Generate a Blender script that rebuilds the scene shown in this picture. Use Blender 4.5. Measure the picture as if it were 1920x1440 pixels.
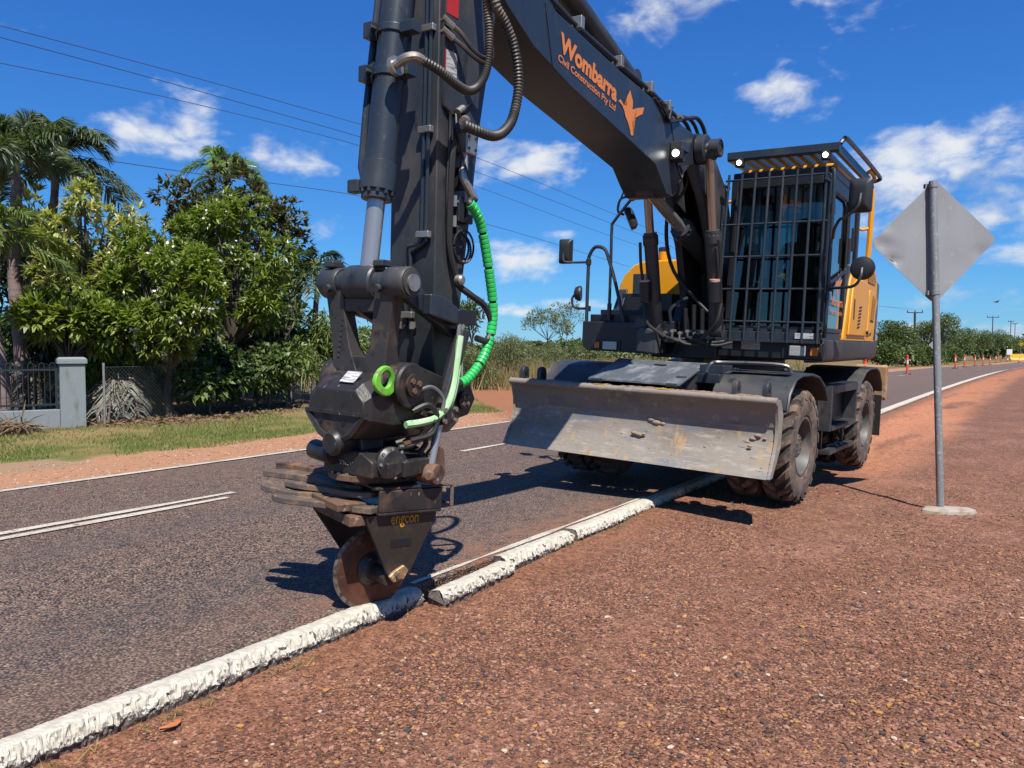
import bpy, bmesh, math, random
import numpy as np
from mathutils import Vector, Matrix, Euler
from math import sin, cos, pi, radians as rad
random.seed(7); RNG = np.random.default_rng(11)
for o in list(bpy.data.objects): bpy.data.objects.remove(o)
SC = bpy.context.scene
COL = SC.collection

# ------------------------------------------------------------------ camera
cd = bpy.data.cameras.new('camera'); cam = bpy.data.objects.new('camera', cd); COL.objects.link(cam)
cd.sensor_width = 36.0; cd.lens = 36.0 * 1442 / 1920; cd.clip_start = 0.05; cd.clip_end = 6000
CAMH = 1.38; PITCH = math.atan(65 / 1442)
cam.location = (0, 0, CAMH); cam.rotation_euler = (pi / 2 - PITCH, 0, 0)
SC.camera = cam
def pix_dir(u, v):
    fw = Vector((0, cos(PITCH), -sin(PITCH))); up = Vector((0, sin(PITCH), cos(PITCH)))
    return (fw + Vector((1, 0, 0)) * ((u - 960) / 1442) - up * ((v - 720) / 1442)).normalized()

# ------------------------------------------------------------------ sky
SUN_AZ = math.atan2(0.27, -0.963); SUN_EL = rad(58)      # azimuth from +Y towards +X
W = bpy.data.worlds.new('World'); SC.world = W; W.use_nodes = True; W.cycles.sampling_method = 'NONE'
nt = W.node_tree; nt.nodes.clear()
def N(nt, t, **k):
    n = nt.nodes.new(t)
    for a, b in k.items(): setattr(n, a, b)
    return n
def LK(nt, a, b): nt.links.new(a, b)
def MA(nt, op, a, b=None, c=None, clamp=False):
    n = N(nt, 'ShaderNodeMath', operation=op, use_clamp=clamp)
    for i, x in enumerate((a, b, c)):
        if x is None: continue
        if isinstance(x, (int, float)): n.inputs[i].default_value = x
        else: LK(nt, x, n.inputs[i])
    return n.outputs[0]
def VM(nt, op, a, b=None):
    n = N(nt, 'ShaderNodeVectorMath', operation=op)
    for i, x in enumerate((a, b)):
        if x is None: continue
        if isinstance(x, (tuple, list, Vector)): n.inputs[i].default_value = tuple(x)
        else: LK(nt, x, n.inputs[i])
    return n.outputs['Value'] if op in ('LENGTH', 'DOT_PRODUCT') else n.outputs[0]
def MR(nt, x, a, b, c=0.0, d=1.0, smooth=True):
    n = N(nt, 'ShaderNodeMapRange'); n.interpolation_type = 'SMOOTHSTEP' if smooth else 'LINEAR'
    LK(nt, x, n.inputs[0])
    for i, q in enumerate((a, b, c, d)): n.inputs[i + 1].default_value = q
    return n.outputs[0]
def MIX(nt, fac, a, b, mode='MIX'):
    n = N(nt, 'ShaderNodeMix', data_type='RGBA', blend_type=mode)
    for idx, x in ((0, fac), (6, a), (7, b)):
        if isinstance(x, (int, float)): n.inputs[idx].default_value = x
        elif isinstance(x, (tuple, list)): n.inputs[idx].default_value = tuple(x[:3]) + (1,)
        else: LK(nt, x, n.inputs[idx])
    return n.outputs[2]
sky = N(nt, 'ShaderNodeTexSky'); sky.sky_type = 'NISHITA'; sky.sun_disc = False
sky.sun_elevation = SUN_EL; sky.sun_rotation = SUN_AZ
sky.air_density = 1.0; sky.dust_density = 0.1; sky.ozone_density = 2.0; sky.altitude = 0
# camera-like colour response of the blue sky
sc_ = N(nt, 'ShaderNodeSeparateColor'); LK(nt, sky.outputs[0], sc_.inputs[0]); cc_ = N(nt, 'ShaderNodeCombineColor')
for i, (g_, p_) in enumerate(((0.37, 1.15), (0.755, 0.96), (1.19, 0.698))):
    LK(nt, MA(nt, 'MULTIPLY', MA(nt, 'POWER', MA(nt, 'MULTIPLY', sc_.outputs[i], 0.1), p_), g_ * 10), cc_.inputs[i])
SKYC = cc_.outputs[0]
tc = N(nt, 'ShaderNodeTexCoord'); DIR = tc.outputs['Generated']
# fluffy clouds: fractal noise thresholded inside soft elliptical regions of the sky
def cloud_noise(scale, detail, loc, rough=0.55):
    m = N(nt, 'ShaderNodeMapping'); LK(nt, DIR, m.inputs[0]); m.inputs['Scale'].default_value = (scale, scale, scale * 1.9); m.inputs['Location'].default_value = loc
    t = N(nt, 'ShaderNodeTexNoise'); LK(nt, m.outputs[0], t.inputs[0]); t.inputs['Scale'].default_value = 1.0
    t.inputs['Detail'].default_value = detail; t.inputs['Roughness'].default_value = rough; t.inputs['Distortion'].default_value = 0.35
    return t.outputs[0]
big = cloud_noise(9, 7, (3.1, 0.4, 1.7)); fine = cloud_noise(26, 5, (0.3, 5.2, 2.2))
CLOUDS = [(1270, 15, 130, 55, 1.0), (1550, 20, 110, 45, .62), (1480, 180, 100, 42, .75), (1375, 128, 45, 22, .5), (290, 240, 100, 52, .85), (405, 248, 70, 30, .62), (255, 200, 60, 28, .6),
 (545, 283, 78, 38, .95), (660, 262, 60, 30, .6), (1005, 312, 90, 40, 1.0), (905, 290, 70, 50, .9), (745, 300, 30, 60, .8), (985, 490, 70, 34, 1.0), (1050, 440, 40, 20, .5), (965, 583, 42, 12, .9), (1085, 570, 75, 16, .8),
 (615, 430, 40, 22, .8), (590, 590, 80, 25, .8), (1750, 300, 150, 55, .85), (1690, 370, 90, 60, 1.05), (1850, 340, 110, 62, 1.0), (1880, 390, 120, 45, 1.0), (1800, 250, 120, 30, .55), (1830, 560, 90, 40, .85), (1900, 480, 50, 22, .8), (1690, 500, 60, 26, .7),
 (1705, 625, 40, 20, .9), (1890, 625, 60, 22, .9), (1130, 620, 120, 18, .6), (1870, 580, 70, 18, .7), (700, 640, 200, 16, .5), (120, 430, 80, 30, .3)]
fld = None
for (u, v, ru, rv, g) in CLOUDS:
    c = pix_dir(u, v)
    d_ = VM(nt, 'MULTIPLY', VM(nt, 'SUBTRACT', DIR, c), (1442 / ru * .8, 350 / ru, 1442 / rv * .8))
    e = MR(nt, VM(nt, 'LENGTH', d_), 0.0, 1.7, g, 0.0)
    fld = e if fld is None else MA(nt, 'MAXIMUM', fld, e)
sep = N(nt, 'ShaderNodeSeparateXYZ'); LK(nt, DIR, sep.inputs[0])
away = MR(nt, sep.outputs['Y'], 0.45, 0.72, 1, 0)
gen = MR(nt, cloud_noise(2.6, 3, (7, 1, 4)), 0.5, 0.66, 0, 0.85)
fld = MA(nt, 'MAXIMUM', fld, MA(nt, 'MULTIPLY', gen, away))
dens = MA(nt, 'ADD', MA(nt, 'MULTIPLY', big, 1.35), MA(nt, 'MULTIPLY', fine, 0.75))
dens = MA(nt, 'ADD', dens, MA(nt, 'MULTIPLY', fld, 0.60))
mask = MR(nt, dens, 1.36, 1.86, 0, 0.97)
shade = MR(nt, big, 0.35, 0.62, 0, 1)
ccol = MIX(nt, shade, (5.6, 6.2, 7.4), (8.8, 9.1, 9.5))
skc = MIX(nt, mask, SKYC, ccol)
bg = N(nt, 'ShaderNodeBackground'); bg.inputs['Strength'].default_value = 0.052; LK(nt, skc, bg.inputs['Color'])
out = N(nt, 'ShaderNodeOutputWorld'); LK(nt, bg.outputs[0], out.inputs[0])

# ------------------------------------------------------------------ sun, exposure
sd = bpy.data.lights.new('sun', 'SUN'); sd.energy = 4.6; sd.angle = rad(0.53); sd.color = (1.0, 0.95, 0.87)
sun = bpy.data.objects.new('sun', sd); COL.objects.link(sun)
sv = Vector((sin(SUN_AZ) * cos(SUN_EL), cos(SUN_AZ) * cos(SUN_EL), sin(SUN_EL)))
sun.rotation_euler = sv.to_track_quat('Z', 'Y').to_euler(); sun.location = sv * 60
SC.view_settings.view_transform = 'Standard'; SC.view_settings.look = 'None'
SC.view_settings.exposure = 0.85; SC.view_settings.gamma = 1.0; SC.view_settings.use_curve_mapping = False
SC.render.resolution_x = 1024; SC.render.resolution_y = 768
SC.cycles.max_bounces = 8; SC.cycles.transparent_max_bounces = 24

# ------------------------------------------------------------------ helpers
class MB:
    def __init__(s): s.v = []; s.f = []; s.m = []; s.cm = 0
    def add(s, vs, fs):
        b = len(s.v); s.v += [tuple(x) for x in vs]; s.f += [tuple(b + i for i in f) for f in fs]; s.m += [s.cm] * len(fs); return s
    def mi(s, i): s.cm = i; return s
    def box(s, lo, hi, R=None, c=None):
        x0, y0, z0 = lo; x1, y1, z1 = hi
        vs = [Vector(p) for p in ((x0, y0, z0), (x1, y0, z0), (x1, y1, z0), (x0, y1, z0), (x0, y0, z1), (x1, y0, z1), (x1, y1, z1), (x0, y1, z1))]
        if R is not None:
            c = Vector(c) if c is not None else sum(vs, Vector()) / 8
            vs = [c + R @ (v - c) for v in vs]
        return s.add(vs, [(3, 2, 1, 0), (4, 5, 6, 7), (0, 1, 5, 4), (1, 2, 6, 5), (2, 3, 7, 6), (3, 0, 4, 7)])
    def prism(s, prof, ax, a, b):
        # prof: 2-D outline in the two remaining axes (cyclic order x,y,z without ax), extruded a..b along ax
        n = len(prof); P = []
        for t in (a, b):
            for p in prof:
                q = [0, 0, 0]; q[ax] = t
                o = [i for i in range(3) if i != ax]; q[o[0]], q[o[1]] = p; P.append(q)
        ar = sum(prof[i][0] * prof[(i + 1) % n][1] - prof[(i + 1) % n][0] * prof[i][1] for i in range(n))
        flip = (ar > 0) != (ax != 1)
        flip = flip != (b < a)
        lo = list(range(n)); hi = list(range(n, 2 * n)); fs = []
        if not flip: fs = [tuple(reversed(lo)), tuple(hi)] + [(i, (i + 1) % n, n + (i + 1) % n, n + i) for i in range(n)]
        else: fs = [tuple(lo), tuple(reversed(hi))] + [(n + i, n + (i + 1) % n, (i + 1) % n, i) for i in range(n)]
        return s.add(P, fs)
    def cyl(s, p0, p1, r0, r1=None, n=14, caps=True):
        return s.tube([p0, p1], [r0, r0 if r1 is None else r1], n, caps)
    def tube(s, path, r, n=8, caps=True, closed=False):
        P = [Vector(p) for p in path]; k = len(P); rr = r if isinstance(r, (list, tuple)) else [r] * k
        tang = []
        for i in range(k):
            if closed: t = P[(i + 1) % k] - P[i - 1]
            else: t = P[min(i + 1, k - 1)] - P[max(i - 1, 0)]
            tang.append(t.normalized() if t.length > 1e-9 else Vector((0, 0, 1)))
        a = tang[0].orthogonal().normalized(); vs = []
        for i in range(k):
            a = (a - tang[i] * a.dot(tang[i]))
            a = a.normalized() if a.length > 1e-6 else tang[i].orthogonal().normalized()
            b = tang[i].cross(a)
            for j in range(n):
                th = 2 * pi * j / n; vs.append(P[i] + (a * cos(th) + b * sin(th)) * rr[i])
        fs = []
        for i in range(k if closed else k - 1):
            for j in range(n):
                i2 = (i + 1) % k
                fs.append((i * n + j, i * n + (j + 1) % n, i2 * n + (j + 1) % n, i2 * n + j))
        if caps and not closed:
            fs.append(tuple(reversed(range(n)))); fs.append(tuple((k - 1) * n + j for j in range(n)))
        return s.add(vs, fs)
    def lathe(s, prof, org, axis, n=32, ref=None, caps=True):
        # prof: (radius, offset along axis); closed surface of revolution
        ax = Vector(axis).normalized(); a = ax.orthogonal().normalized() if ref is None else Vector(ref); b = ax.cross(a); o = Vector(org); vs = []
        for (r, h) in prof:
            for j in range(n):
                th = 2 * pi * j / n; vs.append(o + ax * h + (a * cos(th) + b * sin(th)) * r)
        k = len(prof)
        fs = [(i * n + j, i * n + (j + 1) % n, (i + 1) * n + (j + 1) % n, (i + 1) * n + j) for i in range(k - 1) for j in range(n)]
        if caps and prof[0][0] > 1e-6: fs.append(tuple(reversed(range(n))))
        if caps and prof[-1][0] > 1e-6: fs.append(tuple((k - 1) * n + j for j in range(n)))
        return s.add(vs, fs)
    def ball(s, c, r, n=8):
        r = (r, r, r) if isinstance(r, (int, float)) else r; vs = []; fs = []
        for i in range(n + 1):
            for j in range(2 * n):
                th = pi * i / n; ph = pi * j / n
                vs.append((c[0] + r[0] * sin(th) * cos(ph), c[1] + r[1] * sin(th) * sin(ph), c[2] + r[2] * cos(th)))
        m = 2 * n
        for i in range(n):
            for j in range(m): fs.append((i * m + j, (i + 1) * m + j, (i + 1) * m + (j + 1) % m, i * m + (j + 1) % m))
        return s.add(vs, fs)
    def loft(s, secs, cap=True):
        n = len(secs[0]); vs = [p for q in secs for p in q]
        fs = [(i * n + j, i * n + (j + 1) % n, (i + 1) * n + (j + 1) % n, (i + 1) * n + j) for i in range(len(secs) - 1) for j in range(n)]
        if cap: fs += [tuple(reversed(range(n))), tuple((len(secs) - 1) * n + j for j in range(n))]
        return s.add(vs, fs)
    def build(s, name, mat, parent=None, bevel=0.0, seg=2, sharp=35, fix=True, rz=0.0, flat=False):
        me = bpy.data.meshes.new(name)
        off = Vector(parent['_off']) if parent is not None and '_off' in parent else Vector((0, 0, 0))
        vs = [(x - off.x, y - off.y, z - off.z) for x, y, z in s.v]
        me.from_pydata(vs, [], s.f)
        mats = mat if isinstance(mat, (list, tuple)) else [mat]
        for m in mats: me.materials.append(m)
        if len(mats) > 1: me.polygons.foreach_set('material_index', s.m)
        if fix:
            bm = bmesh.new(); bm.from_mesh(me); bmesh.ops.recalc_face_normals(bm, faces=bm.faces); bm.to_mesh(me); bm.free()
        if not flat:
            me.polygons.foreach_set('use_smooth', [True] * len(me.polygons)); me.set_sharp_from_angle(angle=rad(sharp))
        me.update()
        return link(name, me, parent, bevel, seg, rz)
def link(name, me, parent=None, bevel=0.0, seg=2, rz=0.0):
    o = bpy.data.objects.new(name, me); COL.objects.link(o)
    if parent is not None:
        o.parent = parent
        if '_off' in parent: o['_off'] = parent['_off']
    if rz: o.rotation_euler = (0, 0, rz)
    if bevel:
        b = o.modifiers.new('bevel', 'BEVEL'); b.width = bevel; b.segments = seg; b.limit_method = 'ANGLE'; b.angle_limit = rad(40); b.harden_normals = True
    return o
def np_mesh(name, V, F, mat, parent=None, smooth=False, mi=None):
    V = np.asarray(V, np.float32); F = np.asarray(F, np.int32); k = F.shape[1]
    me = bpy.data.meshes.new(name); me.vertices.add(len(V)); me.vertices.foreach_set('co', V.ravel())
    me.loops.add(F.size); me.loops.foreach_set('vertex_index', F.ravel())
    me.polygons.add(len(F)); me.polygons.foreach_set('loop_start', np.arange(0, F.size, k, dtype=np.int32))
    for m in (mat if isinstance(mat, (list, tuple)) else [mat]): me.materials.append(m)
    if mi is not None: me.polygons.foreach_set('material_index', np.asarray(mi, np.int32))
    me.polygons.foreach_set('use_smooth', np.full(len(F), smooth)); me.update(calc_edges=True); me.validate()
    return link(name, me, parent)
def tag(o, label=None, cat=None, group=None, kind=None):
    if label: o['label'] = label
    if cat: o['category'] = cat
    if group: o['group'] = group
    if kind: o['kind'] = kind
    return o
def empty(name, loc=(0, 0, 0), rz=0.0, M=None):
    o = bpy.data.objects.new(name, None); COL.objects.link(o); o.empty_display_size = 0.2
    if M is not None: o.matrix_world = M
    else: o.location = loc; o.rotation_euler = (0, 0, rz)
    return o
def copy_tree(o, parent=None):
    c = o.copy(); COL.objects.link(c)
    if parent is not None: c.parent = parent
    for ch in list(o.children): copy_tree(ch, c)
    return c
def arc(c, r, a0, a1, n, ax=1):
    # arc points in the plane perpendicular to axis ax (angles in degrees)
    P = []
    for i in range(n + 1):
        t = rad(a0 + (a1 - a0) * i / n); q = [c[0], c[1], c[2]]; o = [i_ for i_ in range(3) if i_ != ax]
        q[o[0]] += r * cos(t); q[o[1]] += r * sin(t); P.append(tuple(q))
    return P
def spline(P, k=8):
    # Catmull-Rom through points
    P = [Vector(p) for p in P]; Q = [2 * P[0] - P[1]] + P + [2 * P[-1] - P[-2]]; out = []
    for i in range(1, len(Q) - 2):
        for j in range(k):
            t = j / k; a, b, c, d = Q[i - 1], Q[i], Q[i + 1], Q[i + 2]
            out.append(0.5 * ((2 * b) + (c - a) * t + (2 * a - 5 * b + 4 * c - d) * t * t + (3 * b - a - 3 * c + d) * t ** 3))
    out.append(P[-1]); return out

# ------------------------------------------------------------------ materials
ALB = 0.68                      # overall albedo trim of painted and natural surfaces
KEEP = ('slate', 'black', 'worn', 'rust', 'scraped', 'dusty_blade', 'hatch', 'tyre', 'valve', 'chrome', 'dull', 'zinc', 'galvan', 'dry_mud')
def mat(name, base, rough=0.5, metal=0.0, layers=(), bump=None, spec=0.5, coat=0.0, coords='Object', bumps=()):
    """base colour, then layers (colour, noise scale, lo, hi, detail[, stretch]) blended on by thresholded noise"""
    if not any(k in name for k in KEEP): base = tuple(x * ALB for x in base); layers = [(tuple(x * ALB for x in L[0]),) + tuple(L[1:]) for L in layers]
    m = bpy.data.materials.new(name); m.use_nodes = True; t = m.node_tree; b = t.nodes['Principled BSDF']
    b.inputs['Roughness'].default_value = rough; b.inputs['Metallic'].default_value = metal; b.inputs['Specular IOR Level'].default_value = spec
    b.inputs['Coat Weight'].default_value = coat
    co = N(t, 'ShaderNodeTexCoord').outputs[coords]
    def noise(scale, detail, stretch=(1, 1, 1), off=0.0):
        mp = N(t, 'ShaderNodeMapping'); LK(t, co, mp.inputs[0]); mp.inputs['Scale'].default_value = stretch; mp.inputs['Location'].default_value = (off, off * 1.7, off * .6)
        q = N(t, 'ShaderNodeTexNoise'); LK(t, mp.outputs[0], q.inputs[0]); q.inputs['Scale'].default_value = scale; q.inputs['Detail'].default_value = detail; q.inputs['Roughness'].default_value = 0.6
        return q.outputs[0]
    c = tuple(base) + (1,); cur = None; r_out = None
    for i, L in enumerate(layers):
        col, sc, lo, hi, det = L[:5]; st = L[5] if len(L) > 5 and L[5] else (1, 1, 1)
        f = MR(t, noise(sc, det, st, 3.1 * i + 1), lo, hi)
        if len(L) > 7: f = MA(t, 'MULTIPLY', f, L[7])
        cur = MIX(t, f, cur if cur is not None else tuple(base), col)
        if len(L) > 6 and L[6] is not None:
            r_out = MA(t, 'ADD', r_out if r_out is not None else rough, MA(t, 'MULTIPLY', f, L[6] - rough), clamp=True)
    if cur is not None: LK(t, cur, b.inputs['Base Color'])
    else: b.inputs['Base Color'].default_value = c
    if r_out is not None: LK(t, r_out, b.inputs['Roughness'])
    nrm = None
    for (sc, strength, det) in ([bump] if bump else []) + list(bumps):
        bp = N(t, 'ShaderNodeBump'); bp.inputs['Strength'].default_value = strength; bp.inputs['Distance'].default_value = 0.01
        LK(t, noise(sc, det, off=9.3), bp.inputs['Height'])
        if nrm is not None: LK(t, nrm, bp.inputs['Normal'])
        nrm = bp.outputs[0]
    if nrm is not None: LK(t, nrm, b.inputs['Normal'])
    return m
def emis(name, col, s):
    m = bpy.data.materials.new(name); m.use_nodes = True; b = m.node_tree.nodes['Principled BSDF']
    b.inputs['Base Color'].default_value = tuple(col) + (1,); b.inputs['Emission Color'].default_value = tuple(col) + (1,); b.inputs['Emission Strength'].default_value = s; return m
def glass(name, tint, gloss=0.06, r=0.02):
    m = bpy.data.materials.new(name); m.use_nodes = True; t = m.node_tree; t.nodes.clear()
    tr = N(t, 'ShaderNodeBsdfTransparent'); tr.inputs[0].default_value = tuple(tint) + (1,)
    gl = N(t, 'ShaderNodeBsdfGlossy'); gl.inputs['Roughness'].default_value = r; gl.inputs[0].default_value = (1, 1, 1, 1)
    fr = N(t, 'ShaderNodeFresnel'); fr.inputs[0].default_value = 1.5
    mx = N(t, 'ShaderNodeMixShader'); LK(t, MA(t, 'ADD', MA(t, 'MULTIPLY', fr.outputs[0], 1.15), gloss, clamp=True), mx.inputs[0]); LK(t, tr.outputs[0], mx.inputs[1]); LK(t, gl.outputs[0], mx.inputs[2])
    o = N(t, 'ShaderNodeOutputMaterial'); LK(t, mx.outputs[0], o.inputs[0]); return m
def leafmat(name, cols, rough=0.45, trans=0.35, dead=None):
    m = bpy.data.materials.new(name); m.use_nodes = True; t = m.node_tree; t.nodes.clear()
    g = N(t, 'ShaderNodeNewGeometry'); rp = N(t, 'ShaderNodeValToRGB'); LK(t, g.outputs['Random Per Island'], rp.inputs[0])
    e = rp.color_ramp.elements; cols = [tuple(x * .8 for x in c) for c in cols]; e[0].position = 0; e[0].color = tuple(cols[0]) + (1,); e[1].position = 1; e[1].color = tuple(cols[-1]) + (1,)
    for i, c in enumerate(cols[1:-1]): q = e.new((i + 1) / (len(cols) - 1)); q.color = tuple(c) + (1,)
    p = N(t, 'ShaderNodeBsdfPrincipled'); LK(t, rp.outputs[0], p.inputs['Base Color']); p.inputs['Roughness'].default_value = rough
    tl = N(t, 'ShaderNodeBsdfTranslucent'); LK(t, MIX(t, 0.5, rp.outputs[0], (0.35, 0.5, 0.04), 'MULTIPLY'), tl.inputs[0])
    tm = MIX(t, 1.0, rp.outputs[0], (1.0, 1.15, 0.45), 'MULTIPLY'); LK(t, tm, tl.inputs[0])
    mx = N(t, 'ShaderNodeMixShader'); mx.inputs[0].default_value = trans; LK(t, p.outputs[0], mx.inputs[1]); LK(t, tl.outputs[0], mx.inputs[2])
    o = N(t, 'ShaderNodeOutputMaterial'); LK(t, mx.outputs[0], o.inputs[0]); return m

M = {}
M['slate'] = mat('slate_paint', (0.019, 0.026, 0.035), 0.34, 0.0, [((0.085, 0.07, 0.056), 1.9, 0.5, 0.8, 8, (1, 1, .5), 0.7, .5), ((0.05, 0.048, 0.046), 26, 0.6, 0.72, 5, (1, 1, .35), 0.6, .7), ((0.008, 0.009, 0.011), 7, 0.58, 0.72, 6, (1, 1, .3), 0.25, .7), ((0.16, 0.13, 0.10), 90, 0.66, 0.74, 3, None, .7, .6)], bump=(3, 0.04, 3))
M['slate2'] = mat('slate_paint_dusty', (0.024, 0.028, 0.033), 0.45, 0.0, [((0.105, 0.083, 0.066), 2.2, 0.44, 0.8, 8, (1, 1, .6), 0.8, .6), ((0.012, 0.012, 0.013), 9, 0.56, 0.72, 6, (1, 1, .35), 0.4), ((0.18, 0.145, 0.115), 80, 0.65, 0.74, 4, None, .8, .6)], bump=(5, 0.06, 4))
M['black'] = mat('black_paint', (0.009, 0.010, 0.013), 0.42, 0.0, [((0.026, 0.023, 0.021), 2.5, 0.5, 0.85, 5, None, 0.75, .6)])
M['plastic'] = mat('black_plastic', (0.012, 0.012, 0.013), 0.5, 0.0, bump=(60, 0.08, 2))
M['rubber'] = mat('black_rubber_hose', (0.014, 0.013, 0.012), 0.55)
M['corr'] = mat('dusty_corrugated_hose', (0.035, 0.03, 0.026), 0.5, 0.0, [((0.2, 0.16, 0.12), 3, 0.45, 0.75, 4, None, 0.7)])
M['steel'] = mat('zinc_steel', (0.42, 0.4, 0.36), 0.38, 0.85, [((0.2, 0.17, 0.13), 8, 0.45, 0.7, 4, None, 0.6)])
M['chrome'] = mat('chrome_rod', (0.40, 0.37, 0.34), 0.24, 0.7)
M['dullrod'] = mat('dull_chrome_rod', (0.42, 0.33, 0.28), 0.3, 0.9)
M['yellow'] = mat('yellow_paint', (0.86, 0.37, 0.012), 0.42, 0.0, [((0.70, 0.31, 0.03), 1.4, 0.5, 0.8, 5, None, 0.6, .6)], spec=.35)
M['orange'] = mat('orange_vinyl', (0.85, 0.26, 0.05), 0.5)
M['gold'] = mat('gold_lettering', (0.62, 0.30, 0.02), 0.55, 0.0, [((0.3, 0.14, 0.02), 40, 0.5, 0.7, 3)])
M['plate'] = mat('grimy_black_plate', (0.02, 0.015, 0.012), 0.5, 0.0, [((0.05, 0.03, 0.02), 6, 0.5, 0.75, 6, None, .7), ((0.1, 0.07, 0.05), 30, .66, .76, 5, (1, 1, .4), .5)], bump=(30, .12, 4))
M['white'] = mat('white_vinyl', (0.72, 0.72, 0.7), 0.5)
M['decal'] = mat('printed_white_decal', (0.62, 0.62, 0.6), 0.5, 0.0, [((0.25, 0.25, 0.26), 45, 0.5, 0.62, 2, (.3, .3, 3))])
M['warn'] = mat('yellow_warning_decal', (0.85, 0.55, 0.0), 0.5)
M['red'] = mat('red_paint', (0.55, 0.03, 0.03), 0.45)
M['green'] = mat('green_spiral_guard', (0.03, 0.62, 0.13), 0.38, 0.0, [((0.06, 0.4, 0.12), 6, 0.5, 0.75, 3, None, 0.5, .6)])
M['greenold'] = mat('worn_green_sleeve', (0.26, 0.48, 0.22), 0.6, 0.0, [((0.40, 0.52, 0.36), 4, 0.4, 0.7, 4), ((0.05, 0.07, 0.03), 14, 0.58, 0.7, 4)])
M['greenpaint'] = mat('scuffed_green_paint', (0.20, 0.62, 0.05), 0.5, 0.0, [((0.3, 0.22, 0.12), 14, 0.54, 0.62, 6, None, 0.8), ((.06, .25, .03), 6, .5, .7, 4)])
M['worn'] = mat('worn_black_steel', (0.022, 0.02, 0.0195), 0.42, 0.1, [((0.07, 0.042, 0.028), 5, 0.5, 0.7, 7, None, 0.75), ((0.22, 0.18, 0.145), 30, 0.64, 0.74, 6, (1, 1, .5), 0.45), ((0.012, 0.011, 0.01), 11, 0.5, 0.7, 4, None, 0.4)], bump=(35, 0.15, 4))
M['rust'] = mat('rusty_steel', (0.13, 0.07, 0.042), 0.7, 0.1, [((0.035, 0.024, 0.018), 7, 0.45, 0.62, 6, None, 0.6), ((0.30, 0.15, 0.07), 12, 0.57, 0.75, 6, None, 0.85), ((0.32, 0.27, 0.22), 28, 0.64, 0.76, 4, None, 0.45)], bump=(40, 0.25, 5))
M['claw'] = mat('scraped_claw_steel', (0.075, 0.06, 0.05), 0.62, 0.0, [((0.17, 0.105, 0.062), 11, 0.44, 0.66, 8, None, 0.75), ((0.34, 0.26, 0.18), 55, 0.6, 0.74, 6, None, 0.5)], bump=(40, 0.3, 5))
M['disc'] = mat('rusty_disc', (0.11, 0.042, 0.022), 0.55, 0.2, [((0.04, 0.018, 0.012), 5, 0.42, 0.66, 5, None, 0.5), ((0.22, 0.10, 0.05), 14, 0.58, 0.75, 5, None, 0.8)], bump=(50, 0.12, 4))
M['discedge'] = mat('ground_disc_edge', (0.26, 0.23, 0.2), 0.45, 0.6, [((0.1, 0.07, 0.05), 30, 0.45, 0.6, 4)])
M['blade'] = mat('scraped_blade_steel', (0.225, 0.195, 0.16), 0.55, 0.0, [((0.15, 0.125, 0.10), 2.5, 0.4, 0.66, 6, (1, .4, 1), 0.7), ((0.13, 0.15, 0.17), 3.5, 0.56, 0.7, 8, (1, .6, 2), 0.5), ((0.33, 0.29, 0.24), 8, 0.52, 0.75, 8, (1, .6, 2.4), 0.5), ((0.34, 0.21, 0.09), 7, 0.56, 0.72, 10, (1, 1.6, .35), 0.7), ((0.30, 0.28, 0.25), 40, 0.58, 0.68, 5, (1, .25, 3), 0.4), ((.08, .075, .07), 30, .64, .7, 4, (1, .5, 2))], bump=(24, 0.12, 5))
M['bladetop'] = mat('dusty_blade_upper', (0.19, 0.16, 0.13), 0.75, 0.0, [((0.09, 0.09, 0.09), 4, 0.5, 0.75, 6, (1, .5, 1), 0.5), ((0.27, 0.22, 0.17), 12, 0.55, 0.7, 5)], bump=(40, 0.35, 5))
M['tyre'] = mat('dusty_tyre_rubber', (0.032, 0.028, 0.026), 0.8, 0.0, [((0.14, 0.093, 0.066), 5, 0.34, 0.66, 6, None, 0.95), ((0.2, 0.14, 0.1), 22, 0.5, 0.75, 4, None, 0.95)], bump=(50, 0.15, 4))
M['groove'] = mat('tyre_groove_rubber', (0.025, 0.021, 0.019), 0.85, 0.0, [((0.09, 0.06, 0.045), 9, 0.45, 0.8, 5)])
M['rim'] = mat('grey_rim_paint', (0.10, 0.10, 0.098), 0.55, 0.1, [((0.24, 0.17, 0.12), 6, 0.48, 0.72, 5, None, 0.9)])
M['dirt'] = mat('caked_dirt', (0.36, 0.22, 0.15), 0.95, 0.0, [((0.25, 0.13, 0.08), 20, 0.4, 0.7, 4)], bump=(60, 0.5, 4))
M['pad'] = mat('scraped_outrigger_pad', (0.30, 0.17, 0.08), 0.7, 0.1, [((0.5, 0.4, 0.28), 10, 0.55, 0.68, 6, (1, 1, .4)), ((0.1, 0.06, 0.035), 8, 0.52, 0.7, 5)], bump=(30, 0.3, 4))
M['glass'] = glass('tinted_cab_glass', (0.50, 0.57, 0.56), 0.02)
M['dglass'] = glass('dark_side_glass', (0.10, 0.13, 0.14), 0.10)
M['lens'] = mat('headlight_lens', (0.55, 0.56, 0.56), 0.12, 0.3, bump=(70, 0.3, 1))
M['amber'] = mat('amber_lens', (0.75, 0.22, 0.01), 0.18)
M['led'] = emis('lit_led', (1.0, 0.98, 0.92), 5.0)
M['grille'] = mat('dark_grille', (0.01, 0.01, 0.01), 0.6)
M['seat'] = mat('cab_seat_fabric', (0.09, 0.10, 0.11), 0.85)
M['galv'] = mat('galvanised_steel', (0.25, 0.255, 0.25), 0.4, 0.35, [((0.2, 0.2, 0.2), 12, 0.4, 0.7, 5, (1, 1, .3), 0.55), ((0.42, 0.43, 0.43), 40, 0.55, 0.7, 3)])
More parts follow.
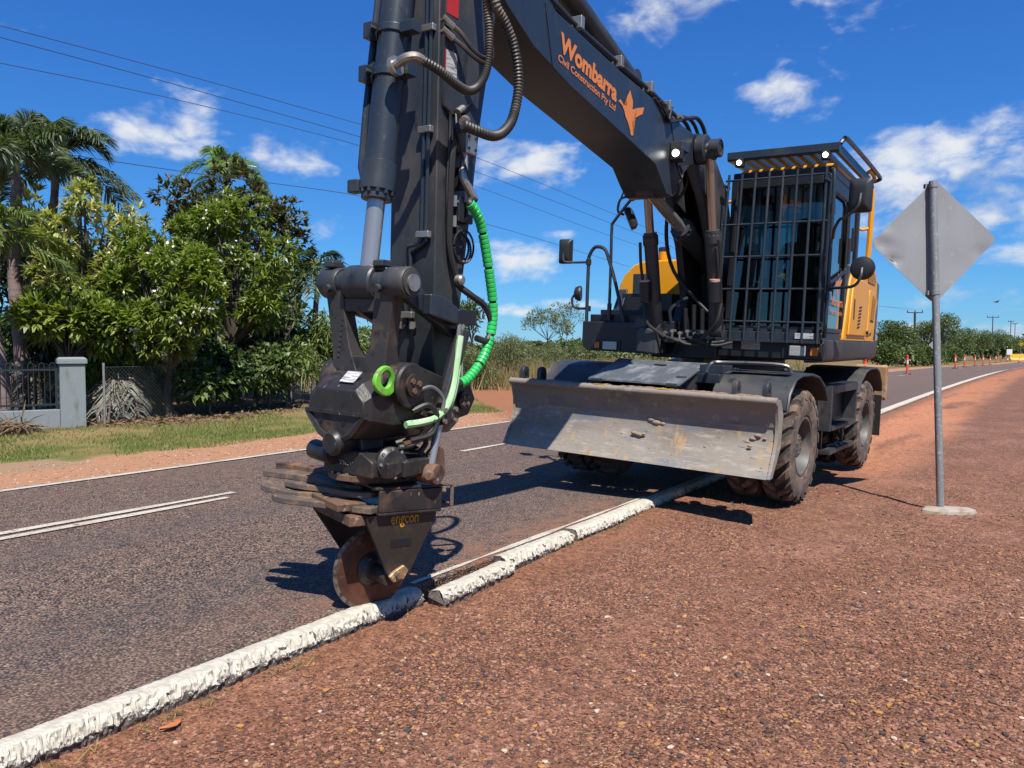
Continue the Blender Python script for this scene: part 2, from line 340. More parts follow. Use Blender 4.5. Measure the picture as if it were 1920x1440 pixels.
M['alu'] = mat('bare_aluminium_sheet', (0.37, 0.37, 0.38), 0.5, 0.25, [((0.31, 0.31, 0.31), 3, 0.4, 0.7, 5, (1, 1, .3), 0.55), ((0.45, 0.44, 0.42), 14, 0.6, 0.75, 5)], bump=(2.2, 0.12, 2))
M['concrete'] = mat('concrete', (0.42, 0.36, 0.29), 0.9, 0.0, [((0.3, 0.2, 0.14), 8, 0.5, 0.7, 5)], bump=(40, 0.4, 5))
M['render'] = mat('pale_blue_grey_render', (0.25, 0.29, 0.30), 0.85, 0.0, [((0.16, 0.18, 0.175), 2.5, 0.48, 0.72, 7, (1, 1, .35)), ((0.3, 0.33, 0.335), 12, 0.55, 0.75, 4), ((.16, .13, .1), 5, .6, .75, 6, (1, 1, .25))], bump=(60, 0.2, 4))
M['fencepaint'] = mat('dark_green_fence_paint', (0.018, 0.03, 0.032), 0.45)
M['chain'] = mat('chain_link_wire', (0.16, 0.17, 0.16), 0.5, 0.6)
M['bark'] = mat('bark', (0.09, 0.07, 0.055), 0.9, 0.0, [((0.16, 0.13, 0.11), 9, 0.45, 0.7, 5, (1, 1, .4))], bump=(20, 0.5, 5))
M['palmbark'] = mat('ringed_palm_bark', (0.24, 0.17, 0.155), 0.85, 0.0, [((0.13, 0.09, 0.085), 7, 0.45, 0.65, 4, (.3, .3, 3))], bump=(12, 0.4, 3))
M['palebark'] = mat('pale_bark', (0.35, 0.31, 0.26), 0.85, 0.0, [((0.14, 0.11, 0.09), 6, 0.5, 0.7, 5, (1, 1, .5))])
M['bollard'] = mat('orange_bollard_plastic', (0.85, 0.07, 0.02), 0.45)
M['reflect'] = mat('white_reflective_band', (0.75, 0.76, 0.78), 0.4)
M['barrier'] = mat('yellow_barrier_plastic', (0.8, 0.5, 0.03), 0.5)
# ================================================================== the setting: ground, road, verge
ROADA = rad(34.4); RZ = pi / 2 - ROADA            # local x = along the road (s), local y = to its far side (n)
DV = Vector((sin(ROADA), cos(ROADA), 0)); NV = Vector((-cos(ROADA), sin(ROADA), 0))
KC = 0.0004
def koff(s):
    t = np.maximum(np.asarray(s, float) - 12, 0); t2 = np.minimum(t, 110)
    return -KC * t2 ** 2 - 2 * KC * t2 * (t - t2)
def zdip(s):
    t = np.clip(np.asarray(s, float) - 40, 0, 70); return -0.0001 * t ** 2
def sn(s, n, z=0.0):
    n = n + float(koff(s)); p = DV * s + NV * n; return Vector((p.x, p.y, z + float(zdip(s))))
def vnoise(x, y, seed=0):
    """smooth value noise on arrays"""
    r = np.random.default_rng(seed).random((256, 256)); xi = np.floor(x).astype(int); yi = np.floor(y).astype(int); fx = x - xi; fy = y - yi
    fx = fx * fx * (3 - 2 * fx); fy = fy * fy * (3 - 2 * fy)
    g = lambda a, b: r[a % 256, b % 256]
    return (g(xi, yi) * (1 - fx) + g(xi + 1, yi) * fx) * (1 - fy) + (g(xi, yi + 1) * (1 - fx) + g(xi + 1, yi + 1) * fx) * fy - 0.5
def fbm(x, y, seed=0, o=4):
    return sum(vnoise(x * 2 ** i, y * 2 ** i, seed + i) / 2 ** i for i in range(o))
def grid(name, S, Nn, zf, mat_, bend=True):
    S = np.asarray(S, float); Nn = np.asarray(Nn, float); a, b = np.meshgrid(S, Nn, indexing='ij')
    z = zf(a, b) + zdip(a); y = b + (koff(a) if bend else 0)
    V = np.stack([a, y, z], -1).reshape(-1, 3); m = len(Nn)
    i, j = np.meshgrid(np.arange(len(S) - 1), np.arange(m - 1), indexing='ij'); q = (i * m + j).ravel()
    o = np_mesh(name, V, np.stack([q, q + m, q + m + 1, q + 1], 1), mat_, smooth=True); o.rotation_euler = (0, 0, RZ); return o

def ground_mat(name, build):
    m = bpy.data.materials.new(name); m.use_nodes = True; t = m.node_tree; b = t.nodes['Principled BSDF']
    co = N(t, 'ShaderNodeTexCoord').outputs['Object']; sp = N(t, 'ShaderNodeSeparateXYZ'); LK(t, co, sp.inputs[0])
    def noise(sc, det=4, off=0.0, rough=0.6, stretch=None):
        mp = N(t, 'ShaderNodeMapping'); LK(t, co, mp.inputs[0]); mp.inputs['Location'].default_value = (off, off * .7, off * .3)
        if stretch: mp.inputs['Scale'].default_value = stretch
        q = N(t, 'ShaderNodeTexNoise'); LK(t, mp.outputs[0], q.inputs[0]); q.inputs['Scale'].default_value = sc; q.inputs['Detail'].default_value = det; q.inputs['Roughness'].default_value = rough; return q.outputs[0]
    def vor(sc, feat='F1', rnd=1.0):
        q = N(t, 'ShaderNodeTexVoronoi'); q.feature = feat; LK(t, co, q.inputs['Vector']); q.inputs['Scale'].default_value = sc; q.inputs['Randomness'].default_value = rnd; return q
    def ramp(x, stops, const=False):
        r = N(t, 'ShaderNodeValToRGB'); LK(t, x, r.inputs[0]); e = r.color_ramp.elements
        if const: r.color_ramp.interpolation = 'CONSTANT'
        e[0].position, e[0].color = stops[0][0], tuple(stops[0][1]) + (1,); e[1].position, e[1].color = stops[-1][0], tuple(stops[-1][1]) + (1,)
        for p, c in stops[1:-1]: q = e.new(p); q.color = tuple(c) + (1,)
        return r.outputs[0]
    s, n = sp.outputs['X'], sp.outputs['Y']
    tt = MA(t, 'MAXIMUM', MA(t, 'SUBTRACT', s, 12.0), 0.0); nn = MA(t, 'ADD', n, MA(t, 'MULTIPLY', MA(t, 'MULTIPLY', tt, tt), KC))
    env = dict(t=t, b=b, co=co, noise=noise, vor=vor, ramp=ramp, s=s, n=nn)
    def bump(h, strength, dist, prev=None):
        q = N(t, 'ShaderNodeBump'); q.inputs['Strength'].default_value = strength; q.inputs['Distance'].default_value = dist; LK(t, h, q.inputs['Height'])
        if prev is not None: LK(t, prev, q.inputs['Normal'])
        return q.outputs[0]
    env['bump'] = bump; build(**env); return m

def b_gravel(t, b, co, noise, vor, ramp, s, n, bump):
    def stones(sc, pal):
        v = vor(sc); w = N(t, 'ShaderNodeSeparateColor'); LK(t, v.outputs['Color'], w.inputs[0])
        return v, ramp(w.outputs[0], pal, True)
    pal = [(0, (0.13, 0.055, 0.035)), (.2, (0.22, 0.095, 0.055)), (.38, (0.07, 0.037, 0.03)), (.5, (0.32, 0.155, 0.10)), (.66, (0.17, 0.078, 0.052)), (.76, (0.40, 0.24, 0.165)), (.86, (0.42, 0.22, 0.06)), (.91, (0.03, 0.028, 0.03)), (.975, (0.50, 0.41, 0.32))]
    v1, c1 = stones(60, pal); v2, c2 = stones(130, pal)
    dust = MIX(t, MR(t, noise(1.1, 5, 4), .38, .62), (0.17, 0.078, 0.05), (0.36, 0.2, 0.15))
    c = MIX(t, MR(t, noise(1.4, 4, 15), .42, .7, .12, .65), c2, dust)
    lg = MR(t, v1.outputs['Distance'], .50, .36)                       # stone bodies over fines
    sel = N(t, 'ShaderNodeSeparateColor'); LK(t, v1.outputs['Color'], sel.inputs[0])
    cover = MR(t, MA(t, 'ADD', MA(t, 'MULTIPLY', noise(.8, 5, 11, stretch=(.55, 1, 1)), 1.5), MA(t, 'MULTIPLY', sel.outputs[1], .4)), .68, 1.05)
    f = MA(t, 'MULTIPLY', lg, cover); c = MIX(t, f, c, c1)
    # trafficked fine orange band beside the road further along, and paler worn patches
    band = MA(t, 'MULTIPLY', MR(t, MA(t, 'ADD', n, MA(t, 'MULTIPLY', noise(.5, 4, 31), .9)), 1.5, 2.1), MR(t, n, 2.85, 2.5)); band = MA(t, 'MULTIPLY', band, MR(t, s, 8.0, 12.5))
    band = MA(t, 'MULTIPLY', band, MR(t, noise(1.3, 5, 2, stretch=(.25, 1, 1)), .28, .5))
    c = MIX(t, MA(t, 'MULTIPLY', band, .85), c, MIX(t, noise(6, 4, 3), (0.50, 0.21, 0.10), (0.66, 0.31, 0.17)))
    edge = MA(t, 'MULTIPLY', MR(t, n, 2.35, 2.75), MR(t, noise(3, 4, 6), .3, .55)); c = MIX(t, MA(t, 'MULTIPLY', edge, .6), c, (0.27, 0.125, 0.07))
    for nc in (1.55, -.25):
        trk = MA(t, 'MULTIPLY', MR(t, MA(t, 'ABSOLUTE', MA(t, 'SUBTRACT', MA(t, 'ADD', n, MA(t, 'MULTIPLY', noise(.35, 2, 21), .5)), nc + .25)), .42, .12), MR(t, noise(.9, 4, 23, stretch=(.4, 1, 1)), .38, .62))
        c = MIX(t, MA(t, 'MULTIPLY', trk, .33), c, MIX(t, noise(24, 4, 25), (0.22, 0.105, 0.066), (0.37, 0.21, 0.15)))
    far = MR(t, s, 14.0, 60.0); c = MIX(t, MA(t, 'MULTIPLY', far, .4), c, (0.24, 0.115, 0.07))
    mot = MA(t, 'ADD', MA(t, 'MULTIPLY', noise(17, 6, 33, .75), .7), MA(t, 'MULTIPLY', noise(45, 4, 35, .7), .6)); c = MIX(t, 1.0, c, MIX(t, MR(t, mot, .46, .86), (.5, .5, .52), (1.5, 1.48, 1.44)), 'MULTIPLY')
    c = MIX(t, 1.0, c, (.72, .655, .60), 'MULTIPLY')
    LK(t, c, b.inputs['Base Color']); b.inputs['Roughness'].default_value = .88; b.inputs['Specular IOR Level'].default_value = .3
    h = MA(t, 'MULTIPLY', MR(t, v1.outputs['Distance'], .55, .05), cover)
    LK(t, bump(h, .8, .009, bump(v2.outputs['Distance'], .55, -.005, bump(noise(9, 6, 8), .5, .02))), b.inputs['Normal'])
M['gravel'] = ground_mat('laterite_gravel', b_gravel)
def b_road(t, b, co, noise, vor, ramp, s, n, bump):
    v = vor(78, rnd=1.0); w = N(t, 'ShaderNodeSeparateColor'); LK(t, v.outputs['Color'], w.inputs[0])
    st = ramp(w.outputs[0], [(0, (0.19, 0.118, 0.085)), (.25, (0.27, 0.18, 0.13)), (.5, (0.33, 0.22, 0.155)), (.68, (0.22, 0.15, 0.118)), (.85, (0.40, 0.275, 0.19)), (.97, (0.52, 0.42, 0.33))], True)
    bit = MR(t, MA(t, 'ADD', v.outputs['Distance'], MA(t, 'MULTIPLY', noise(14, 4, 2), .5)), .64, .92)
    c = MIX(t, bit, st, (0.022, 0.02, 0.023))
    wheel = MR(t, noise(.7, 4, 5, stretch=(.12, 1, 1)), .42, .62)
    c = MIX(t, MA(t, 'MULTIPLY', wheel, .35), c, (0.155, 0.112, 0.095))
    red = MR(t, noise(.5, 5, 9, stretch=(.35, 1, 1)), .5, .7); c = MIX(t, MA(t, 'MULTIPLY', red, .35), c, (0.22, 0.125, 0.08))
    dbr = MA(t, 'MULTIPLY', MA(t, 'MULTIPLY', MR(t, n, 3.6, 3.05), MR(t, noise(7, 6, 17), .42, .6)), MA(t, 'MULTIPLY', MR(t, s, 2.0, 3.4), MR(t, s, 9.0, 5.5))); c = MIX(t, MA(t, 'MULTIPLY', dbr, .75), c, (0.3, 0.14, 0.08))
    pol = MR(t, MA(t, 'ABSOLUTE', MA(t, 'SUBTRACT', MA(t, 'ABSOLUTE', MA(t, 'SUBTRACT', n, 4.7)), .85)), .5, .1); c = MIX(t, MA(t, 'MULTIPLY', pol, .3), c, (0.1, 0.082, 0.078))
    patch = MR(t, noise(2.3, 5, 13), .66, .74); c = MIX(t, MA(t, 'MULTIPLY', patch, .7), c, (0.025, 0.023, 0.026))
    far = MR(t, s, 10.0, 40.0); c = MIX(t, MA(t, 'MULTIPLY', far, .55), c, (0.19, 0.13, 0.108))
    c = MIX(t, 1.0, c, (.68, .665, .655), 'MULTIPLY')
    LK(t, c, b.inputs['Base Color']); b.inputs['Roughness'].default_value = .82; b.inputs['Specular IOR Level'].default_value = .35
    LK(t, bump(v.outputs['Distance'], .9, -.009, bump(noise(3, 4, 3), .2, .02)), b.inputs['Normal'])
M['road'] = ground_mat('chip_seal', b_road)
def b_verge(t, b, co, noise, vor, ramp, s, n, bump):
    e = MA(t, 'ADD', n, MA(t, 'MULTIPLY', MA(t, 'SUBTRACT', noise(.7, 5, 1), .5), 1.6))
    grav = MIX(t, noise(26, 4, 2), (0.30, 0.14, 0.085), (0.55, 0.32, 0.21)); grav = MIX(t, MR(t, n, 8.75, 8.4), grav, MIX(t, noise(40, 3, 4), (0.45, 0.36, 0.3), (0.3, 0.18, 0.13)))
    grass = MIX(t, MR(t, noise(1.2, 5, 6), .38, .62), (0.10, 0.14, 0.03), (0.23, 0.19, 0.07)); grass = MIX(t, MR(t, e, 11.3, 13.0), grass, (0.26, 0.2, 0.09))
    lit = MIX(t, MR(t, noise(30, 5, 7), .4, .65), (0.10, 0.065, 0.04), (0.24, 0.16, 0.10))
    c = MIX(t, MR(t, e, 10.0, 10.35), grav, grass); c = MIX(t, MR(t, e, 13.6, 14.3), c, lit)
    # bare red track leading off, and a paved crossover at the left
    tr = MA(t, 'ADD', MA(t, 'SUBTRACT', s, MA(t, 'MULTIPLY', MA(t, 'SUBTRACT', n, 9), 1.0)), MA(t, 'MULTIPLY', noise(.9, 4, 8), 2.2))
    tm = MA(t, 'MULTIPLY', MR(t, tr, 13.6, 14.3), MR(t, tr, 18.6, 17.6)); c = MIX(t, tm, c, MIX(t, noise(9, 5, 9, stretch=(1, .3, 1)), (0.22, 0.09, 0.05), (0.43, 0.2, 0.11)))
    pv = MA(t, 'MULTIPLY', MR(t, MA(t, 'ADD', s, MA(t, 'MULTIPLY', noise(1.5, 4, 5), .6)), 5.3, 5.0), MA(t, 'MULTIPLY', MR(t, n, 9.55, 9.62), MR(t, n, 10.6, 10.4)))
    c = MIX(t, pv, c, MIX(t, noise(8, 4, 3), (0.3, 0.2, 0.13), (0.38, 0.26, 0.18)))
    scr = MR(t, s, 22, 34); c = MIX(t, MA(t, 'MULTIPLY', scr, MR(t, n, 10.5, 12)), c, MIX(t, noise(.6, 4, 2), (0.16, 0.12, 0.05), (0.3, 0.2, 0.1)))
    c = MIX(t, 1.0, c, (.70, .68, .60), 'MULTIPLY')
    LK(t, c, b.inputs['Base Color']); b.inputs['Roughness'].default_value = .92; b.inputs['Specular IOR Level'].default_value = .2
    LK(t, bump(noise(45, 4, 3), .6, .012), b.inputs['Normal'])
M['verge'] = ground_mat('verge_soil_and_grass', b_verge)
def b_kerb(t, b, co, noise, vor, ramp, s, n, bump):
    sp = N(t, 'ShaderNodeSeparateXYZ'); LK(t, co, sp.inputs[0])
    g = N(t, 'ShaderNodeNewGeometry'); sg = N(t, 'ShaderNodeSeparateXYZ'); LK(t, g.outputs['Normal'], sg.inputs[0])
    k = MA(t, 'ADD', MA(t, 'MULTIPLY', noise(75, 4, 3, .7), 1.5), MA(t, 'MULTIPLY', MR(t, sp.outputs['Z'], .0, -.07, 0, 1, False), .62)); k = MA(t, 'ADD', k, MA(t, 'MULTIPLY', noise(9, 4, 5), .5))
    wear = MR(t, k, 1.37, 1.45)
    w2 = MR(t, noise(6, 5, 7), .62, .7)
    paint = MIX(t, MR(t, noise(20, 5, 2), .35, .7), (0.36, 0.325, 0.26), (0.47, 0.44, 0.37)); paint = MIX(t, MA(t, 'MULTIPLY', w2, .35), paint, (0.4, 0.3, 0.22))
    base = MIX(t, noise(70, 3, 5), (0.022, 0.02, 0.02), (0.13, 0.10, 0.085))
    low = MR(t, sp.outputs['Z'], -.075, -.1); base = MIX(t, low, base, (0.2, 0.1, 0.06))
    brk = MR(t, MA(t, 'ABSOLUTE', VM(t, 'DOT_PRODUCT', g.outputs['True Normal'], tuple(DV))), .55, .75)
    wear = MA(t, 'MAXIMUM', wear, brk)
    LK(t, MIX(t, wear, paint, base), b.inputs['Base Color']); b.inputs['Roughness'].default_value = .75
    LK(t, bump(noise(60, 4, 6), .55, .008, bump(vor(42).outputs['Distance'], .4, .008)), b.inputs['Normal'])
M['kerb'] = ground_mat('white_painted_seal_edge', b_kerb)
M['line'] = mat('white_road_paint', (0.66, 0.60, 0.50), 0.7, 0.0, [((0.52, 0.43, 0.33), 2.5, 0.45, 0.7, 5), ((0.24, 0.17, 0.13), 70, 0.56, 0.64, 4), ((0.2, 0.14, 0.11), 7, 0.62, 0.7, 6)], bump=(80, .5, 3))
M['base'] = mat('bush_soil', (0.2, 0.15, 0.075), 0.95, 0.0, [((0.12, 0.12, 0.04), .15, 0.45, 0.6, 5), ((0.28, 0.17, 0.1), .6, 0.55, 0.7, 5)])

g = MB().add([(-3000, -3000, -.75), (3000, -3000, -.75), (3000, 3000, -.75), (-3000, 3000, -.75)], [(0, 1, 2, 3)]).build('ground', M['base'], fix=False); tag(g, 'bare brown bush soil reaching to the horizon', 'ground', kind='structure')
def shz(a, b):
    edge = np.clip((2.9 - b) / .9, 0, 1)
    z = -.072 - .03 * edge + .05 * fbm(a * .55, b * .55, 3) + .012 * fbm(a * 5, b * 5, 9, 3) * np.clip((14 - a) / 6, 0, 1)
    hole = np.exp(-(((a - 3.75) / .5) ** 4) - (((b - 2.95) / .16) ** 2)) * .02
    z = z * np.clip(.6 + edge, 0, 1) + (1 - np.clip(.6 + edge, 0, 1)) * -.072 - hole
    return np.where(b > 2.95, -.1, z)
S1 = np.concatenate([np.arange(-3, 9, .035), np.arange(9, 20, .15), np.arange(20, 60, 1.), np.arange(60, 420, 8.)])
N1 = np.concatenate([np.arange(-60, -8, 6.), np.arange(-8, -2.5, .4), np.arange(-2.5, 2.96, .035), [2.96, 3.06]])
tag(grid('gravel_shoulder', S1, N1, shz, M['gravel']), 'reddish brown gravel shoulder in the foreground', 'ground', kind='structure')
def rdz(a, b): return -.004 + .01 * fbm(a * .3, b * .3, 21, 2) * np.clip((b - 3) / .5, 0, 1)
S2 = np.concatenate([np.arange(-8, 16, .1), np.arange(16, 60, 1.), np.arange(60, 420, 6.)])
rd = grid('road', S2, np.concatenate([np.arange(3.0, 8.4, .3), [8.42]]), rdz, M['road']); tag(rd, 'worn brown chip seal road', 'road', kind='structure')
# broken edge of the seal: ragged skirt under the road's near side
def ragged_edge():
    V = []; F = []; S = np.arange(-3, 12, .02)
    out = 3.004 + .03 * fbm(S * 9, S * 0 + 2, 5, 3) - .012
    out = np.where((S > 3.32) & (S < 5.2), out - .03, out - .01)
    rows = [(3.12, -.0025), (None, -.002), (None, -.012), (None, -.05), (None, -.11)]
    for k, (nn_, z) in enumerate(rows):
        o = (np.full_like(S, nn_) if nn_ else out + .012 * fbm(S * 16, S * 0 + k * 3, 7 + k, 3) * (k > 1)); V.append(np.stack([S, o, np.full_like(S, z)], 1))
    m = len(S); V = np.concatenate(V); q = np.arange(m - 1)
    for k in range(4): F.append(np.stack([k * m + q, (k + 1) * m + q, (k + 1) * m + q + 1, k * m + q + 1], 1))
    o = np_mesh('broken_seal_edge', V, np.concatenate(F), M['road'], rd, smooth=False); return o
ragged_edge()
def vgz(a, b): return -.012 - .02 * np.clip((b - 8.42) / .4, 0, 1) + .12 * fbm(a * .16, b * .16, 33) * np.clip((b - 9) / 3, 0, 1) + .015 * fbm(a * 2, b * 2, 35, 2) * np.clip((b - 8.6) / 1, 0, 1)
S3 = np.concatenate([np.arange(-14, 40, .3), np.arange(40, 420, 6.)]); N3 = np.concatenate([[8.38, 8.46], np.arange(8.6, 18, .25), np.arange(18, 80, 4.), [90, 160, 300]])
tag(grid('verge', S3, N3, vgz, M['verge']), 'far roadside verge of pink gravel, grass and leaf litter', 'ground', kind='structure')
def strip(name, s0, s1, n0, n1, z, lab, step=.5, wob=.006):
    S = np.arange(s0, s1 + step * .5, step); w = wob * fbm(S * 2.5, S * 0 + n0, 4, 2)
    V = np.concatenate([np.stack([S, n0 + w + koff(S), z + zdip(S)], 1), np.stack([S, n1 - w + koff(S), z + zdip(S)], 1)]); m = len(S); q = np.arange(m - 1)
    o = np_mesh(name, V, np.stack([q, q + 1, m + q + 1, m + q], 1), M['line'], rd); o['label'] = lab; return o
strip('edge_line', -14, 400, 8.25, 8.345, .006, 'thin white edge line along the far side', .25, .012)
strip('centre_line', -10, 4.35, 6.15, 6.24, .006, 'double white centre line', .04, .016); strip('centre_line', -10, 4.55, 6.33, 6.42, .006, 'double white centre line', .04, .016)
strip('edge_remnant', 3.36, 6.6, 3.0, 3.035, .003, 'thin leftover strip of white paint along the cut seal edge', .05, .02)
strip('lane_dash', 8.15, 11.2, 6.36, 6.45, .006, 'single white dash', .1)
for k in range(1, 12): strip('lane_dash', 8.15 + 12 * k, 11.2 + 12 * k, 6.36, 6.45, .008, 'single white dash', .5)

# ------------------------------------------------------------------ painted kerb edge and its broken pieces
def kerb(name, s0, s1, shift, ds, amp, seed, label, cat=None, kind=None, rag=0.02, n_off=(0, 0), dz=(0, 0), lean=0.0, parent_rd=False):
    S = np.arange(s0, s1 + ds * .5, ds); m = len(S); T = (S - s0) / max(s1 - s0, 1e-6)
    prof = [(.158, -.03), (.157, -.006), (.152, .004), (.128, .007), (.104, .007), (.082, .006), (.064, .002), (.050, -.012), (.040, -.028), (.032, -.044), (.030, -.056), (.036, -.07), (.04, -.1), (.158, -.1)]
    V = []
    for k, (a, z) in enumerate(prof):
        am = amp * (1.25 if 5 <= k <= 11 else .4) * (0 if k >= 12 or k == 0 else 1)
        na = am * fbm(S * 48, np.full(m, k * 1.3), seed, 3) * 2.2; nz = am * .7 * fbm(S * 52, np.full(m, k * 1.2 + 5), seed + 3, 3)
        big = .012 * fbm(S * 1.6, S * 0 + 1, seed + 7, 2)
        ss = S + 0
        if rag:
            e = rag * fbm(np.full(m, k * .75), S * 0 + seed, seed + 5, 3); ss = S + e * (np.clip(1 - T * (s1 - s0) / .06, 0, 1) - 0) + e * np.clip(1 - (1 - T) * (s1 - s0) / .06, 0, 1)
        z2 = z + nz + lean * (a - .08)
        V.append(np.stack([ss, 2.84 + a + na + big + n_off[0] * (1 - T) + n_off[1] * T + (koff(S) if not cat else 0), z2 + dz[0] * (1 - T) + dz[1] * T + zdip(S)], 1))
    V = np.stack(V, 1).reshape(-1, 3); p = len(prof); F = []
    i, j = np.meshgrid(np.arange(m - 1), np.arange(p), indexing='ij'); i = i.ravel(); j = j.ravel(); F = np.stack([i * p + j, i * p + (j + 1) % p, (i + 1) * p + (j + 1) % p, (i + 1) * p + j], 1)[:, ::-1]
    o = np_mesh(name, V, F, M['kerb'], smooth=False)
    bm = bmesh.new(); bm.from_mesh(o.data); bm.verts.ensure_lookup_table()
    bm.faces.new([bm.verts[k] for k in range(p)]); bm.faces.new([bm.verts[(m - 1) * p + k] for k in reversed(range(p))]); bmesh.ops.recalc_face_normals(bm, faces=bm.faces)
    bmesh.ops.triangulate(bm, faces=[f for f in bm.faces if len(f.verts) > 4]); bm.to_mesh(o.data); bm.free()
    if cat:
        c = Vector(((s0 + s1) / 2, 2.92 + sum(n_off) / 2, 0)); o.data.transform(Matrix.Translation(-c)); o.location = DV * c.x + NV * c.y; o.rotation_euler = (0, 0, RZ)
    else: o.rotation_euler = (0, 0, RZ)
    tag(o, label, cat, kind=kind); return o
kerb('kerb', -1.2, 3.30, 0, .0075, .008, 41, 'long white painted seal edge from the bottom left corner to the disc', kind='structure')
kerb('kerb', 7.3, 14, 0, .04, .006, 52, 'white painted seal edge running under the excavator', kind='structure', rag=0)
kerb('kerb', 14.0, 330, 0, .6, .004, 56, 'white painted seal edge running off into the distance', kind='structure', rag=0)
kerb('broken_kerb_piece', 3.36, 4.08, 0, .0075, .009, 61, 'loose white kerb chunk pushed out of line just right of the rusty disc', 'kerb piece', rag=.03, n_off=(-.125, -.10), dz=(-.012, -.004), lean=-.1)
kerb('broken_kerb_piece', 4.06, 4.975, 0, .0075, .008, 67, 'middle cracked white kerb piece overlapping the loose chunk', 'kerb piece', rag=.035, n_off=(-.065, -.035), dz=(.02, .004), lean=-.05)
kerb('broken_kerb_piece', 5.05, 7.28, 0, .009, .008, 71, 'long cracked white kerb piece reaching into the shade of the blade', 'kerb piece', rag=.025, n_off=(-.03, 0), dz=(.004, 0))
for o in [x for x in bpy.data.objects if x.name.startswith('broken_kerb')]: o['group'] = 'broken kerb pieces along the cut'

# ------------------------------------------------------------------ loose stones on the shoulder (uncountable)
def pebbles(name, cnt, area, rmin, rmax, zf, mats, pw, label, seed, flat=.6):
    r = np.random.default_rng(seed); ico = []
    bm = bmesh.new(); bmesh.ops.create_icosphere(bm, subdivisions=1, radius=1); V0 = np.array([v.co for v in bm.verts]); F0 = np.array([[v.index for v in f.verts] for f in bm.faces]); bm.free()
    P = area(r, cnt); cnt = len(P); rr = rmin + (rmax - rmin) * r.random(cnt) ** pw
    V = V0[None] * (1 + .45 * (r.random((cnt, len(V0), 1)) - .5)); V = V * (rr[:, None, None] * np.stack([.8 + .7 * r.random(cnt), .7 + .5 * r.random(cnt), flat * (.6 + .6 * r.random(cnt))], 1)[:, None, :])
    th = r.random(cnt) * 6.283; c, s_ = np.cos(th)[:, None], np.sin(th)[:, None]; x = V[..., 0] * c - V[..., 1] * s_; y = V[..., 0] * s_ + V[..., 1] * c
    z = zf(P[:, 0], P[:, 1])[:, None] + rr[:, None] * flat * .4 + V[..., 2]
    V = np.stack([x + P[:, 0, None], y + P[:, 1, None], z], -1).reshape(-1, 3); F = (F0[None] + (np.arange(cnt) * len(V0))[:, None, None]).reshape(-1, 3)
    o = np_mesh(name, V, F, mats, mi=np.repeat(r.choice(len(mats), cnt, p=[.33, .27, .20, .10, .045, .045, .01][:len(mats)] if len(mats) == 7 else None), len(F0))); o.rotation_euler = (0, 0, RZ)
    tag(o, label, 'gravel', kind='stuff'); return o
stone_m = [mat('stone_%d' % i, c, .85, bump=(90, .3, 3)) for i, c in enumerate([(.22, .09, .05), (.33, .15, .09), (.14, .065, .045), (.4, .22, .14), (.46, .22, .06), (.06, .05, .05), (.6, .48, .36)])]
def area_near(r, n):
    d = 1.7 + 7 * r.random(n) ** 1.5; a = (r.random(n) - .42) * 1.35; x = d * np.sin(a); y = d * np.cos(a)
    P = np.stack([x * DV.x + y * DV.y, x * NV.x + y * NV.y], 1)
    k = fbm(P[:, 0] * 1.1, P[:, 1] * 1.1, 77, 3) > -.22 + .5 * r.random(n) - .1
    return P[(P[:, 1] < 2.78) & k]
pebbles('loose_gravel', 52000, area_near, .003, .0145, shz, stone_m, 2.0, 'loose brown, ochre and grey stones strewn over the shoulder', 5)
def area_trench(r, n):
    return np.stack([3.3 + 1.2 * r.random(n), 2.9 + .12 * (r.random(n) - .35)], 1)
pebbles('trench_rubble', 420, area_trench, .004, .018, lambda a, b: np.full(len(a), -.1), stone_m, 2, 'reddish rubble in the cut behind the loose kerb chunk', 8)
def area_verge(r, n): return np.stack([-6 + 26 * r.random(n), 8.5 + 1.5 * r.random(n) ** 1.3], 1)
pebbles('verge_gravel', 6000, area_verge, .006, .018, vgz, [mat('pale_stone_%d' % i, c, .85) for i, c in enumerate([(.5, .26, .17), (.38, .17, .1), (.55, .42, .34)])], 2, 'pink stones scattered along the far edge of the road', 9)
def chip(px, name, size, m, lab, seed):
    P = Vector((0, 0, CAMH)); d = pix_dir(*px); p = P + d * ((-.1 - CAMH) / d.z); r = random.Random(seed); mb = MB()
    s_, n_ = p.dot(DV), p.dot(NV); z = float(shz(np.array([s_]), np.array([n_]))[0]); vs = []
    for k in range(7):
        a = 2 * pi * k / 7; q = size * (.7 + .5 * r.random()); vs.append((q * cos(a), q * .75 * sin(a)))
    mb.loft([[(x, y, 0) for x, y in vs], [(x * .95, y * .95, size * .25) for x, y in vs], [(x * .5, y * .4, size * .45) for x, y in vs]])
    o = mb.build(name, m, sharp=20); o.location = (p.x, p.y, z); o.rotation_euler = (r.random() * .3, r.random() * .3, r.random() * 6); return tag(o, lab, 'stone', 'larger pale stones on the shoulder')
ochre = mat('ochre_stone', (.5, .27, .1), .8, bump=(40, .4, 4)); pale = mat('pale_chip', (.55, .42, .3), .8, bump=(40, .4, 4))
chip((1325, 1246), 'stone', .022, ochre, 'ochre stone near the bottom, right of centre', 1); chip((1360, 1226), 'stone', .016, pale, 'pale chip just behind the ochre stone near the bottom', 2); chip((1540, 1303), 'stone', .018, pale, 'pale stone low in the foreground at the right', 3)
chip((1212, 1113), 'stone', .015, pale, 'cream stone alone on the gravel below the long kerb piece', 4); chip((1283, 1145), 'stone', .018, ochre, 'ochre stone right of the cream one', 5); chip((898, 1150), 'stone', .014, ochre, 'small ochre stone below the loose kerb chunk', 6)
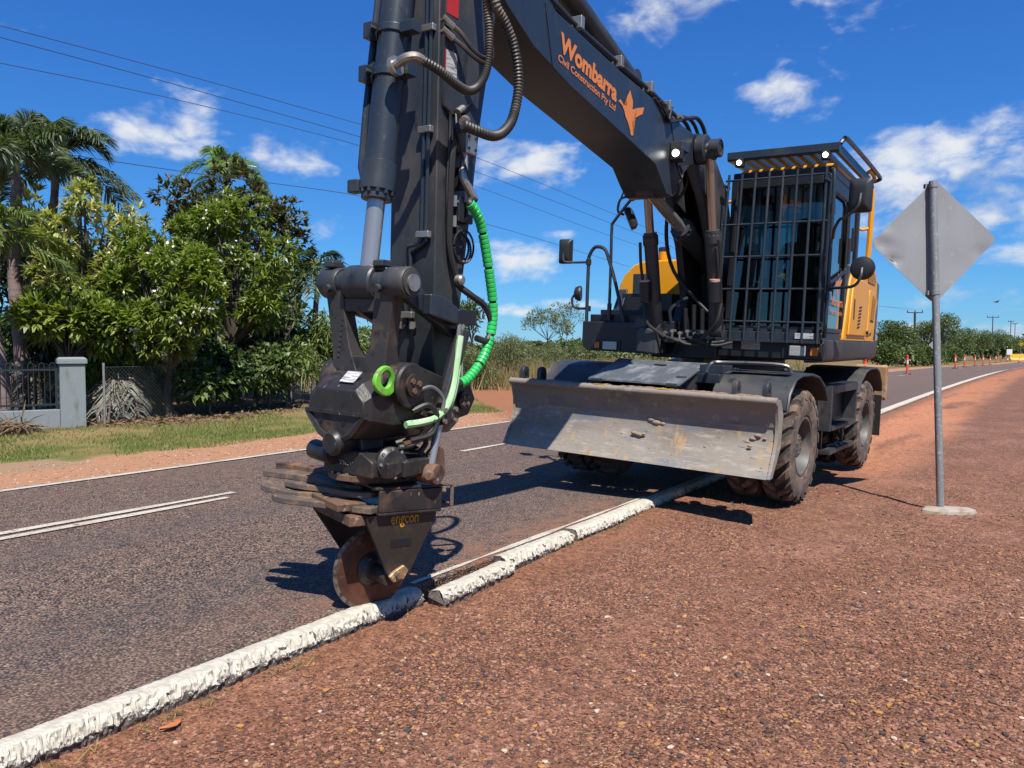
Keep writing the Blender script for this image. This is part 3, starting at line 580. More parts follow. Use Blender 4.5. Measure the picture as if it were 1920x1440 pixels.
# curled dry leaf
d = pix_dir(318, 1362); p = Vector((0, 0, CAMH)) + d * ((-.085 - CAMH) / d.z)
mb = MB(); sec = [(-.045, .002), (-.02, .012), (.005, .017), (.03, .011), (.05, .001)]
vs = []
for i, (x, w) in enumerate(sec):
    y = -.022 * (1 - (x / .05) ** 2); vs += [(x, y - w, .012), (x, y, .004), (x, y + w, .014)]
mb.add(vs, [(i * 3 + j, i * 3 + j + 1, i * 3 + j + 4, i * 3 + j + 3) for i in range(4) for j in range(2)])
o = mb.build('dry_leaf', mat('dry_leaf', (.5, .17, .05), .6), sharp=80, fix=False); o.location = p; o.rotation_euler = (0, 0, 1.0); tag(o, 'curled orange dry leaf beside the white kerb at the bottom left', 'leaf')
# ================================================================== the wheeled excavator
def frame_matrix(O, yaw, roll):
    a, r = rad(yaw), rad(roll); f = Vector((-sin(a), -cos(a), 0)); l = Vector((-f.y, f.x, 0)); u = Vector((0, 0, 1))
    l2 = l * cos(r) + u * sin(r); u2 = u * cos(r) - l * sin(r)
    m = Matrix((f, l2, u2)).transposed().to_4x4(); m.translation = Vector(O); return m
MX = frame_matrix((2.538, 9.094, -.0157), 35.64, -2.4); SWING = rad(2.0); MU = MX @ Matrix.Rotation(SWING, 4, 'Z')
EX = empty('excavator', M=MX)
tag(EX, 'slate grey and yellow wheeled excavator straddling the white kerb', 'excavator')
def low(mb, name, m, bevel=0.0, parent=EX, **k): return mb.build(name, m, parent, bevel, **k)
def upp(mb, name, m, bevel=0.0, parent=None, **k): return mb.build(name, m, parent or EX, bevel, rz=0.0 if parent else SWING, **k)
def text_mesh(name, s, mat_, parent, org, right, upv, w, h, bold=0.0, depth=.002, rz=0.0, label=None, spacing=1.0):
    c = bpy.data.curves.new(name, 'FONT'); c.body = s; c.offset = bold; c.extrude = 0.0; c.resolution_u = 3; c.space_character = spacing
    to = bpy.data.objects.new(name, c); COL.objects.link(to); dg = bpy.context.evaluated_depsgraph_get(); me = bpy.data.meshes.new_from_object(to.evaluated_get(dg)); bpy.data.objects.remove(to)
    X = np.array([v.co for v in me.vertices]); lo, hi = X.min(0), X.max(0); right = Vector(right).normalized(); upv = Vector(upv).normalized(); nn = right.cross(upv); org = Vector(org)
    off = Vector(parent['_off']) if '_off' in parent else Vector()
    for v in me.vertices:
        a = (v.co.x - lo[0]) / (hi[0] - lo[0]) * w; b = (v.co.y - lo[1]) / (hi[1] - lo[1]) * h
        v.co = org + right * a + upv * b + nn * depth - off
    me.materials.clear(); me.materials.append(mat_); me.name = name
    o = link(name, me, parent, rz=rz)
    if label: o['label'] = label
    return o
def bolts(mb, c, axis, R, k, r=.012, h=.012, ph=0.0):
    ax = Vector(axis).normalized(); a = ax.orthogonal().normalized(); b = ax.cross(a); c = Vector(c)
    for i in range(k):
        t = 2 * pi * i / k + ph; p = c + (a * cos(t) + b * sin(t)) * R; mb.cyl(p, p + ax * h, r, n=6)
    return mb

# ---- wheels: dual tyres on both axles
WR = .53
def tyre_mesh():
    prof = [(.272, .10), (.30, .128), (.36, .140), (.43, .138), (.475, .128), (.497, .105), (.502, .05), (.502, -.05), (.497, -.105), (.475, -.128), (.43, -.138), (.36, -.140), (.30, -.128), (.272, -.10)]
    mb = MB(); mb.mi(1); mb.lathe(prof, (0, 0, 0), (0, 1, 0), 48); mb.f = [f for f in mb.f if len(f) == 4]; mb.m = [1] * len(mb.f)
    # sidewalls use the dusty rubber, the crown between lugs the groove rubber
    n = 48
    for i in range(len(mb.f)):
        ring = i // n
        mb.m[i] = 0 if ring < 4 or ring > 8 else 1
    mb.mi(0); K = 20
    for side in (1, -1):
        for i in range(K):
            t0 = 2 * pi * (i + (.5 if side < 0 else 0)) / K; segs = []
            for (yy, dt, w, r0, r1) in ((.006, .30, .034, .495, .538), (.06, .19, .04, .495, .538), (.105, .08, .046, .49, .533), (.134, .02, .047, .47, .508), (.142, 0, .03, .445, .455)):
                a0 = t0 + dt * .8; q = []
                for (rr, dw) in ((r0, 1.18), (r0, -1.18), (r1, -.9), (r1, .9)):
                    a = a0 + dw * w / WR; q.append((rr * sin(a), side * yy, rr * cos(a)))
                segs.append(q)
            mb.loft(segs)
    me_o = mb.build('tyre', [M['tyre'], M['groove']], sharp=30); me = me_o.data; bpy.data.objects.remove(me_o); return me
TYRE = tyre_mesh()
def wheel_meshes(deep):
    w = MB(); h0 = .112
    w.lathe([(.268, h0 - .005), (.283, h0), (.283, h0 + .012), (.262, h0 + .010), (.250, h0 - .02), (.238, .03), (.226, -.06), (.222, -.085), (.13, -.07), (.05, -.07)], (0, 0, 0), (0, 1, 0), 40, caps=False)
    w.lathe([(.268, -h0 + .005), (.283, -h0), (.283, -h0 - .012), (.25, -h0), (.24, -.085)], (0, 0, 0), (0, 1, 0), 40, caps=False)
    a = w.build('wheel', M['rim'], sharp=40, fix=True); wm = a.data; bpy.data.objects.remove(a)
    h = MB(); h.lathe([(.165, -.075), (.165, -.03), (.125, -.015), (.12, .055), (.105, .075), (.0, .078)], (0, 0, 0), (0, 1, 0), 28); bolts(h, (0, .07, 0), (0, 1, 0), .075, 8, .009, .016)
    a = h.build('hub', M['rim'], sharp=35); hm = a.data; bpy.data.objects.remove(a)
    b = bolts(MB(), (0, -.03, 0), (0, 1, 0), .145, 10, .013, .03); a = b.build('wheel_nuts', M['rim'], sharp=35); bm_ = a.data; bpy.data.objects.remove(a); return wm, hm, bm_
WM, HM, NM = wheel_meshes(True)
for ax in (1.38, -1.38):
    for sd in (1, -1):
        for q, yy in enumerate((1.115, .785)):
            wo = link('wheel', WM, EX); wo.location = (ax, sd * yy, WR); wo.rotation_euler = (0, random.random() * 6, 0 if sd > 0 else pi)
            link('tyre', TYRE, wo)
            if q == 0: link('hub', HM, wo); link('wheel_nuts', NM, wo)

# ---- chassis
mb = MB(); mb.prism([(-2.2, .62), (-2.2, 1.02), (-1.9, 1.12), (1.9, 1.12), (2.15, 1.0), (2.2, .72), (1.8, .62), (.9, .55), (-.9, .55)], 1, -.40, .40)
mb.box((-1.0, -.62, .7), (1.0, .62, 1.08)); low(mb, 'chassis', M['black'], .015)
for x in (1.38, -1.38):
    mb = MB(); mb.tube([(x, -.66, WR), (x, -.45, WR), (x, -.3, WR), (x, 0, WR - .02), (x, .3, WR), (x, .45, WR), (x, .66, WR)], [.16, .13, .13, .22, .13, .13, .16], 16); low(mb, 'axle', M['black'])
low(MB().lathe([(.66, 1.10), (.66, 1.16), (.60, 1.18), (.60, 1.30), (.68, 1.31), (.68, 1.35)], (0, 0, 0), (0, 0, 1), 48), 'swing_bearing', M['black'])
low(MB().box((.62, -.06, 1.22), (.70, .10, 1.29)), 'decal', M['warn'])
# fenders
def fender(x0, x1, front, name='fender'):
    for sd in (1, -1):
        mb = MB(); pr = []
        if front: outer = [(2.10, .92), (2.06, 1.06), (1.90, 1.19), (1.70, 1.225), (1.36, 1.225), (1.10, 1.19), (.88, 1.09), (.74, .95)]
        else: outer = [(-.70, .95), (-.84, 1.09), (-1.06, 1.19), (-1.32, 1.225), (-1.66, 1.225), (-1.86, 1.18), (-2.04, 1.04), (-2.10, .92)]
        inner = [(x + (1.4 * (1 if front else -1) - x) * .018, z - .022) for x, z in reversed(outer)]
        mb.prism(outer + inner, 1, sd * .58, sd * 1.272)
        # inner skirt closing the arch towards the chassis
        mb.box((min(outer[2][0], outer[5][0]) + .02, sd * .58 - .01, 1.02), (max(outer[2][0], outer[5][0]) - .02, sd * .58 + .01, 1.2))
        fo = low(mb, name, M['slate2'], .006)
        lip = MB(); lip.tube([(x, sd * 1.272, z - .012) for x, z in outer], .014, 6); lip.build('fender_lip', M['slate2'], fo)
fender(0, 0, True); fender(0, 0, False)
mb = MB(); mb.tube(spline([(2.04, .50, 1.20), (2.0, .53, 1.285), (1.93, .62, 1.30), (1.80, 1.12, 1.30), (1.79, 1.2, 1.23)], 5), .020, 8); low(mb, 'grab_rail', M['slate'])
mb = MB(); mb.box((1.76, .66, 1.228), (1.86, 1.20, 1.24)); bolts(mb, (1.81, .7, 1.24), (0, 0, 1), .03, 2); low(mb, 'fender_plate', M['slate2'], .002)
mb = MB(); mb.box((1.62, .36, 1.1), (1.86, .60, 1.27)); mb.box((1.86, .40, 1.10), (2.0, .62, 1.19)); low(mb, 'manifold_block', M['slate'], .008)
mb = MB(); mb.lathe([(.03, -.05), (.045, -.045), (.045, .045), (.03, .05)], (2.2, .33, 1.12), (0, 1, 0), 14); mb.box((2.12, .30, 1.0), (2.2, .36, 1.14)); low(mb, 'pivot_bracket', M['slate'], .004)
# sloping cover plate over the chassis nose
mb = MB(); P = [(2.44, -.52, 1.085), (2.44, .42, 1.085), (1.60, .34, 1.255), (1.60, -.64, 1.255)]
mb.loft([P, [(x, y, z + .02) for x, y, z in P]]); hc = low(mb, 'hatch_cover', mat('scuffed_hatch_plate', (.085, .096, .108), .42, .1, [((.2, .215, .225), 3, .45, .7, 6, (1, 2.5, 1), .5), ((.2, .17, .13), 8, .6, .75, 5, (.5, 2, 1), .7)], bump=(18, .06, 4)), .003)
mb = MB(); mb.box((1.78, -.13, 1.238), (1.82, -.01, 1.24 + .006)); mb.build('hand_slot', M['grille'], hc)
mb = MB(); mb.prism([(2.42, 1.08), (1.60, 1.25), (1.55, 1.0), (2.0, .95)], 1, .335, .36); mb.build('side_cheek', M['slate2'], hc)
for y in (-.42, .34): MB().cyl((2.45, y - .05, 1.09), (2.45, y + .05, 1.09), .018, n=10).build('hinge', M['slate'], hc)
# dozer blade
face = [(2.52, 1.045), (2.50, 1.01), (2.462, .93), (2.435, .84), (2.430, .76), (2.445, .68), (2.485, .59), (2.53, .50), (2.59, .40)]
BY0, BY1 = -1.385, 1.305
mb = MB(); back = [(x - .028, z) for x, z in reversed(face)]; back[0] = (2.575, .40)
K = 24
for i in range(K):
    pass
mb.mi(0); mb.prism(face + back, 1, BY0, BY1); bl = low(mb, 'dozer_blade', M['blade'], .0)
mb = MB(); mb.lathe([(.034, BY0), (.034, BY1)], (2.505, 0, 1.02), (0, 1, 0), 14); mb.build('top_roll', M['bladetop'], bl)
mb = MB(); up = [(2.526, 1.0), (2.500, .985), (2.466, .92), (2.441, .85), (2.4365, .80)]; mb.prism([(x + .004, z) for x, z in up] + [(x - .006, z) for x, z in reversed(up)], 1, BY0 + .01, BY1 - .01); mb.build('upper_face', M['bladetop'], bl)
mb = MB(); mb.prism([(2.555, .455), (2.602, .385), (2.588, .38), (2.535, .455)], 1, BY0 + .002, BY1 - .002); mb.build('cutting_edge', M['blade'], bl)
for y in (BY0, BY1 - .022):
    mb = MB(); mb.prism([(2.51, 1.04), (2.478, .93), (2.452, .84), (2.448, .76), (2.462, .68), (2.50, .59), (2.545, .5), (2.607, .39), (2.54, .39), (2.36, .62), (2.33, .9), (2.42, 1.03)], 1, y - .004, y + .024); mb.build('end_plate', M['blade'], bl, .002)
for y in (-1.27, -1.06, .93, 1.19):
    mb = MB(); c = (2.43, 0, 1.10); o_ = [(2.49, 1.0), (2.37, 1.0), (2.37, 1.10)] + [(2.43 + .06 * cos(rad(a)), 1.12 + .06 * sin(rad(a))) for a in (170, 135, 90, 45, 10)] + [(2.49, 1.10)]
    mb.prism(o_, 1, y - .022, y + .022); lg = mb.build('lifting_lug', M['slate2'], bl, .006)
    MB().cyl((2.43, y - .026, 1.11), (2.43, y + .026, 1.11), .026, n=14).build('lug_eye', M['grille'], lg)
r_ = random.Random(4); mb = MB()                                    # soil lying along the top and stuck to the face
for i in range(110):
    y = BY0 + .05 + (BY1 - BY0 - .1) * r_.random(); s_ = .012 + .018 * r_.random()
    if -.1 < y < 1.2 or r_.random() < .3: mb.ball((2.49 - .05 * r_.random(), y, 1.05), (s_ * 1.2, s_ * 2.2, s_ * .5), 3)
mb.build('caked_soil', M['dirt'], bl, sharp=60)['kind'] = 'stuff'
mb = MB()
for (y, z, s_) in ((.16, .76, .030), (.21, .74, .034), (.27, .735, .022), (.02, .63, .026), (.07, .62, .03), (.11, .63, .02), (.36, .83, .02), (1.05, .66, .02), (1.1, .69, .022), (1.14, .72, .024), (1.09, .63, .017), (-.95, .62, .014), (.7, .58, .012), (-.6, .8, .008), (-.3, .86, .009), (1.2, .7, .013)):
    i = min(range(len(face)), key=lambda k: abs(face[k][1] - z)); mb.ball((face[i][0] + .006, y, z), (s_ * .5, s_ * 1.4, s_ * .7), 4)
for i in range(60):
    y = -.6 + .9 * r_.random(); z = .86 + .11 * r_.random(); mb.ball((2.478 + (z - .93) * .45, y, z), .004 + .005 * r_.random(), 3)
mb.build('mud_clods', mat('dry_mud', (.26, .19, .14), .95, bump=(50, .5, 4)), bl, sharp=60)['kind'] = 'stuff'
for y in (-.35, .3): MB().box((2.495, y - .06, 1.053), (2.525, y + .06, 1.0565)).build('decal', M['warn'], bl)
for y in (-.45, .45):
    mb = MB(); mb.prism([(2.41, .6), (2.39, .8), (1.9, .86), (1.7, .7), (1.9, .6)], 1, y - .07, y + .07); low(mb, 'blade_arm', M['black'], .01)
# access step between the near wheels
for sd in (1, -1):
    mb = MB(); y0, y1 = sd * 1.14, sd * 1.275
    ya, yb = min(y0, y1), max(y0, y1)
    mb.prism([(.56, .60), (.56, 1.07), (-.62, 1.07), (-.66, .60)], 1, sd * .62, sd * 1.14)
    tb = low(mb, 'tool_box', M['black'], .006)
    fr = MB(); fr.box((.50, ya, .60), (.56, yb, 1.075)); fr.box((-.66, ya, .60), (-.60, yb, 1.075)); fr.box((-.599, ya, .99), (.499, yb, 1.07)); fr.build('step_frame', M['slate2'], tb, .005)
    st = MB(); st.box((-.599, ya - .02, .605), (.499, yb + .01, .64)); s1 = st.build('step_tread', M['slate2'], tb, .003)
    sr = MB(); [sr.box((-.58 + i * .07, ya, .641), (-.55 + i * .07, yb, .653)) for i in range(16)]; [sr.box((-.58 + i * .07, ya, 1.071), (-.55 + i * .07, yb, 1.082)) for i in range(16)]; sr.build('step_teeth', M['slate2'], tb)['kind'] = 'stuff'
    lo_ = MB(); lo_.box((-.62, ya - .03, .35), (.50, yb + .0, .39)); [lo_.box((-.6 + i * .07, ya, .391), (-.57 + i * .07, yb, .402)) for i in range(16)]; lo_.box((-.55, ya, .39), (-.5, ya + .03, .62)); lo_.box((.4, ya, .39), (.45, ya + .03, .62)); lo_.build('lower_step', M['slate2'], tb, .003)
    so = MB(); r_ = random.Random(9)
    for i in range(26): so.ball((-.1 + .5 * r_.random() - .2, ya + .02 + .08 * r_.random(), .40), (.03 + .03 * r_.random(), .02, .008 + .012 * r_.random()), 3)
    so.build('step_soil', M['dirt'], tb, sharp=60)['kind'] = 'stuff'
# rear stabiliser pads
for sd in (1, -1):
    mb = MB(); mb.prism([(-2.14, 1.02), (-2.14, .82), (-2.40, .78), (-2.40, 1.2), (-2.3, 1.16)], 1, sd * .9, sd * 1.14); rs = low(mb, 'stabiliser', M['black'], .01)
    p = MB(); p.prism([(-2.395, .80), (-2.395, 1.215), (-2.47, 1.235), (-2.53, 1.2), (-2.53, .80), (-2.46, .76)], 1, sd * .88, sd * 1.27); p.build('pad', M['pad'], rs, .012)
    q = MB(); q.box((-2.30, sd * .7 if sd > 0 else sd * 1.25, .30), (-2.28, sd * 1.25 if sd > 0 else sd * .7, .84)); q.build('mud_flap', M['rubber'], rs)

# ------------------------------------------------------------------ upper structure
mb = MB(); mb.box((-2.05, -1.18, 1.36), (1.08, 1.20, 1.52)); mb.box((-.6, -.5, 1.3), (1.2, .22, 1.5)); upp(mb, 'upper_frame', M['black'], .012)
# right-hand tank and step boxes
prof = [(-1.19, 1.66), (-1.19, 1.43), (-1.17, 1.375), (-1.12, 1.345), (-.30, 1.335), (-.30, 1.66)]
mb = MB(); mb.prism(prof, 0, .55, 1.50); tk = upp(mb, 'tank_box', M['black'], .012)
mb = MB(); mb.box((.45, -1.17, 1.661), (1.36, -.42, 1.74)); mb.box((.38, -1.15, 1.741), (1.16, -.46, 1.80)); mb.build('step_box', M['black'], tk, .008)
mb = MB(); mb.prism([(-1.07, 1.80), (-1.03, 2.0), (-.42, 2.0), (-.42, 1.80)], 0, .2, .86); mb.build('rear_step', M['black'], tk, .01)
mb = MB(); mb.box((.84, -.90, 1.99), (.875, -.60, 2.22)); mb.build('grey_panel', M['slate'], tk, .006)
mb = MB(); mb.prism([(.95, 1.80), (.80, 2.05), (.77, 2.05), (.92, 1.80)], 1, -1.10, -1.0); mb.build('panel_stay', M['slate'], tk, .003)
hl = MB(); hl.box((1.5, -1.06, 1.345), (1.512, -.72, 1.465)); hl = hl.build('headlight', M['plastic'], tk, .004)
MB().box((1.513, -.92, 1.36), (1.53, -.755, 1.45)).build('lens', M['lens'], hl, .006); MB().box((1.513, -1.02, 1.37), (1.53, -.96, 1.44)).build('indicator', M['amber'], hl, .006)
mb = MB(); mb.prism([(-.50, 1.35), (-.50, 1.58), (-.46, 1.62), (-.28, 1.58), (-.26, 1.335)], 0, 1.35, 1.6); mb.build('end_cover', M['slate'], tk, .02)
mb = MB(); mb.prism([(-.56, 1.60), (-.53, 1.70), (-.36, 1.70), (-.42, 1.60)], 0, 1.36, 1.56); mb.build('corner_step', M['slate'], tk, .006)
# hood
A_ = [(-1.235, 1.58), (-1.22, 2.12), (-1.17, 2.25), (-1.05, 2.38), (-.9, 2.43), (.15, 2.44), (.24, 2.3), (.24, 1.58)]
B_ = [(-1.215, 1.58), (-1.19, 2.10), (-1.13, 2.23), (-1.01, 2.345), (-.87, 2.39), (.12, 2.40), (.2, 2.3), (.2, 1.58)]
mb = MB(); mb.loft([[(-1.95, y, z) for y, z in A_], [(.28, y, z) for y, z in A_], [(.62, y, z) for y, z in B_]]); hd = upp(mb, 'engine_hood', M['yellow'], .018, seg=3)
mb = MB(); mb.loft([[(.30, y, z + .004) for y, z in A_[1:6]] + [(.30, .1, 2.2), (.30, -1.0, 2.0)], [(.345, y * 1.004, z + .004) for y, z in [(a[0] * .9 + b[0] * .1, a[1] * .88 + b[1] * .12 + .01) for a, b in zip(A_[1:6], B_[1:6])]] + [(.345, .1, 2.2), (.345, -1.0, 2.0)]]); 
mb = MB(); mb.lathe([(.05, 2.30), (.062, 2.33), (.062, 2.56), (.05, 2.575), (.045, 2.575), (.045, 2.4)], (.25, -.80, 0), (0, 0, 1), 20); ex = mb.build('exhaust_stack', M['yellow'], hd); MB().lathe([(.064, 2.53), (.066, 2.575), (.05, 2.585), (.03, 2.58)], (.25, -.80, 0), (0, 0, 1), 20).build('exhaust_cap', M['slate'], ex)
mb = MB(); [mb.tube(p, .018, 8) for p in ([(.2, -.42, 2.3), (.2, -.42, 3.02), (.2, -.40, 3.06), (-.9, -.4, 3.08), (-.9, -.4, 2.4)], [(.2, -.42, 2.7), (-.9, -.4, 2.72)], [(.2, -.42, 3.05), (.2, .24, 3.1)], [(.2, -.42, 2.72), (.2, .24, 2.74)])]; mb.build('roof_rail', M['yellow'], hd)
# counterweight
mb = MB(); cwp = [(-1.72, 1.27), (-2.05, 1.24), (-2.28, 1.05), (-2.38, .6), (-2.4, 0), (-2.38, -.6), (-2.28, -1.05), (-2.05, -1.22), (-1.72, -1.24)]
mb.prism([(x, y) for x, y in cwp], 2, 1.36, 2.3); cw = upp(mb, 'counterweight', M['slate'], .03, seg=3)
text_mesh('model_lettering', 'HW', M['white'], cw, (-1.76, 1.275, 1.655), (-1, -.05, 0), (0, 0, 1), .17, .075, .012, label='white model letters'); text_mesh('model_lettering', '180A', M['white'], cw, (-1.74, 1.275, 1.555), (-1, -.05, 0), (0, 0, 1), .28, .085, .012, label='white model number')
mb = MB(); mb.lathe([(.0, .0), (.035, .002), (.035, .004)], (-1.82, 1.272, 1.79), (0, 1, 0), 16); mb.build('badge', mat('badge', (.7, .25, .2), .4), cw)
# near-side body: skirt and yellow engine doors
mb = MB(); sk = [(1.275, 1.54), (1.275, 1.40), (1.262, 1.35), (1.22, 1.318), (1.1, 1.31), (1.1, 1.54)]
secs = []
for (x, dy) in ((1.10, -.035), (1.06, -.008), (1.0, 0), (-1.9, 0), (-2.05, -.02), (-2.16, -.09)): secs.append([(x, y + dy, z) for y, z in sk])
mb.loft(secs); skt = upp(mb, 'side_skirt', M['slate2'], .01)
mb = MB(); mb.prism([(1.06, 1.34), (1.06, 1.51), (.2, 1.51), (.2, 1.34)][:0] or [(.20, 1.335), (.20, 1.52), (1.25, 1.52), (1.25, 1.335)], 0, .95, 1.105); fb = upp(mb, 'front_panel', M['black'], .015)
hl = MB().box((1.106, .86, 1.345), (1.122, 1.235, 1.50)).build('headlight', M['plastic'], fb, .012)
MB().box((1.123, .93, 1.375), (1.142, 1.09, 1.475)).build('lens', M['lens'], hl, .008); MB().box((1.123, 1.13, 1.38), (1.142, 1.205, 1.465)).build('indicator', M['amber'], hl, .008)
for (y0, y1) in ((.25, .36), (.45, .64)): MB().box((1.106, y0, 1.42), (1.109, y1, 1.515)).build('decal', M['decal'], fb)
dp = [(.24, 1.55), (.02, 2.20), (-.06, 2.28), (-.35, 2.40), (-.9, 2.46), (-1.5, 2.42), (-1.72, 2.30), (-1.86, 2.05), (-1.80, 1.85), (-1.68, 1.55)]
mb = MB(); mb.prism(dp, 1, .9, 1.262); ed = upp(mb, 'engine_door', M['yellow'], .02, seg=3)
mb = MB(); mb.prism([(.10, 1.60), (-.06, 2.12), (-.22, 2.22), (-.62, 2.24), (-1.02, 2.20), (-1.08, 2.05), (-1.05, 1.70), (-1.0, 1.60)], 1, 1.255, 1.285); mb.build('door_bulge', M['yellow'], ed, .02, seg=3)
mb = MB(); mb.prism([(-1.12, 1.62), (-1.12, 2.16), (-1.58, 2.14), (-1.66, 2.02), (-1.5, 1.66)], 1, 1.255, 1.285); mb.build('door_bulge', M['yellow'], ed, .015)
for i in range(7): MB().prism([(-.37 + i * -.012, 1.68 + i * .038), (-.37 + i * -.012, 1.70 + i * .038), (-.53 + i * -.012, 1.715 + i * .038), (-.53 + i * -.012, 1.695 + i * .038)], 1, 1.28, 1.2875).build('vent_slot', M['grille'], ed)
mb = MB(); mb.prism([(-1.22, 1.78), (-1.32, 2.10), (-1.54, 2.06), (-1.44, 1.78)], 1, 1.283, 1.288); gr = mb.build('grille', M['grille'], ed)
mb = MB(); [mb.prism([(-1.225 - .1 * t, 1.785 + .31 * t), (-1.225 - .1 * t, 1.797 + .31 * t), (-1.445 - .1 * t, 1.787 + .28 * t), (-1.445 - .1 * t, 1.775 + .28 * t)], 1, 1.288, 1.293) for t in [i / 13 for i in range(1, 13)]]; mb.build('grille_slats', M['yellow'], gr)
mb = MB(); mb.prism([(-1.05, 2.24), (-.95, 2.40), (-1.42, 2.39), (-1.62, 2.28)], 1, 1.262, 1.268); gr = mb.build('upper_grille', M['grille'], ed)
mb = MB(); [mb.box((-1.55, 1.268, 2.252 + i * .02), (-1.03, 1.273, 2.262 + i * .02)) for i in range(7)]; mb.build('grille_slats', M['yellow'], gr)
MB().box((-.16, 1.286, 1.78), (-.11, 1.289, 2.0)).build('handle_recess', M['grille'], ed); MB().cyl((-.98, 1.28, 1.65), (-.98, 1.31, 1.65), .022, n=12).build('lock', M['plastic'], ed)
MB().box((.3, 1.2, 1.548), (-1.7, 1.268, 1.562)).build('bottom_trim', M['yellow'], ed)
mb = MB(); mb.tube(spline([(-.86, 1.22, 2.40), (-.86, 1.27, 2.5), (-.86, 1.275, 3.2), (-.86, 1.24, 3.38), (-.9, 1.2, 3.4)], 5), .03, 8); mb.box((-1.0, 1.15, 2.40), (-.72, 1.29, 2.48)); mb.tube([(-.86, 1.27, 2.86), (-.82, 1.2, 2.84), (-.80, 1.1, 2.88)], .02, 6); upp(mb, 'rear_post', M['yellow'], .004)
# ------------------------------------------------------------------ cab
CX0, CX1, CY0, CY1, CZ0, CZ1 = -.42, 1.16, .28, 1.24, 1.53, 3.20
cabm = MB(); cabm.box((CX0, CY0, CZ0), (CX1, CY1, CZ0 + .08)); cabm.box((CX0, CY0, 3.12), (CX1 - .04, CY1, CZ1))
for (x0, x1, y0, y1) in ((CX1 - .085, CX1, CY0, CY0 + .07), (CX1 - .085, CX1, CY1 - .07, CY1), (CX0, CX0 + .10, CY0, CY0 + .07), (CX0, CX0 + .10, CY1 - .07, CY1), (.12, .22, CY1 - .05, CY1)):
    cabm.box((x0, y0, CZ0 + .081), (x1, y1, 3.119))
cabm.box((CX1 - .05, CY0 + .071, CZ0 + .081), (CX1, CY1 - .071, CZ0 + .13)); cabm.box((CX1 - .05, CY0 + .071, 3.03), (CX1, CY1 - .071, 3.119))
cabm.box((.221, CY1 - .05, CZ0 + .081), (CX1 - .086, CY1, 1.66)); cabm.box((.221, CY1 - .05, 3.0), (CX1 - .086, CY1, 3.119)); cabm.box((CX0 + .101, CY1 - .05, CZ0 + .081), (.119, CY1, 2.35)); cabm.box((CX0 + .101, CY1 - .05, 3.0), (.119, CY1, 3.119))
cabm.box((CX0 + .101, CY0, CZ0 + .081), (CX1 - .086, CY0 + .05, 1.95))
cab = upp(cabm, 'cab', M['black'], .012)
gp = lambda nm, lo, hi, m='glass': MB().box(lo, hi).build(nm, M[m], cab)
gp('windscreen', (CX1 - .035, CY0 + .072, CZ0 + .131), (CX1 - .027, CY1 - .072, 3.029)); gp('side_window', (.222, CY1 - .030, 1.661), (CX1 - .087, CY1 - .022, 2.999), 'dglass'); gp('side_window', (CX0 + .102, CY1 - .030, 2.351), (.118, CY1 - .022, 2.999), 'dglass')
gp('side_window', (CX0 + .102, CY0 + .02, 1.951), (CX1 - .087, CY0 + .028, 3.118)); gp('rear_window', (CX0 + .03, CY0 + .072, 2.2), (CX0 + .038, CY1 - .072, 3.118))
MB().box((CX0 + .02, CY0 + .072, CZ0 + .081), (CX0 + .06, CY1 - .072, 2.2)).build('rear_wall', M['black'], cab)
mb = MB(); mb.prism([(.24, 2.36), (.24, 2.98), (1.04, 2.98), (1.06, 2.30)], 1, CY1 - .052, CY1 - .040); 
mb = MB(); mb.tube([(.26, CY1 + .003, 2.30), (.26, CY1 + .003, 2.94), (.30, CY1 + .003, 2.98), (1.0, CY1 + .003, 2.98), (1.04, CY1 + .003, 2.94), (1.04, CY1 + .003, 2.12), (1.0, CY1 + .003, 2.09), (.30, CY1 + .003, 2.26)], .016, 6, closed=True); mb.build('window_seal', M['plastic'], cab)
MB().box((.20, CY1 + .001, 2.35), (.26, CY1 + .035, 2.62)).build('door_handle', M['plastic'], cab, .01); MB().box((.02, CY1 + .001, 2.5), (.05, CY1 + .03, 2.75)).build('grab_handle', M['plastic'], cab, .008)
for z in (1.9, 2.75): MB().box((CX1 - .10, CY1 + .001, z), (CX1 - .02, CY1 + .035, z + .09)).build('hinge', M['slate'], cab, .005)
text_mesh('door_lettering', 'Wombarra', M['orange'], cab, (.86, CY1 + .003, 1.885), (-1, 0, 0), (0, 0, 1), .56, .095, .02, .002, label='orange company name on the door')
text_mesh('door_lettering', 'Civil Construction', M['orange'], cab, (.86, CY1 + .003, 1.80), (-1, 0, 0), (0, 0, 1), .56, .05, .015, .002, label='small orange line under the company name')
BIRD = [(3.651, 3.278), (3.607, 3.298), (3.55, 3.27), (3.494, 3.279), (3.506, 3.341), (3.453, 3.409), (3.394, 3.336), (3.397, 3.276), (3.319, 3.306), (3.183, 3.346), (3.208, 3.289), (3.305, 3.244), (3.366, 3.21), (3.392, 3.182), (3.358, 3.141), (3.362, 3.086), (3.406, 3.078), (3.419, 3.116), (3.462, 3.157), (3.514, 3.194), (3.537, 3.229), (3.58, 3.262)]
def bird(name, parent, cx, cz, sc, y, rz=0.0, k=None):
    me = bpy.data.meshes.new(name); bm = bmesh.new(); off = Vector(parent['_off']) if '_off' in parent else Vector()
    f = bm.faces.new([bm.verts.new(Vector((cx + (a - 3.42) * sc * (1 if k is None else k), y, cz + (b - 3.24) * sc)) - off) for a, b in BIRD]); bmesh.ops.triangulate(bm, faces=[f]); bmesh.ops.recalc_face_normals(bm, faces=bm.faces); bm.to_mesh(me); bm.free()
    me.materials.append(M['orange']); o = link(name, me, parent, rz=rz); o['label'] = 'orange flying bird emblem'; return o
bird('bird_emblem', cab, .58, 2.1, .75, CY1 + .005)
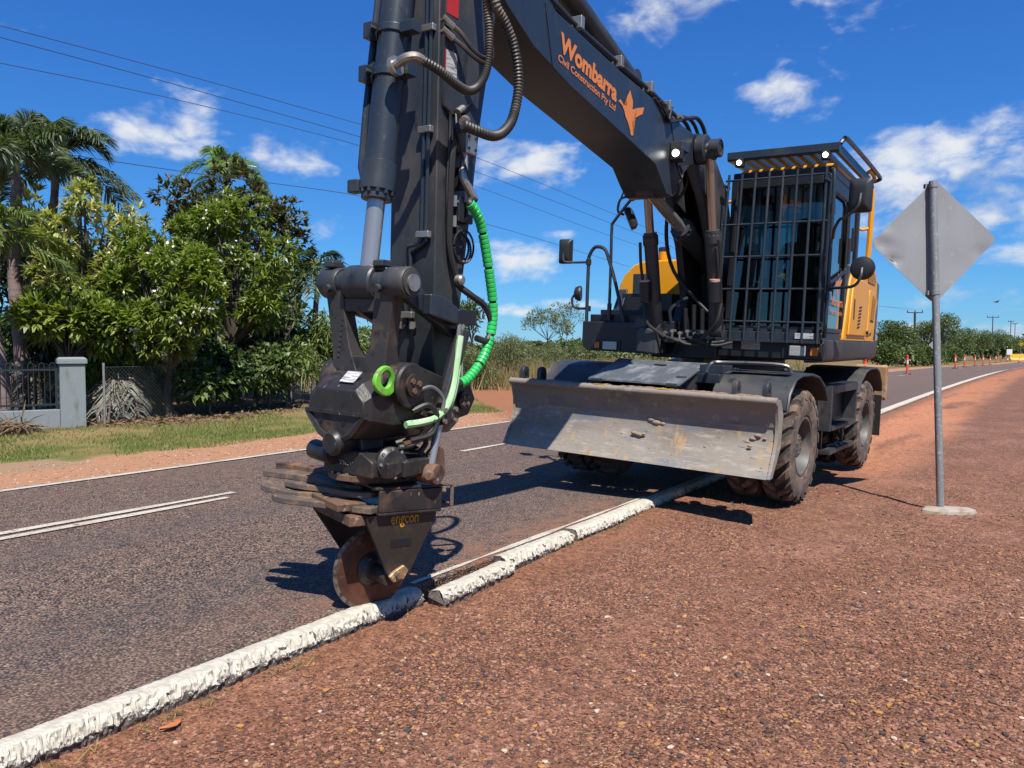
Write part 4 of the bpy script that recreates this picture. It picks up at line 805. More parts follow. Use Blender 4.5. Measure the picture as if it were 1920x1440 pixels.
# interior
mb = MB(); mb.box((-.2, .52, 1.9), (.30, 1.0, 2.02)); mb.box((-.28, .52, 2.0), (-.14, 1.0, 2.62)); mb.box((-.26, .62, 2.64), (-.16, .9, 2.86)); mb.box((-.1, .6, 1.6), (.2, .92, 1.9)); mb.box((-.1, .40, 1.9), (.4, .5, 2.2)); mb.box((-.1, 1.02, 1.9), (.4, 1.12, 2.2)); mb.build('operator_seat', M['seat'], cab, .03)
mb = MB(); mb.tube([(.42, .76, 1.62), (.50, .76, 2.22)], .04, 8); mb.tube(arc((.50, .76, 2.26), .17, 0, 340, 18, 2), .014, 6, closed=True); mb.box((.46, .7, 2.23), (.54, .82, 2.27)); mb.build('steering_column', M['plastic'], cab)
mb = MB(); mb.box((.62, .34, 2.15), (.66, .50, 2.38)); mb.tube([(.64, .36, 1.7), (.64, .36, 2.2)], .012, 6); mb.build('monitor', M['plastic'], cab, .006)
mb = MB(); mb.tube([(1.08, .95, 1.72), (1.06, .70, 2.25), (1.07, .62, 2.6)], .008, 5); mb.tube([(1.09, 1.0, 1.75), (1.07, .98, 2.5)], .006, 5); mb.build('wiper', M['plastic'], cab)
mb = MB(); mb.box((1.0, .45, 1.66), (1.05, .58, 1.84)); mb.box((1.0, .68, 1.66), (1.05, .81, 1.84)); mb.build('pedals', mat('pedal_grey', (.3, .3, .3), .5), cab)
# roof, visor and lights
mb = MB(); rp = [(.27, 3.20), (.27, 3.235), (.33, 3.265), (1.19, 3.265), (1.25, 3.235), (1.25, 3.20)]
mb.prism(rp, 0, -.46, .93); rf = upp(mb, 'cab_roof', M['yellow'], .02, seg=3)
v = MB(); v.box((1.16, .235, 3.305), (1.20, 1.30, 3.395)); v.box((1.201, .235, 3.32), (1.212, 1.30, 3.395)); v.box((-.75, 1.255, 3.305), (1.159, 1.295, 3.395)); v.box((-.75, .24, 3.305), (1.159, .28, 3.395)); v.box((-.79, .24, 3.305), (-.751, 1.295, 3.395))
vis = upp(v, 'roof_guard', M['slate'], .006)
for i in range(8): MB().box((-.749, .35 + i * .108, 3.32), (1.158, .405 + i * .108, 3.375)).build('slat', M['slate'], vis)
mb = MB(); mb.tube(spline([(1.12, 1.29, 3.40), (1.08, 1.31, 3.44), (.9, 1.33, 3.46), (-.85, 1.33, 3.46), (-.95, 1.31, 3.42), (-.95, 1.2, 3.40)], 4), .022, 8); mb.build('side_rail', M['slate'], vis)
mb = MB(); mb.tube([(-.35, 1.30, 3.40), (-.45, 1.30, 3.44), (-.72, 1.30, 3.44), (-.8, 1.3, 3.40)], .022, 6); mb.build('rear_rail', M['yellow'], vis)
def work_light(parent, c, ax=(1, 0, -.12), r=.034, rz=0.0):
    a = Vector(ax).normalized(); c = Vector(c); mb = MB(); q = r * 1.25; mb.box((c.x - .06, c.y - q, c.z - q), (c.x - .004, c.y + q, c.z + q)); mb.box((c.x - .05, c.y - .012, c.z + q), (c.x - .02, c.y + .012, c.z + q + .03)); o = mb.build('work_light', M['plastic'], parent, .008, rz=rz)
    MB().lathe([(.0, .006), (r * .55, .006), (r * .72, .003)], c, a, 16).build('lit_lens', M['led'], o, fix=False); return o
work_light(vis, (1.215, .36, 3.285)); work_light(vis, (1.215, 1.18, 3.285))
# front guard
g_ = MB(); gx0, gx1 = 1.30, 1.26
g_.box((gx0 - .035, .225, 1.50), (gx0 + .0, 1.245, 1.53)); g_.box((gx0 - .03, .225, 1.531), (gx0 - .012, 1.245, 1.60))
fg = upp(g_, 'front_guard', M['slate'], .003)
for i in range(8):
    y = .245 + i * .98 / 7; yt = .285 + i * .925 / 7; MB().tube([(gx0, y, 1.50), (gx0 - .015, (y + yt) / 2, 2.35), (gx1, yt, 3.16)], .0135, 8).build('bar', M['slate'], fg)
for k, z in enumerate((1.70 + .0, 2.02, 2.34, 2.66, 3.10)):
    t = (z - 1.5) / 1.66; xx = gx0 + (gx1 - gx0) * t - .0; MB().tube([(xx, .245 + .04 * t - .03, z), (xx, 1.225 - .015 * t + .03, z)], .011, 8).build('cross_bar', M['slate'], fg)
for z in (1.65, 3.05):
    for y in (.25, 1.22): MB().cyl((1.15, y, z), (1.29, y, z), .016, n=8).build('stand_off', M['slate'], fg)
for i in range(7): MB().box((gx0 - .034, .26 + i * .14, 1.532), (gx0 - .02, .33 + i * .14, 1.66)).build('clip_plate', M['slate'], fg)
MB().box((gx0 + .001, 1.02, 1.545), (gx0 + .003, 1.19, 1.60)).build('decal', M['decal'], fg)
# door-side hinge tube
upp(MB().tube(spline([(1.22, 1.27, 1.56), (1.24, 1.28, 1.8), (1.24, 1.28, 3.0), (1.2, 1.25, 3.15)], 5), .018, 8), 'guard_hinge', M['slate'])
# mirrors
def mirror(c, facing, w, h, arm, rnd=False, clamp=None):
    mb = MB(); f = Vector(facing).normalized(); s_ = Vector((0, 0, 1)).cross(f).normalized(); u = f.cross(s_); c = Vector(c)
    if rnd:
        mb.lathe([(w * .35, .05), (w * .8, .035), (w, .0), (w, -.02), (w * .96, -.03), (0, -.032)], c, f, 24)
    else:
        def ring(k, d, rr=.25): 
            P = []
            for (sx, sy, a0) in ((1, 1, 0), (-1, 1, 90), (-1, -1, 180), (1, -1, 270)):
                for a in (0, 30, 60, 90):
                    t = rad(a0 + a); r = min(w, h) * rr; P.append(c + s_ * (sx * (w * k - r * k) + r * k * cos(t)) + u * (sy * (h * k - r * k) + r * k * sin(t)) + f * d)
            return P
        mb.loft([ring(.45, .07), ring(.8, .06), ring(1.0, .035), ring(1.0, -.01), ring(.93, -.02)])
    o = upp(mb, 'mirror', M['plastic'], .0); mb = MB(); mb.tube(spline(arm, 5), .014, 8); mb.build('mirror_arm', M['slate'], o)
    if clamp is not None: MB().lathe([(.03, -.03), (.03, .03)], clamp, (0, 0, 1), 10).build('clamp', M['plastic'], o)
mirror((1.5, 1.567, 2.83), (1, -.1, 0), .095, .15, [(1.57, 1.575, 2.84), (1.60, 1.56, 2.72), (1.56, 1.46, 2.64), (1.5, 1.40, 2.63), (1.40, 1.34, 2.56), (1.24, 1.30, 2.50)])
mirror((1.5, 1.614, 2.19), (1, -.1, 0), .105, .105, [(1.55, 1.62, 2.19), (1.58, 1.615, 2.1), (1.55, 1.56, 2.03), (1.45, 1.42, 2.02), (1.24, 1.29, 2.03)], True, (1.24, 1.29, 2.03))
mirror((1.42, -1.472, 2.43), (1, .1, 0), .075, .135, [(1.49, -1.47, 2.42), (1.51, -1.45, 2.32), (1.47, -1.38, 2.305), (1.4, -1.197, 2.31)], False, (1.4, -1.197, 2.31))
mirror((1.35, -1.335, 1.97), (.35, -1, 0), .085, .085, [(1.36, -1.36, 1.98), (1.38, -1.40, 1.9), (1.38, -1.36, 1.81), (1.4, -1.18, 1.80)], True, (1.4, -1.18, 1.80))
mirror((1.25, -.80, 2.78), (-.3, .6, .3), .07, .12, [(1.3, -.84, 2.82), (1.33, -.90, 2.86), (1.36, -.86, 2.98), (1.38, -.74, 3.0)], False, (1.38, -.72, 2.98))
mb = MB(); mb.tube(spline([(1.42, -1.18, 1.64), (1.42, -1.185, 1.8), (1.4, -1.197, 2.3), (1.4, -1.19, 2.38), (1.4, -1.14, 2.46), (1.4, -1.08, 2.475), (1.4, -1.0, 2.44), (1.4, -.95, 2.33), (1.4, -.86, 2.08), (1.42, -.72, 1.62)], 5), .02, 8); upp(mb, 'handrail', M['slate'])
mb = MB(); mb.tube(spline([(1.40, -.92, 1.70), (1.40, -.925, 2.3), (1.40, -.93, 2.66), (1.40, -.90, 2.75), (1.40, -.64, 3.05), (1.40, -.60, 3.09)], 5), .017, 8); mb.cyl((1.4, -.92, 1.68), (1.4, -.92, 1.86), .024, n=10); mb.tube(spline([(1.40, -.66, 3.06), (1.42, -.74, 3.1), (1.42, -.80, 3.04), (1.42, -.84, 2.94)], 4), .011, 6); upp(mb, 'mirror_pole', M['slate'])

# operator: one continuous seated figure
def skin_body(name, joints, edges, radii, m, parent=None, root=0, lvl=2):
    me = bpy.data.meshes.new(name); me.from_pydata(joints, edges, []); o = bpy.data.objects.new(name, me); COL.objects.link(o); sk_ = o.modifiers.new('skin', 'SKIN'); o.modifiers.new('sub', 'SUBSURF').levels = lvl
    o.modifiers['sub'].render_levels = lvl
    for i, v in enumerate(me.skin_vertices[0].data): v.radius = (radii[i], radii[i]) if isinstance(radii[i], (int, float)) else radii[i]; v.use_root = (i == root)
    sk_.use_smooth_shade = True; dg = bpy.context.evaluated_depsgraph_get(); m2 = bpy.data.meshes.new_from_object(o.evaluated_get(dg)); bpy.data.objects.remove(o); m2.name = name
    for q in (m if isinstance(m, (list, tuple)) else [m]): m2.materials.append(q)
    m2.polygons.foreach_set('use_smooth', [True] * len(m2.polygons)); return m2
J = [(.02, .76, 2.12), (.0, .76, 2.32), (-.02, .76, 2.52), (-.01, .76, 2.62), (.02, .76, 2.70), (.04, .76, 2.80), (.03, .76, 2.88),
     (0, .57, 2.56), (.12, .50, 2.33), (.36, .55, 2.27), (.45, .57, 2.28), (0, .95, 2.56), (.12, 1.02, 2.33), (.36, .97, 2.27), (.45, .95, 2.28),
     (.06, .66, 2.08), (.46, .62, 2.10), (.62, .62, 1.72), (.66, .62, 1.66), (.80, .61, 1.64), (.06, .86, 2.08), (.46, .88, 2.10), (.66, .86, 1.72), (.70, .86, 1.66), (.84, .86, 1.64)]
Ed = [(0, 1), (1, 2), (2, 3), (3, 4), (4, 5), (5, 6), (2, 7), (7, 8), (8, 9), (9, 10), (2, 11), (11, 12), (12, 13), (13, 14), (0, 15), (15, 16), (16, 17), (17, 18), (18, 19), (0, 20), (20, 21), (21, 22), (22, 23), (23, 24)]
R_ = [.15, .15, .14, .06, .08, .095, .07, .07, .055, .045, .04, .07, .055, .045, .04, .09, .075, .055, .05, .045, .09, .075, .055, .05, .045]
me = skin_body('person', J, Ed, R_, [mat('hi_vis_shirt', (.30, .42, .03), .8), mat('navy_trousers', (.03, .045, .08), .85), mat('skin', (.42, .24, .17), .6), mat('tan_boots', (.34, .21, .1), .8), mat('cap', (.02, .02, .03), .8)])
mi = []
for p in me.polygons:
    x, y, z = p.center
    mi.append(4 if z > 2.84 else 2 if (z > 2.62 or (x > .26 and z > 2.2 and z < 2.4)) else 3 if z < 1.74 else 1 if z < 2.16 or x > .3 else 0)
me.polygons.foreach_set('material_index', mi)
po = link('person', me); po.matrix_world = MU @ Matrix.Translation((.02, .76, 1.6)); me.transform(Matrix.Translation((-.02, -.76, -1.6)))
tag(po, 'operator in hi-vis shirt seated inside the cab behind the guard', 'person')
# ================================================================== boom, stick, cylinders, hoses (upper frame coordinates)
def corr_tube(mb, path, r, pitch=.016, depth=.0045, n=10):
    P = spline(path, 10); L = [0]
    for a, b in zip(P, P[1:]): L.append(L[-1] + (b - a).length)
    k = int(L[-1] / (pitch / 2)); Q = []; R_ = []; j = 0
    for i in range(k + 1):
        t = L[-1] * i / k
        while j < len(L) - 2 and L[j + 1] < t: j += 1
        Q.append(P[j].lerp(P[j + 1], (t - L[j]) / max(L[j + 1] - L[j], 1e-9))); R_.append(r if i % 2 else r - depth)
    return mb.tube(Q, R_, n)
BP = [(1.93, 3.39), (1.86, 3.30), (1.87, 3.20), (1.95, 3.13), (2.12, 3.10), (2.28, 2.98), (2.40, 2.80), (2.50, 2.745), (2.62, 2.75), (2.74, 2.83), (2.90, 2.955), (3.52, 3.054), (4.37, 3.186), (4.84, 3.298), (5.14, 3.436), (5.40, 3.60), (5.47, 3.72), (5.42, 3.84), (5.25, 3.87), (4.58, 3.60), (3.60, 3.50), (3.06, 3.465), (2.60, 3.42), (2.30, 3.40)]
mb = MB(); mb.prism(BP, 1, -.20, .20); bm_ = upp(mb, 'boom', M['slate'], .008)
mb = MB(); mb.prism([(2.62, 3.40), (2.44, 3.10), (2.46, 3.095), (2.64, 3.395)], 1, .2005, .206); mb.build('weld_seam', M['slate'], bm_); mb = MB(); mb.prism([(4.72, 3.60), (4.60, 3.245), (4.612, 3.24), (4.732, 3.60)], 1, .2005, .206); mb.build('weld_seam', M['slate'], bm_)
rd_ = Vector((-.851, 0, -.112)).normalized(); ud_ = Vector((-.112, 0, .851)).normalized()
text_mesh('boom_lettering', 'Wombarra', M['orange'], bm_, (4.535, .2035, 3.366), rd_, ud_, .862, .13, .042, 0, label='large orange company name')
text_mesh('boom_lettering', 'Civil Construction Pty Ltd', M['orange'], bm_, (4.548, .2035, 3.285), rd_, ud_, .86, .064, .02, 0, label='smaller orange second line')
bird('bird_emblem', bm_, 3.42, 3.24, 1.0, .204)
mb = MB()
for (y0, y1, r) in ((-.36, .39, .062), (.205, .30, .135), (-.30, -.205, .135)): mb.lathe([(r * .9, y0), (r, y0 + .01), (r, y1 - .01), (r * .9, y1)], (1.95, 0, 3.27), (0, 1, 0), 24)
mb.lathe([(.085, .33), (.085, .42), (.07, .425), (.07, .41), (0, .41)], (1.95, 0, 3.27), (0, 1, 0), 24); bolts(mb, (1.95, .425, 3.27), (0, 1, 0), .05, 4, .01, .008); upp(mb, 'knee_pin', M['slate2'])
# lower boom: two cheek plates with a spine
LBP = [(.62, 1.56), (.58, 1.80), (.70, 2.50), (1.05, 3.05), (1.55, 3.36), (1.86, 3.44), (2.05, 3.40), (2.12, 3.25), (2.02, 3.10), (1.72, 2.86), (1.42, 2.45), (1.22, 1.95), (1.12, 1.56)]
mb = MB(); mb.prism(LBP, 1, .12, .195); mb.prism(LBP, 1, -.195, -.12); mb.prism([(.66, 1.7), (.74, 2.48), (1.06, 3.0), (1.5, 3.28), (1.52, 3.2), (1.12, 2.92), (.84, 2.44), (.80, 1.7)], 1, -.119, .119); upp(mb, 'lower_boom', M['slate2'], .006)
mb = MB(); mb.prism([(.3, 1.45), (.45, 1.85), (.75, 1.98), (1.05, 1.85), (1.25, 1.45)], 1, .20, .245); mb.prism([(.3, 1.45), (.45, 1.85), (.75, 1.98), (1.05, 1.85), (1.25, 1.45)], 1, -.30, -.20); mb.cyl((.85, -.33, 1.72), (.85, .26, 1.72), .07); upp(mb, 'boom_bracket', M['black'], .008)
def hyd(p0, p1, split, r, rr, name='hydraulic_cylinder', body=None, rod=None, boltn=12, headl=.1):
    """body from p1 (base) up to the gland at fraction split, rod on to p0 (rod eye)"""
    p0, p1 = Vector(p0), Vector(p1); g = p1.lerp(p0, split); ax = (p0 - p1).normalized(); L = (p0 - p1).length; mb = MB()
    mb.lathe([(r * .8, 0), (r, .02), (r, L * split - headl), (r * 1.14, L * split - headl + .005), (r * 1.14, L * split - .02), (r * .98, L * split - .015), (r * .98, L * split + .025), (rr * 1.15, L * split + .028)], p1, ax, 24)
    mb.lathe([(r * 1.0, -r * .9), (r * 1.0, r * .9)], p1, Vector((0, 1, 0)), 18); bolts(mb, g - ax * .02, ax, r * 1.02, boltn, r * .13, .022)
    o = upp(mb, name, body or M['slate2']); m2 = MB(); m2.cyl(g + ax * .02, p0, rr, n=20); m2.build('rod', rod or M['dullrod'], o)
    m3 = MB(); m3.lathe([(r * .85, -r * .85), (r * .85, r * .85)], p0, Vector((0, 1, 0)), 18); m3.build('rod_eye', M['slate2'], o); return o
for sd in (1, -1):
    c = hyd((1.96, sd * .32, 3.22), (1.50, sd * .32, 1.60), .57, .068, .042)
    mb = MB(); mb.lathe([(.05, 0), (.058, .01), (.058, .20), (.045, .21)], (1.72, sd * .36, 1.86), (.15, 0, 1), 16); mb.build('hose_burst_valve', M['black'], c); MB().lathe([(.05, 0), (.05, .035)], (1.75, sd * .36, 2.05), (.15, 0, 1), 16).build('valve_cap', mat('valve_cap_%d' % sd, (.45, .25, .2), .5), c)
    mb = MB(); mb.tube(spline([(1.82, sd * .40, 2.45), (1.76, sd * .41, 2.25), (1.73, sd * .39, 2.06)], 5), .016, 8); mb.tube(spline([(1.64, sd * .40, 1.86), (1.66, sd * .36, 1.66), (1.58, sd * .2, 1.52)], 5), .018, 8); mb.build('hose', M['rubber'], c)
hyd((2.60, 0, 2.82), (.85, 0, 2.32), .52, .098, .055, rod=M['chrome'])
hyd((5.40, 0, 4.28), (3.05, 0, 3.62), .72, .085, .05)
# pipes along the boom top
pipes = MB()
for k, (y, dz, r) in enumerate(((.17, .035, .017), (.125, .05, .017), (.07, .06, .02), (-.1, .05, .02))):
    pipes.tube(spline([(2.34, y, 3.42 + dz), (2.62, y, 3.45 + dz), (3.06, y, 3.50 + dz), (3.6, y, 3.535 + dz), (4.58, y, 3.635 + dz), (5.2, y, 3.87 + dz)], 4), r, 8)
pp = upp(pipes, 'boom_pipes', M['slate'])
for x, z in ((4.25, 3.60), (3.62, 3.53), (3.05, 3.50), (2.66, 3.45)): MB().box((x - .025, .04, z), (x + .025, .215, z + .085)).build('pipe_clamp', M['steel'], pp, .006)
for (x, z) in ((3.92, 3.66), (3.50, 3.61)):
    mb = MB(); mb.ball((x, .0, z + .08), .03, 5); mb.cyl((x, 0, z - .05), (x, 0, z + .06), .008, n=6); mb.build('grease_block', M['plastic'], pp)
for k in range(5):
    y = .19 - .07 * k; mb = MB(); mb.tube(spline([(2.38, y, 3.46), (2.2, y, 3.50 + .02 * (k % 2)), (2.02, y + .02, 3.54), (1.86, y + .03, 3.47), (1.80, y + .04, 3.32), (1.74, y + .05, 3.0), (1.60, .215 + .02 * k if k < 3 else -.22, 2.7), (1.35, .22 + .02 * k if k < 3 else -.22, 2.2), (1.2, .2, 1.7)], 6), .019 - .002 * (k % 2), 8); upp(mb, 'hose', M['rubber'])
    MB().cyl((2.44, y, 3.465), (2.36, y, 3.458), .024, n=6).build('fitting', M['steel'], pp)
for k in range(4):
    y = .20; mb = MB(); mb.tube(spline([(3.0 - .1 * k, .205 + .012 * k, 3.47), (2.75, .215 + .01 * k, 3.40 - .02 * k), (2.5, .21, 3.405), (2.38, .2, 3.44)], 5), .010, 6); upp(mb, 'hose', M['rubber'])
wl = MB(); wl.box((2.50, .206, 3.04), (2.60, .30, 3.17)); wl.box((2.46, .206, 3.12), (2.62, .32, 3.20)); wl = upp(wl, 'light_bracket', M['slate'], .008); work_light(wl, (2.635, .265, 3.095), (1, .15, -.25), .042)
mb = MB(); mb.tube(spline([(2.45, .23, 3.03), (2.42, .25, 2.95), (2.46, .24, 2.88), (2.40, .22, 2.80)], 5), .012, 6); mb.tube(spline([(2.50, .22, 3.04), (2.52, .25, 2.97), (2.44, .25, 2.9), (2.42, .23, 2.78)], 5), .009, 6); upp(mb, 'hose', M['rubber'])
# hoses and valves at the boom foot
r_ = random.Random(3)
vb = MB(); vb.box((1.12, -.14, 1.50), (1.36, .20, 1.60)); vb.box((1.30, -.26, 1.46), (1.48, -.14, 1.68)); vb = upp(vb, 'valve_block', M['black'], .01)
for k in range(6):
    y = -.22 + .08 * k; MB().cyl((1.40, y, 1.56 + .02 * (k % 2)), (1.52, y, 1.56 + .02 * (k % 2)), .020, n=6).build('fitting', M['steel'], vb)
    mb = MB(); x = 1.5; mb.tube(spline([(x, y, 1.57), (x + .06, y + .03, 1.52 - .02 * (k % 3)), (x + .05, y + .16, 1.50 - .025 * (k % 3)), (x, y + .3, 1.52 - .02 * k / 3)], 5), .015, 8); mb.build('hose', M['rubber'], vb)
for k in range(4): MB().cyl((1.25, -.1 + .09 * k, 1.58), (1.28, -.1 + .09 * k, 1.82 + .04 * (k % 2)), .024, n=8).build('relief_valve', M['plastic'], vb)
mb = MB(); mb.tube(spline([(1.45, -.17, 1.62), (1.50, -.18, 1.78), (1.46, -.10, 1.88), (1.38, -.05, 1.92)], 6), .02, 8); mb.build('hose', M['slate'], vb)

# ---- stick
SP = [(5.70, 1.40), (5.705, 2.2), (5.72, 3.25), (5.66, 3.85), (5.52, 4.25), (5.36, 4.36), (5.25, 4.28), (5.20, 3.9), (5.16, 3.6), (5.26, 3.05), (5.33, 2.68), (5.374, 2.33), (5.438, 1.877), (5.47, 1.6), (5.44, 1.25), (5.43, 1.10), (5.47, 1.03), (5.54, 1.02), (5.61, 1.06), (5.66, 1.22)]
mb = MB(); mb.prism(SP, 1, -.165, .165); st = upp(mb, 'stick', M['slate2'], .008)
mb = MB(); mb.cyl((5.53, -.25, 1.13), (5.53, .25, 1.13), .082, n=24); mb.cyl((5.53, .25, 1.13), (5.53, .27, 1.13), .05, n=18); mb.build('stick_pin', M['worn'], st)
bolts(MB(), (5.53, .271, 1.13), (0, 1, 0), .028, 4, .013, .01).build('pin_bolts', M['rust'], st)
mb = MB()
for (dy, bend) in ((.088, -1), (.118, 1)):
    mb.tube([(5.728, dy, 3.9), (5.728, dy, 2.06), (5.728, dy, 2.0), (5.724, dy - .02, 1.985), (5.724, dy - .10, 1.975 - .03 * (bend > 0)), (5.722, dy - .115, 1.95), (5.72, dy - .115 + .02 * (bend > 0), 1.66), (5.72, dy - .095, 1.55), (5.74, dy - .1 + .045 * bend, 1.49), (5.75, dy - .1 + .055 * bend, 1.53)], .0105, 8)
sp = mb.build('stick_pipes', M['slate'], st)
for (y, z) in ((.10, 3.125), (.10, 2.594), (.103, 2.034), (.0, 1.597)): MB().box((5.715, y - .045, z - .018), (5.748, y + .045, z + .018)).build('pipe_clamp', M['steel'], sp, .005)
for y in (-.04, .06): MB().cyl((5.752, y, 1.52), (5.752, y, 1.56), .018, n=8).build('pipe_nut', M['steel'], sp)
MB().box((5.56, .166, 2.90), (5.655, .1675, 3.03)).build('decal', M['decal'], st); MB().box((5.655, .166, 2.90), (5.664, .1675, 3.03)).build('decal', M['red'], st); MB().box((5.56, .166, 3.22), (5.66, .1675, 3.36)).build('decal', M['red'], st)
mb = MB(); mb.box((5.44, .166, 2.50), (5.54, .235, 2.62)); bl_ = mb.build('hose_block', M['steel'], st, .008); bolts(MB(), (5.49, .236, 2.56), (0, 1, 0), .045, 4, .009, .006).build('bolts', M['plastic'], bl_)
mb = MB(); mb.cyl((5.52, .20, 2.62), (5.56, .24, 2.655), .024, n=12); mb.tube(spline([(5.55, .22, 2.63), (5.60, .27, 2.655), (5.66, .30, 2.63)], 4), .026, 10); mb.build('elbow', M['steel'], bl_)
mb = MB(); mb.tube(spline([(5.52, .2, 2.5), (5.54, .22, 2.42), (5.57, .24, 2.36), (5.53, .26, 2.29), (5.50, .27, 2.25)], 5), [.024] * 21, 10); mb.build('coupling', M['steel'], bl_)
mb = MB(); mb.tube(spline([(5.60, .20, 2.55), (5.62, .2, 2.45), (5.615, .19, 2.1), (5.60, .19, 1.95), (5.555, .20, 1.82), (5.54, .21, 1.77), (5.48, .25, 1.72), (5.38, .28, 1.66), (5.34, .30, 1.56), (5.38, .30, 1.47), (5.46, .28, 1.48)], 6), .019, 8); mb.build('hose', M['rubber'], st)
MB().lathe([(.022, -.02), (.03, -.01), (.03, .02), (.02, .03)], (5.555, .22, 1.80), (0, 1, 0), 12).build('hose_clamp', M['steel'], st)
for k, (r, x, z) in enumerate(((.085, 5.515, 1.985), (.078, 5.505, 1.975), (.09, 5.51, 1.99))): mb = MB(); corr_tube(mb, arc((x, .185 + .014 * k, z), r, 0, 352, 22, 1), .0075, .012, .0025, 6); mb.build('coiled_cable', M['plastic'], st)
for (x0, z0, x1, z1, y1) in ((5.50, 2.30, 5.56, 2.42, .22), (5.52, 2.12, 5.57, 2.26, .22), (5.53, 2.06, 5.565, 2.10, .21), (5.44, 2.12, 5.50, 2.24, .22)): MB().box((x0, .166, z0), (x1, y1, z1)).build('valve', M['plastic'], st, .006)
MB().box((5.452, .2205, 2.17), (5.49, .2225, 2.225)).build('decal', M['white'], st)
for z in (2.20, 2.09): MB().cyl((5.585, .2, z), (5.585, .2, z + .06), .013, n=8).build('connector', M['steel'], st)
MB().box((5.565, .19, 2.225), (5.575, .215, 2.235)).build('cable_tie', mat('blue_tie', (.02, .35, .7), .4), st)
mb = MB(); mb.prism([(5.60, 2.70), (5.52, 2.765), (5.51, 2.75), (5.585, 2.685)], 1, .166, .26); cm = mb.build('camera_hood', M['plastic'], st, .004); MB().cyl((5.60, .21, 2.70), (5.55, .21, 2.735), .024, n=12).build('camera', M['steel'], cm)
mb = MB(); mb.tube(spline([(5.60, .2, 2.70), (5.61, .22, 2.6), (5.58, .23, 2.5), (5.55, .26, 2.36), (5.52, .28, 2.22)], 5), .007, 5); mb.tube(spline([(5.56, .2, 2.74), (5.50, .2, 2.70), (5.46, .19, 2.55)], 5), .005, 5); mb.build('cable', M['plastic'], st)
mb = MB(); mb.tube(spline([(5.70, .172, 3.4), (5.69, .172, 3.0), (5.68, .172, 2.75), (5.655, .175, 2.72), (5.62, .18, 2.66), (5.63, .18, 2.3), (5.615, .18, 2.1)], 6), .010, 6); mb.build('braided_cable', M['plastic'], st)
# hoses looping off the stick
mb = MB(); corr_tube(mb, [(5.97, .26, 2.865), (5.88, .30, 2.835), (5.75, .31, 2.80), (5.623, .30, 2.80), (5.52, .29, 2.86), (5.45, .29, 2.97), (5.42, .28, 3.15), (5.44, .26, 3.4), (5.48, .22, 3.9)], .026); upp(mb, 'corrugated_hose', M['corr'])
mb = MB(); corr_tube(mb, [(5.70, .33, 2.60), (5.60, .36, 2.585), (5.47, .37, 2.59), (5.36, .37, 2.65), (5.27, .36, 2.76), (5.22, .35, 2.95), (5.27, .34, 3.14), (5.36, .33, 3.25), (5.44, .32, 3.33), (5.5, .3, 3.6), (5.55, .28, 3.9)], .030, .02, .005); upp(mb, 'corrugated_hose', M['corr'])
mb = MB(); mb.tube(spline([(6.02, .15, 2.845), (6.03, .21, 2.86), (6.0, .25, 2.87), (5.96, .265, 2.862)], 4), .024, 10); mb.lathe([(.05, 0), (.05, .025)], (6.015, .12, 2.835), (0, 1, .2), 14); mb.build('hose_flange', M['steel'], EX); bpy.data.objects['hose_flange'].rotation_euler = (0, 0, SWING)
for (a_, b_, c_) in ((3.10, 3.03, 0), (3.16, 3.06, .02)):
    mb = MB(); mb.tube(spline([(5.66, .175, a_), (5.60, .21, a_ - .03), (5.52, .26, b_ - .02), (5.44, .28, b_ - .03), (5.38, .27, b_ + .03), (5.36, .24, b_ + .14)], 6), .013, 8); upp(mb, 'hose', M['corr'])
    MB().cyl((5.70, .17, a_ + .02), (5.63, .19, a_ - .01), .019, n=8).build('fitting', M['steel'], st)
# green spiral guarded hose
GP = [(5.57, .29, 2.215), (5.52, .30, 2.17), (5.459, .30, 2.08), (5.379, .30, 1.85), (5.328, .30, 1.61), (5.395, .30, 1.394), (5.541, .30, 1.261), (5.63, .29, 1.225)]
mb = MB(); mb.tube(spline([(5.50, .27, 2.25), (5.56, .285, 2.225)] [:1] + GP + [(5.68, .27, 1.19)], 8), .021, 8); gh = upp(mb, 'guarded_hose', M['rubber'])
P = spline(GP, 14); L = [0]
for a, b in zip(P, P[1:]): L.append(L[-1] + (b - a).length)
def at_len(t):
    for j in range(len(L) - 1):
        if L[j + 1] >= t: return P[j].lerp(P[j + 1], (t - L[j]) / (L[j + 1] - L[j]))
    return P[-1]
t = .0; k = 0
while t < L[-1] - .02:
    q = [at_len(t + .0012), at_len(t + .003), at_len(t + .0135), at_len(t + .0235), at_len(t + .0255)]; gap = .012 if k % 7 == 6 else 0
    MB().tube(q, [.0255, .0278, .0285, .0278, .0255], 12).build('guard_ring', M['green'], gh); t += .0265 + gap; k += 1
MB().lathe([(.03, -.03), (.024, .04), (.014, .06)], (5.69, .265, 1.17), (.4, -.1, -.6), 12).build('hose_end', M['steel'], gh)
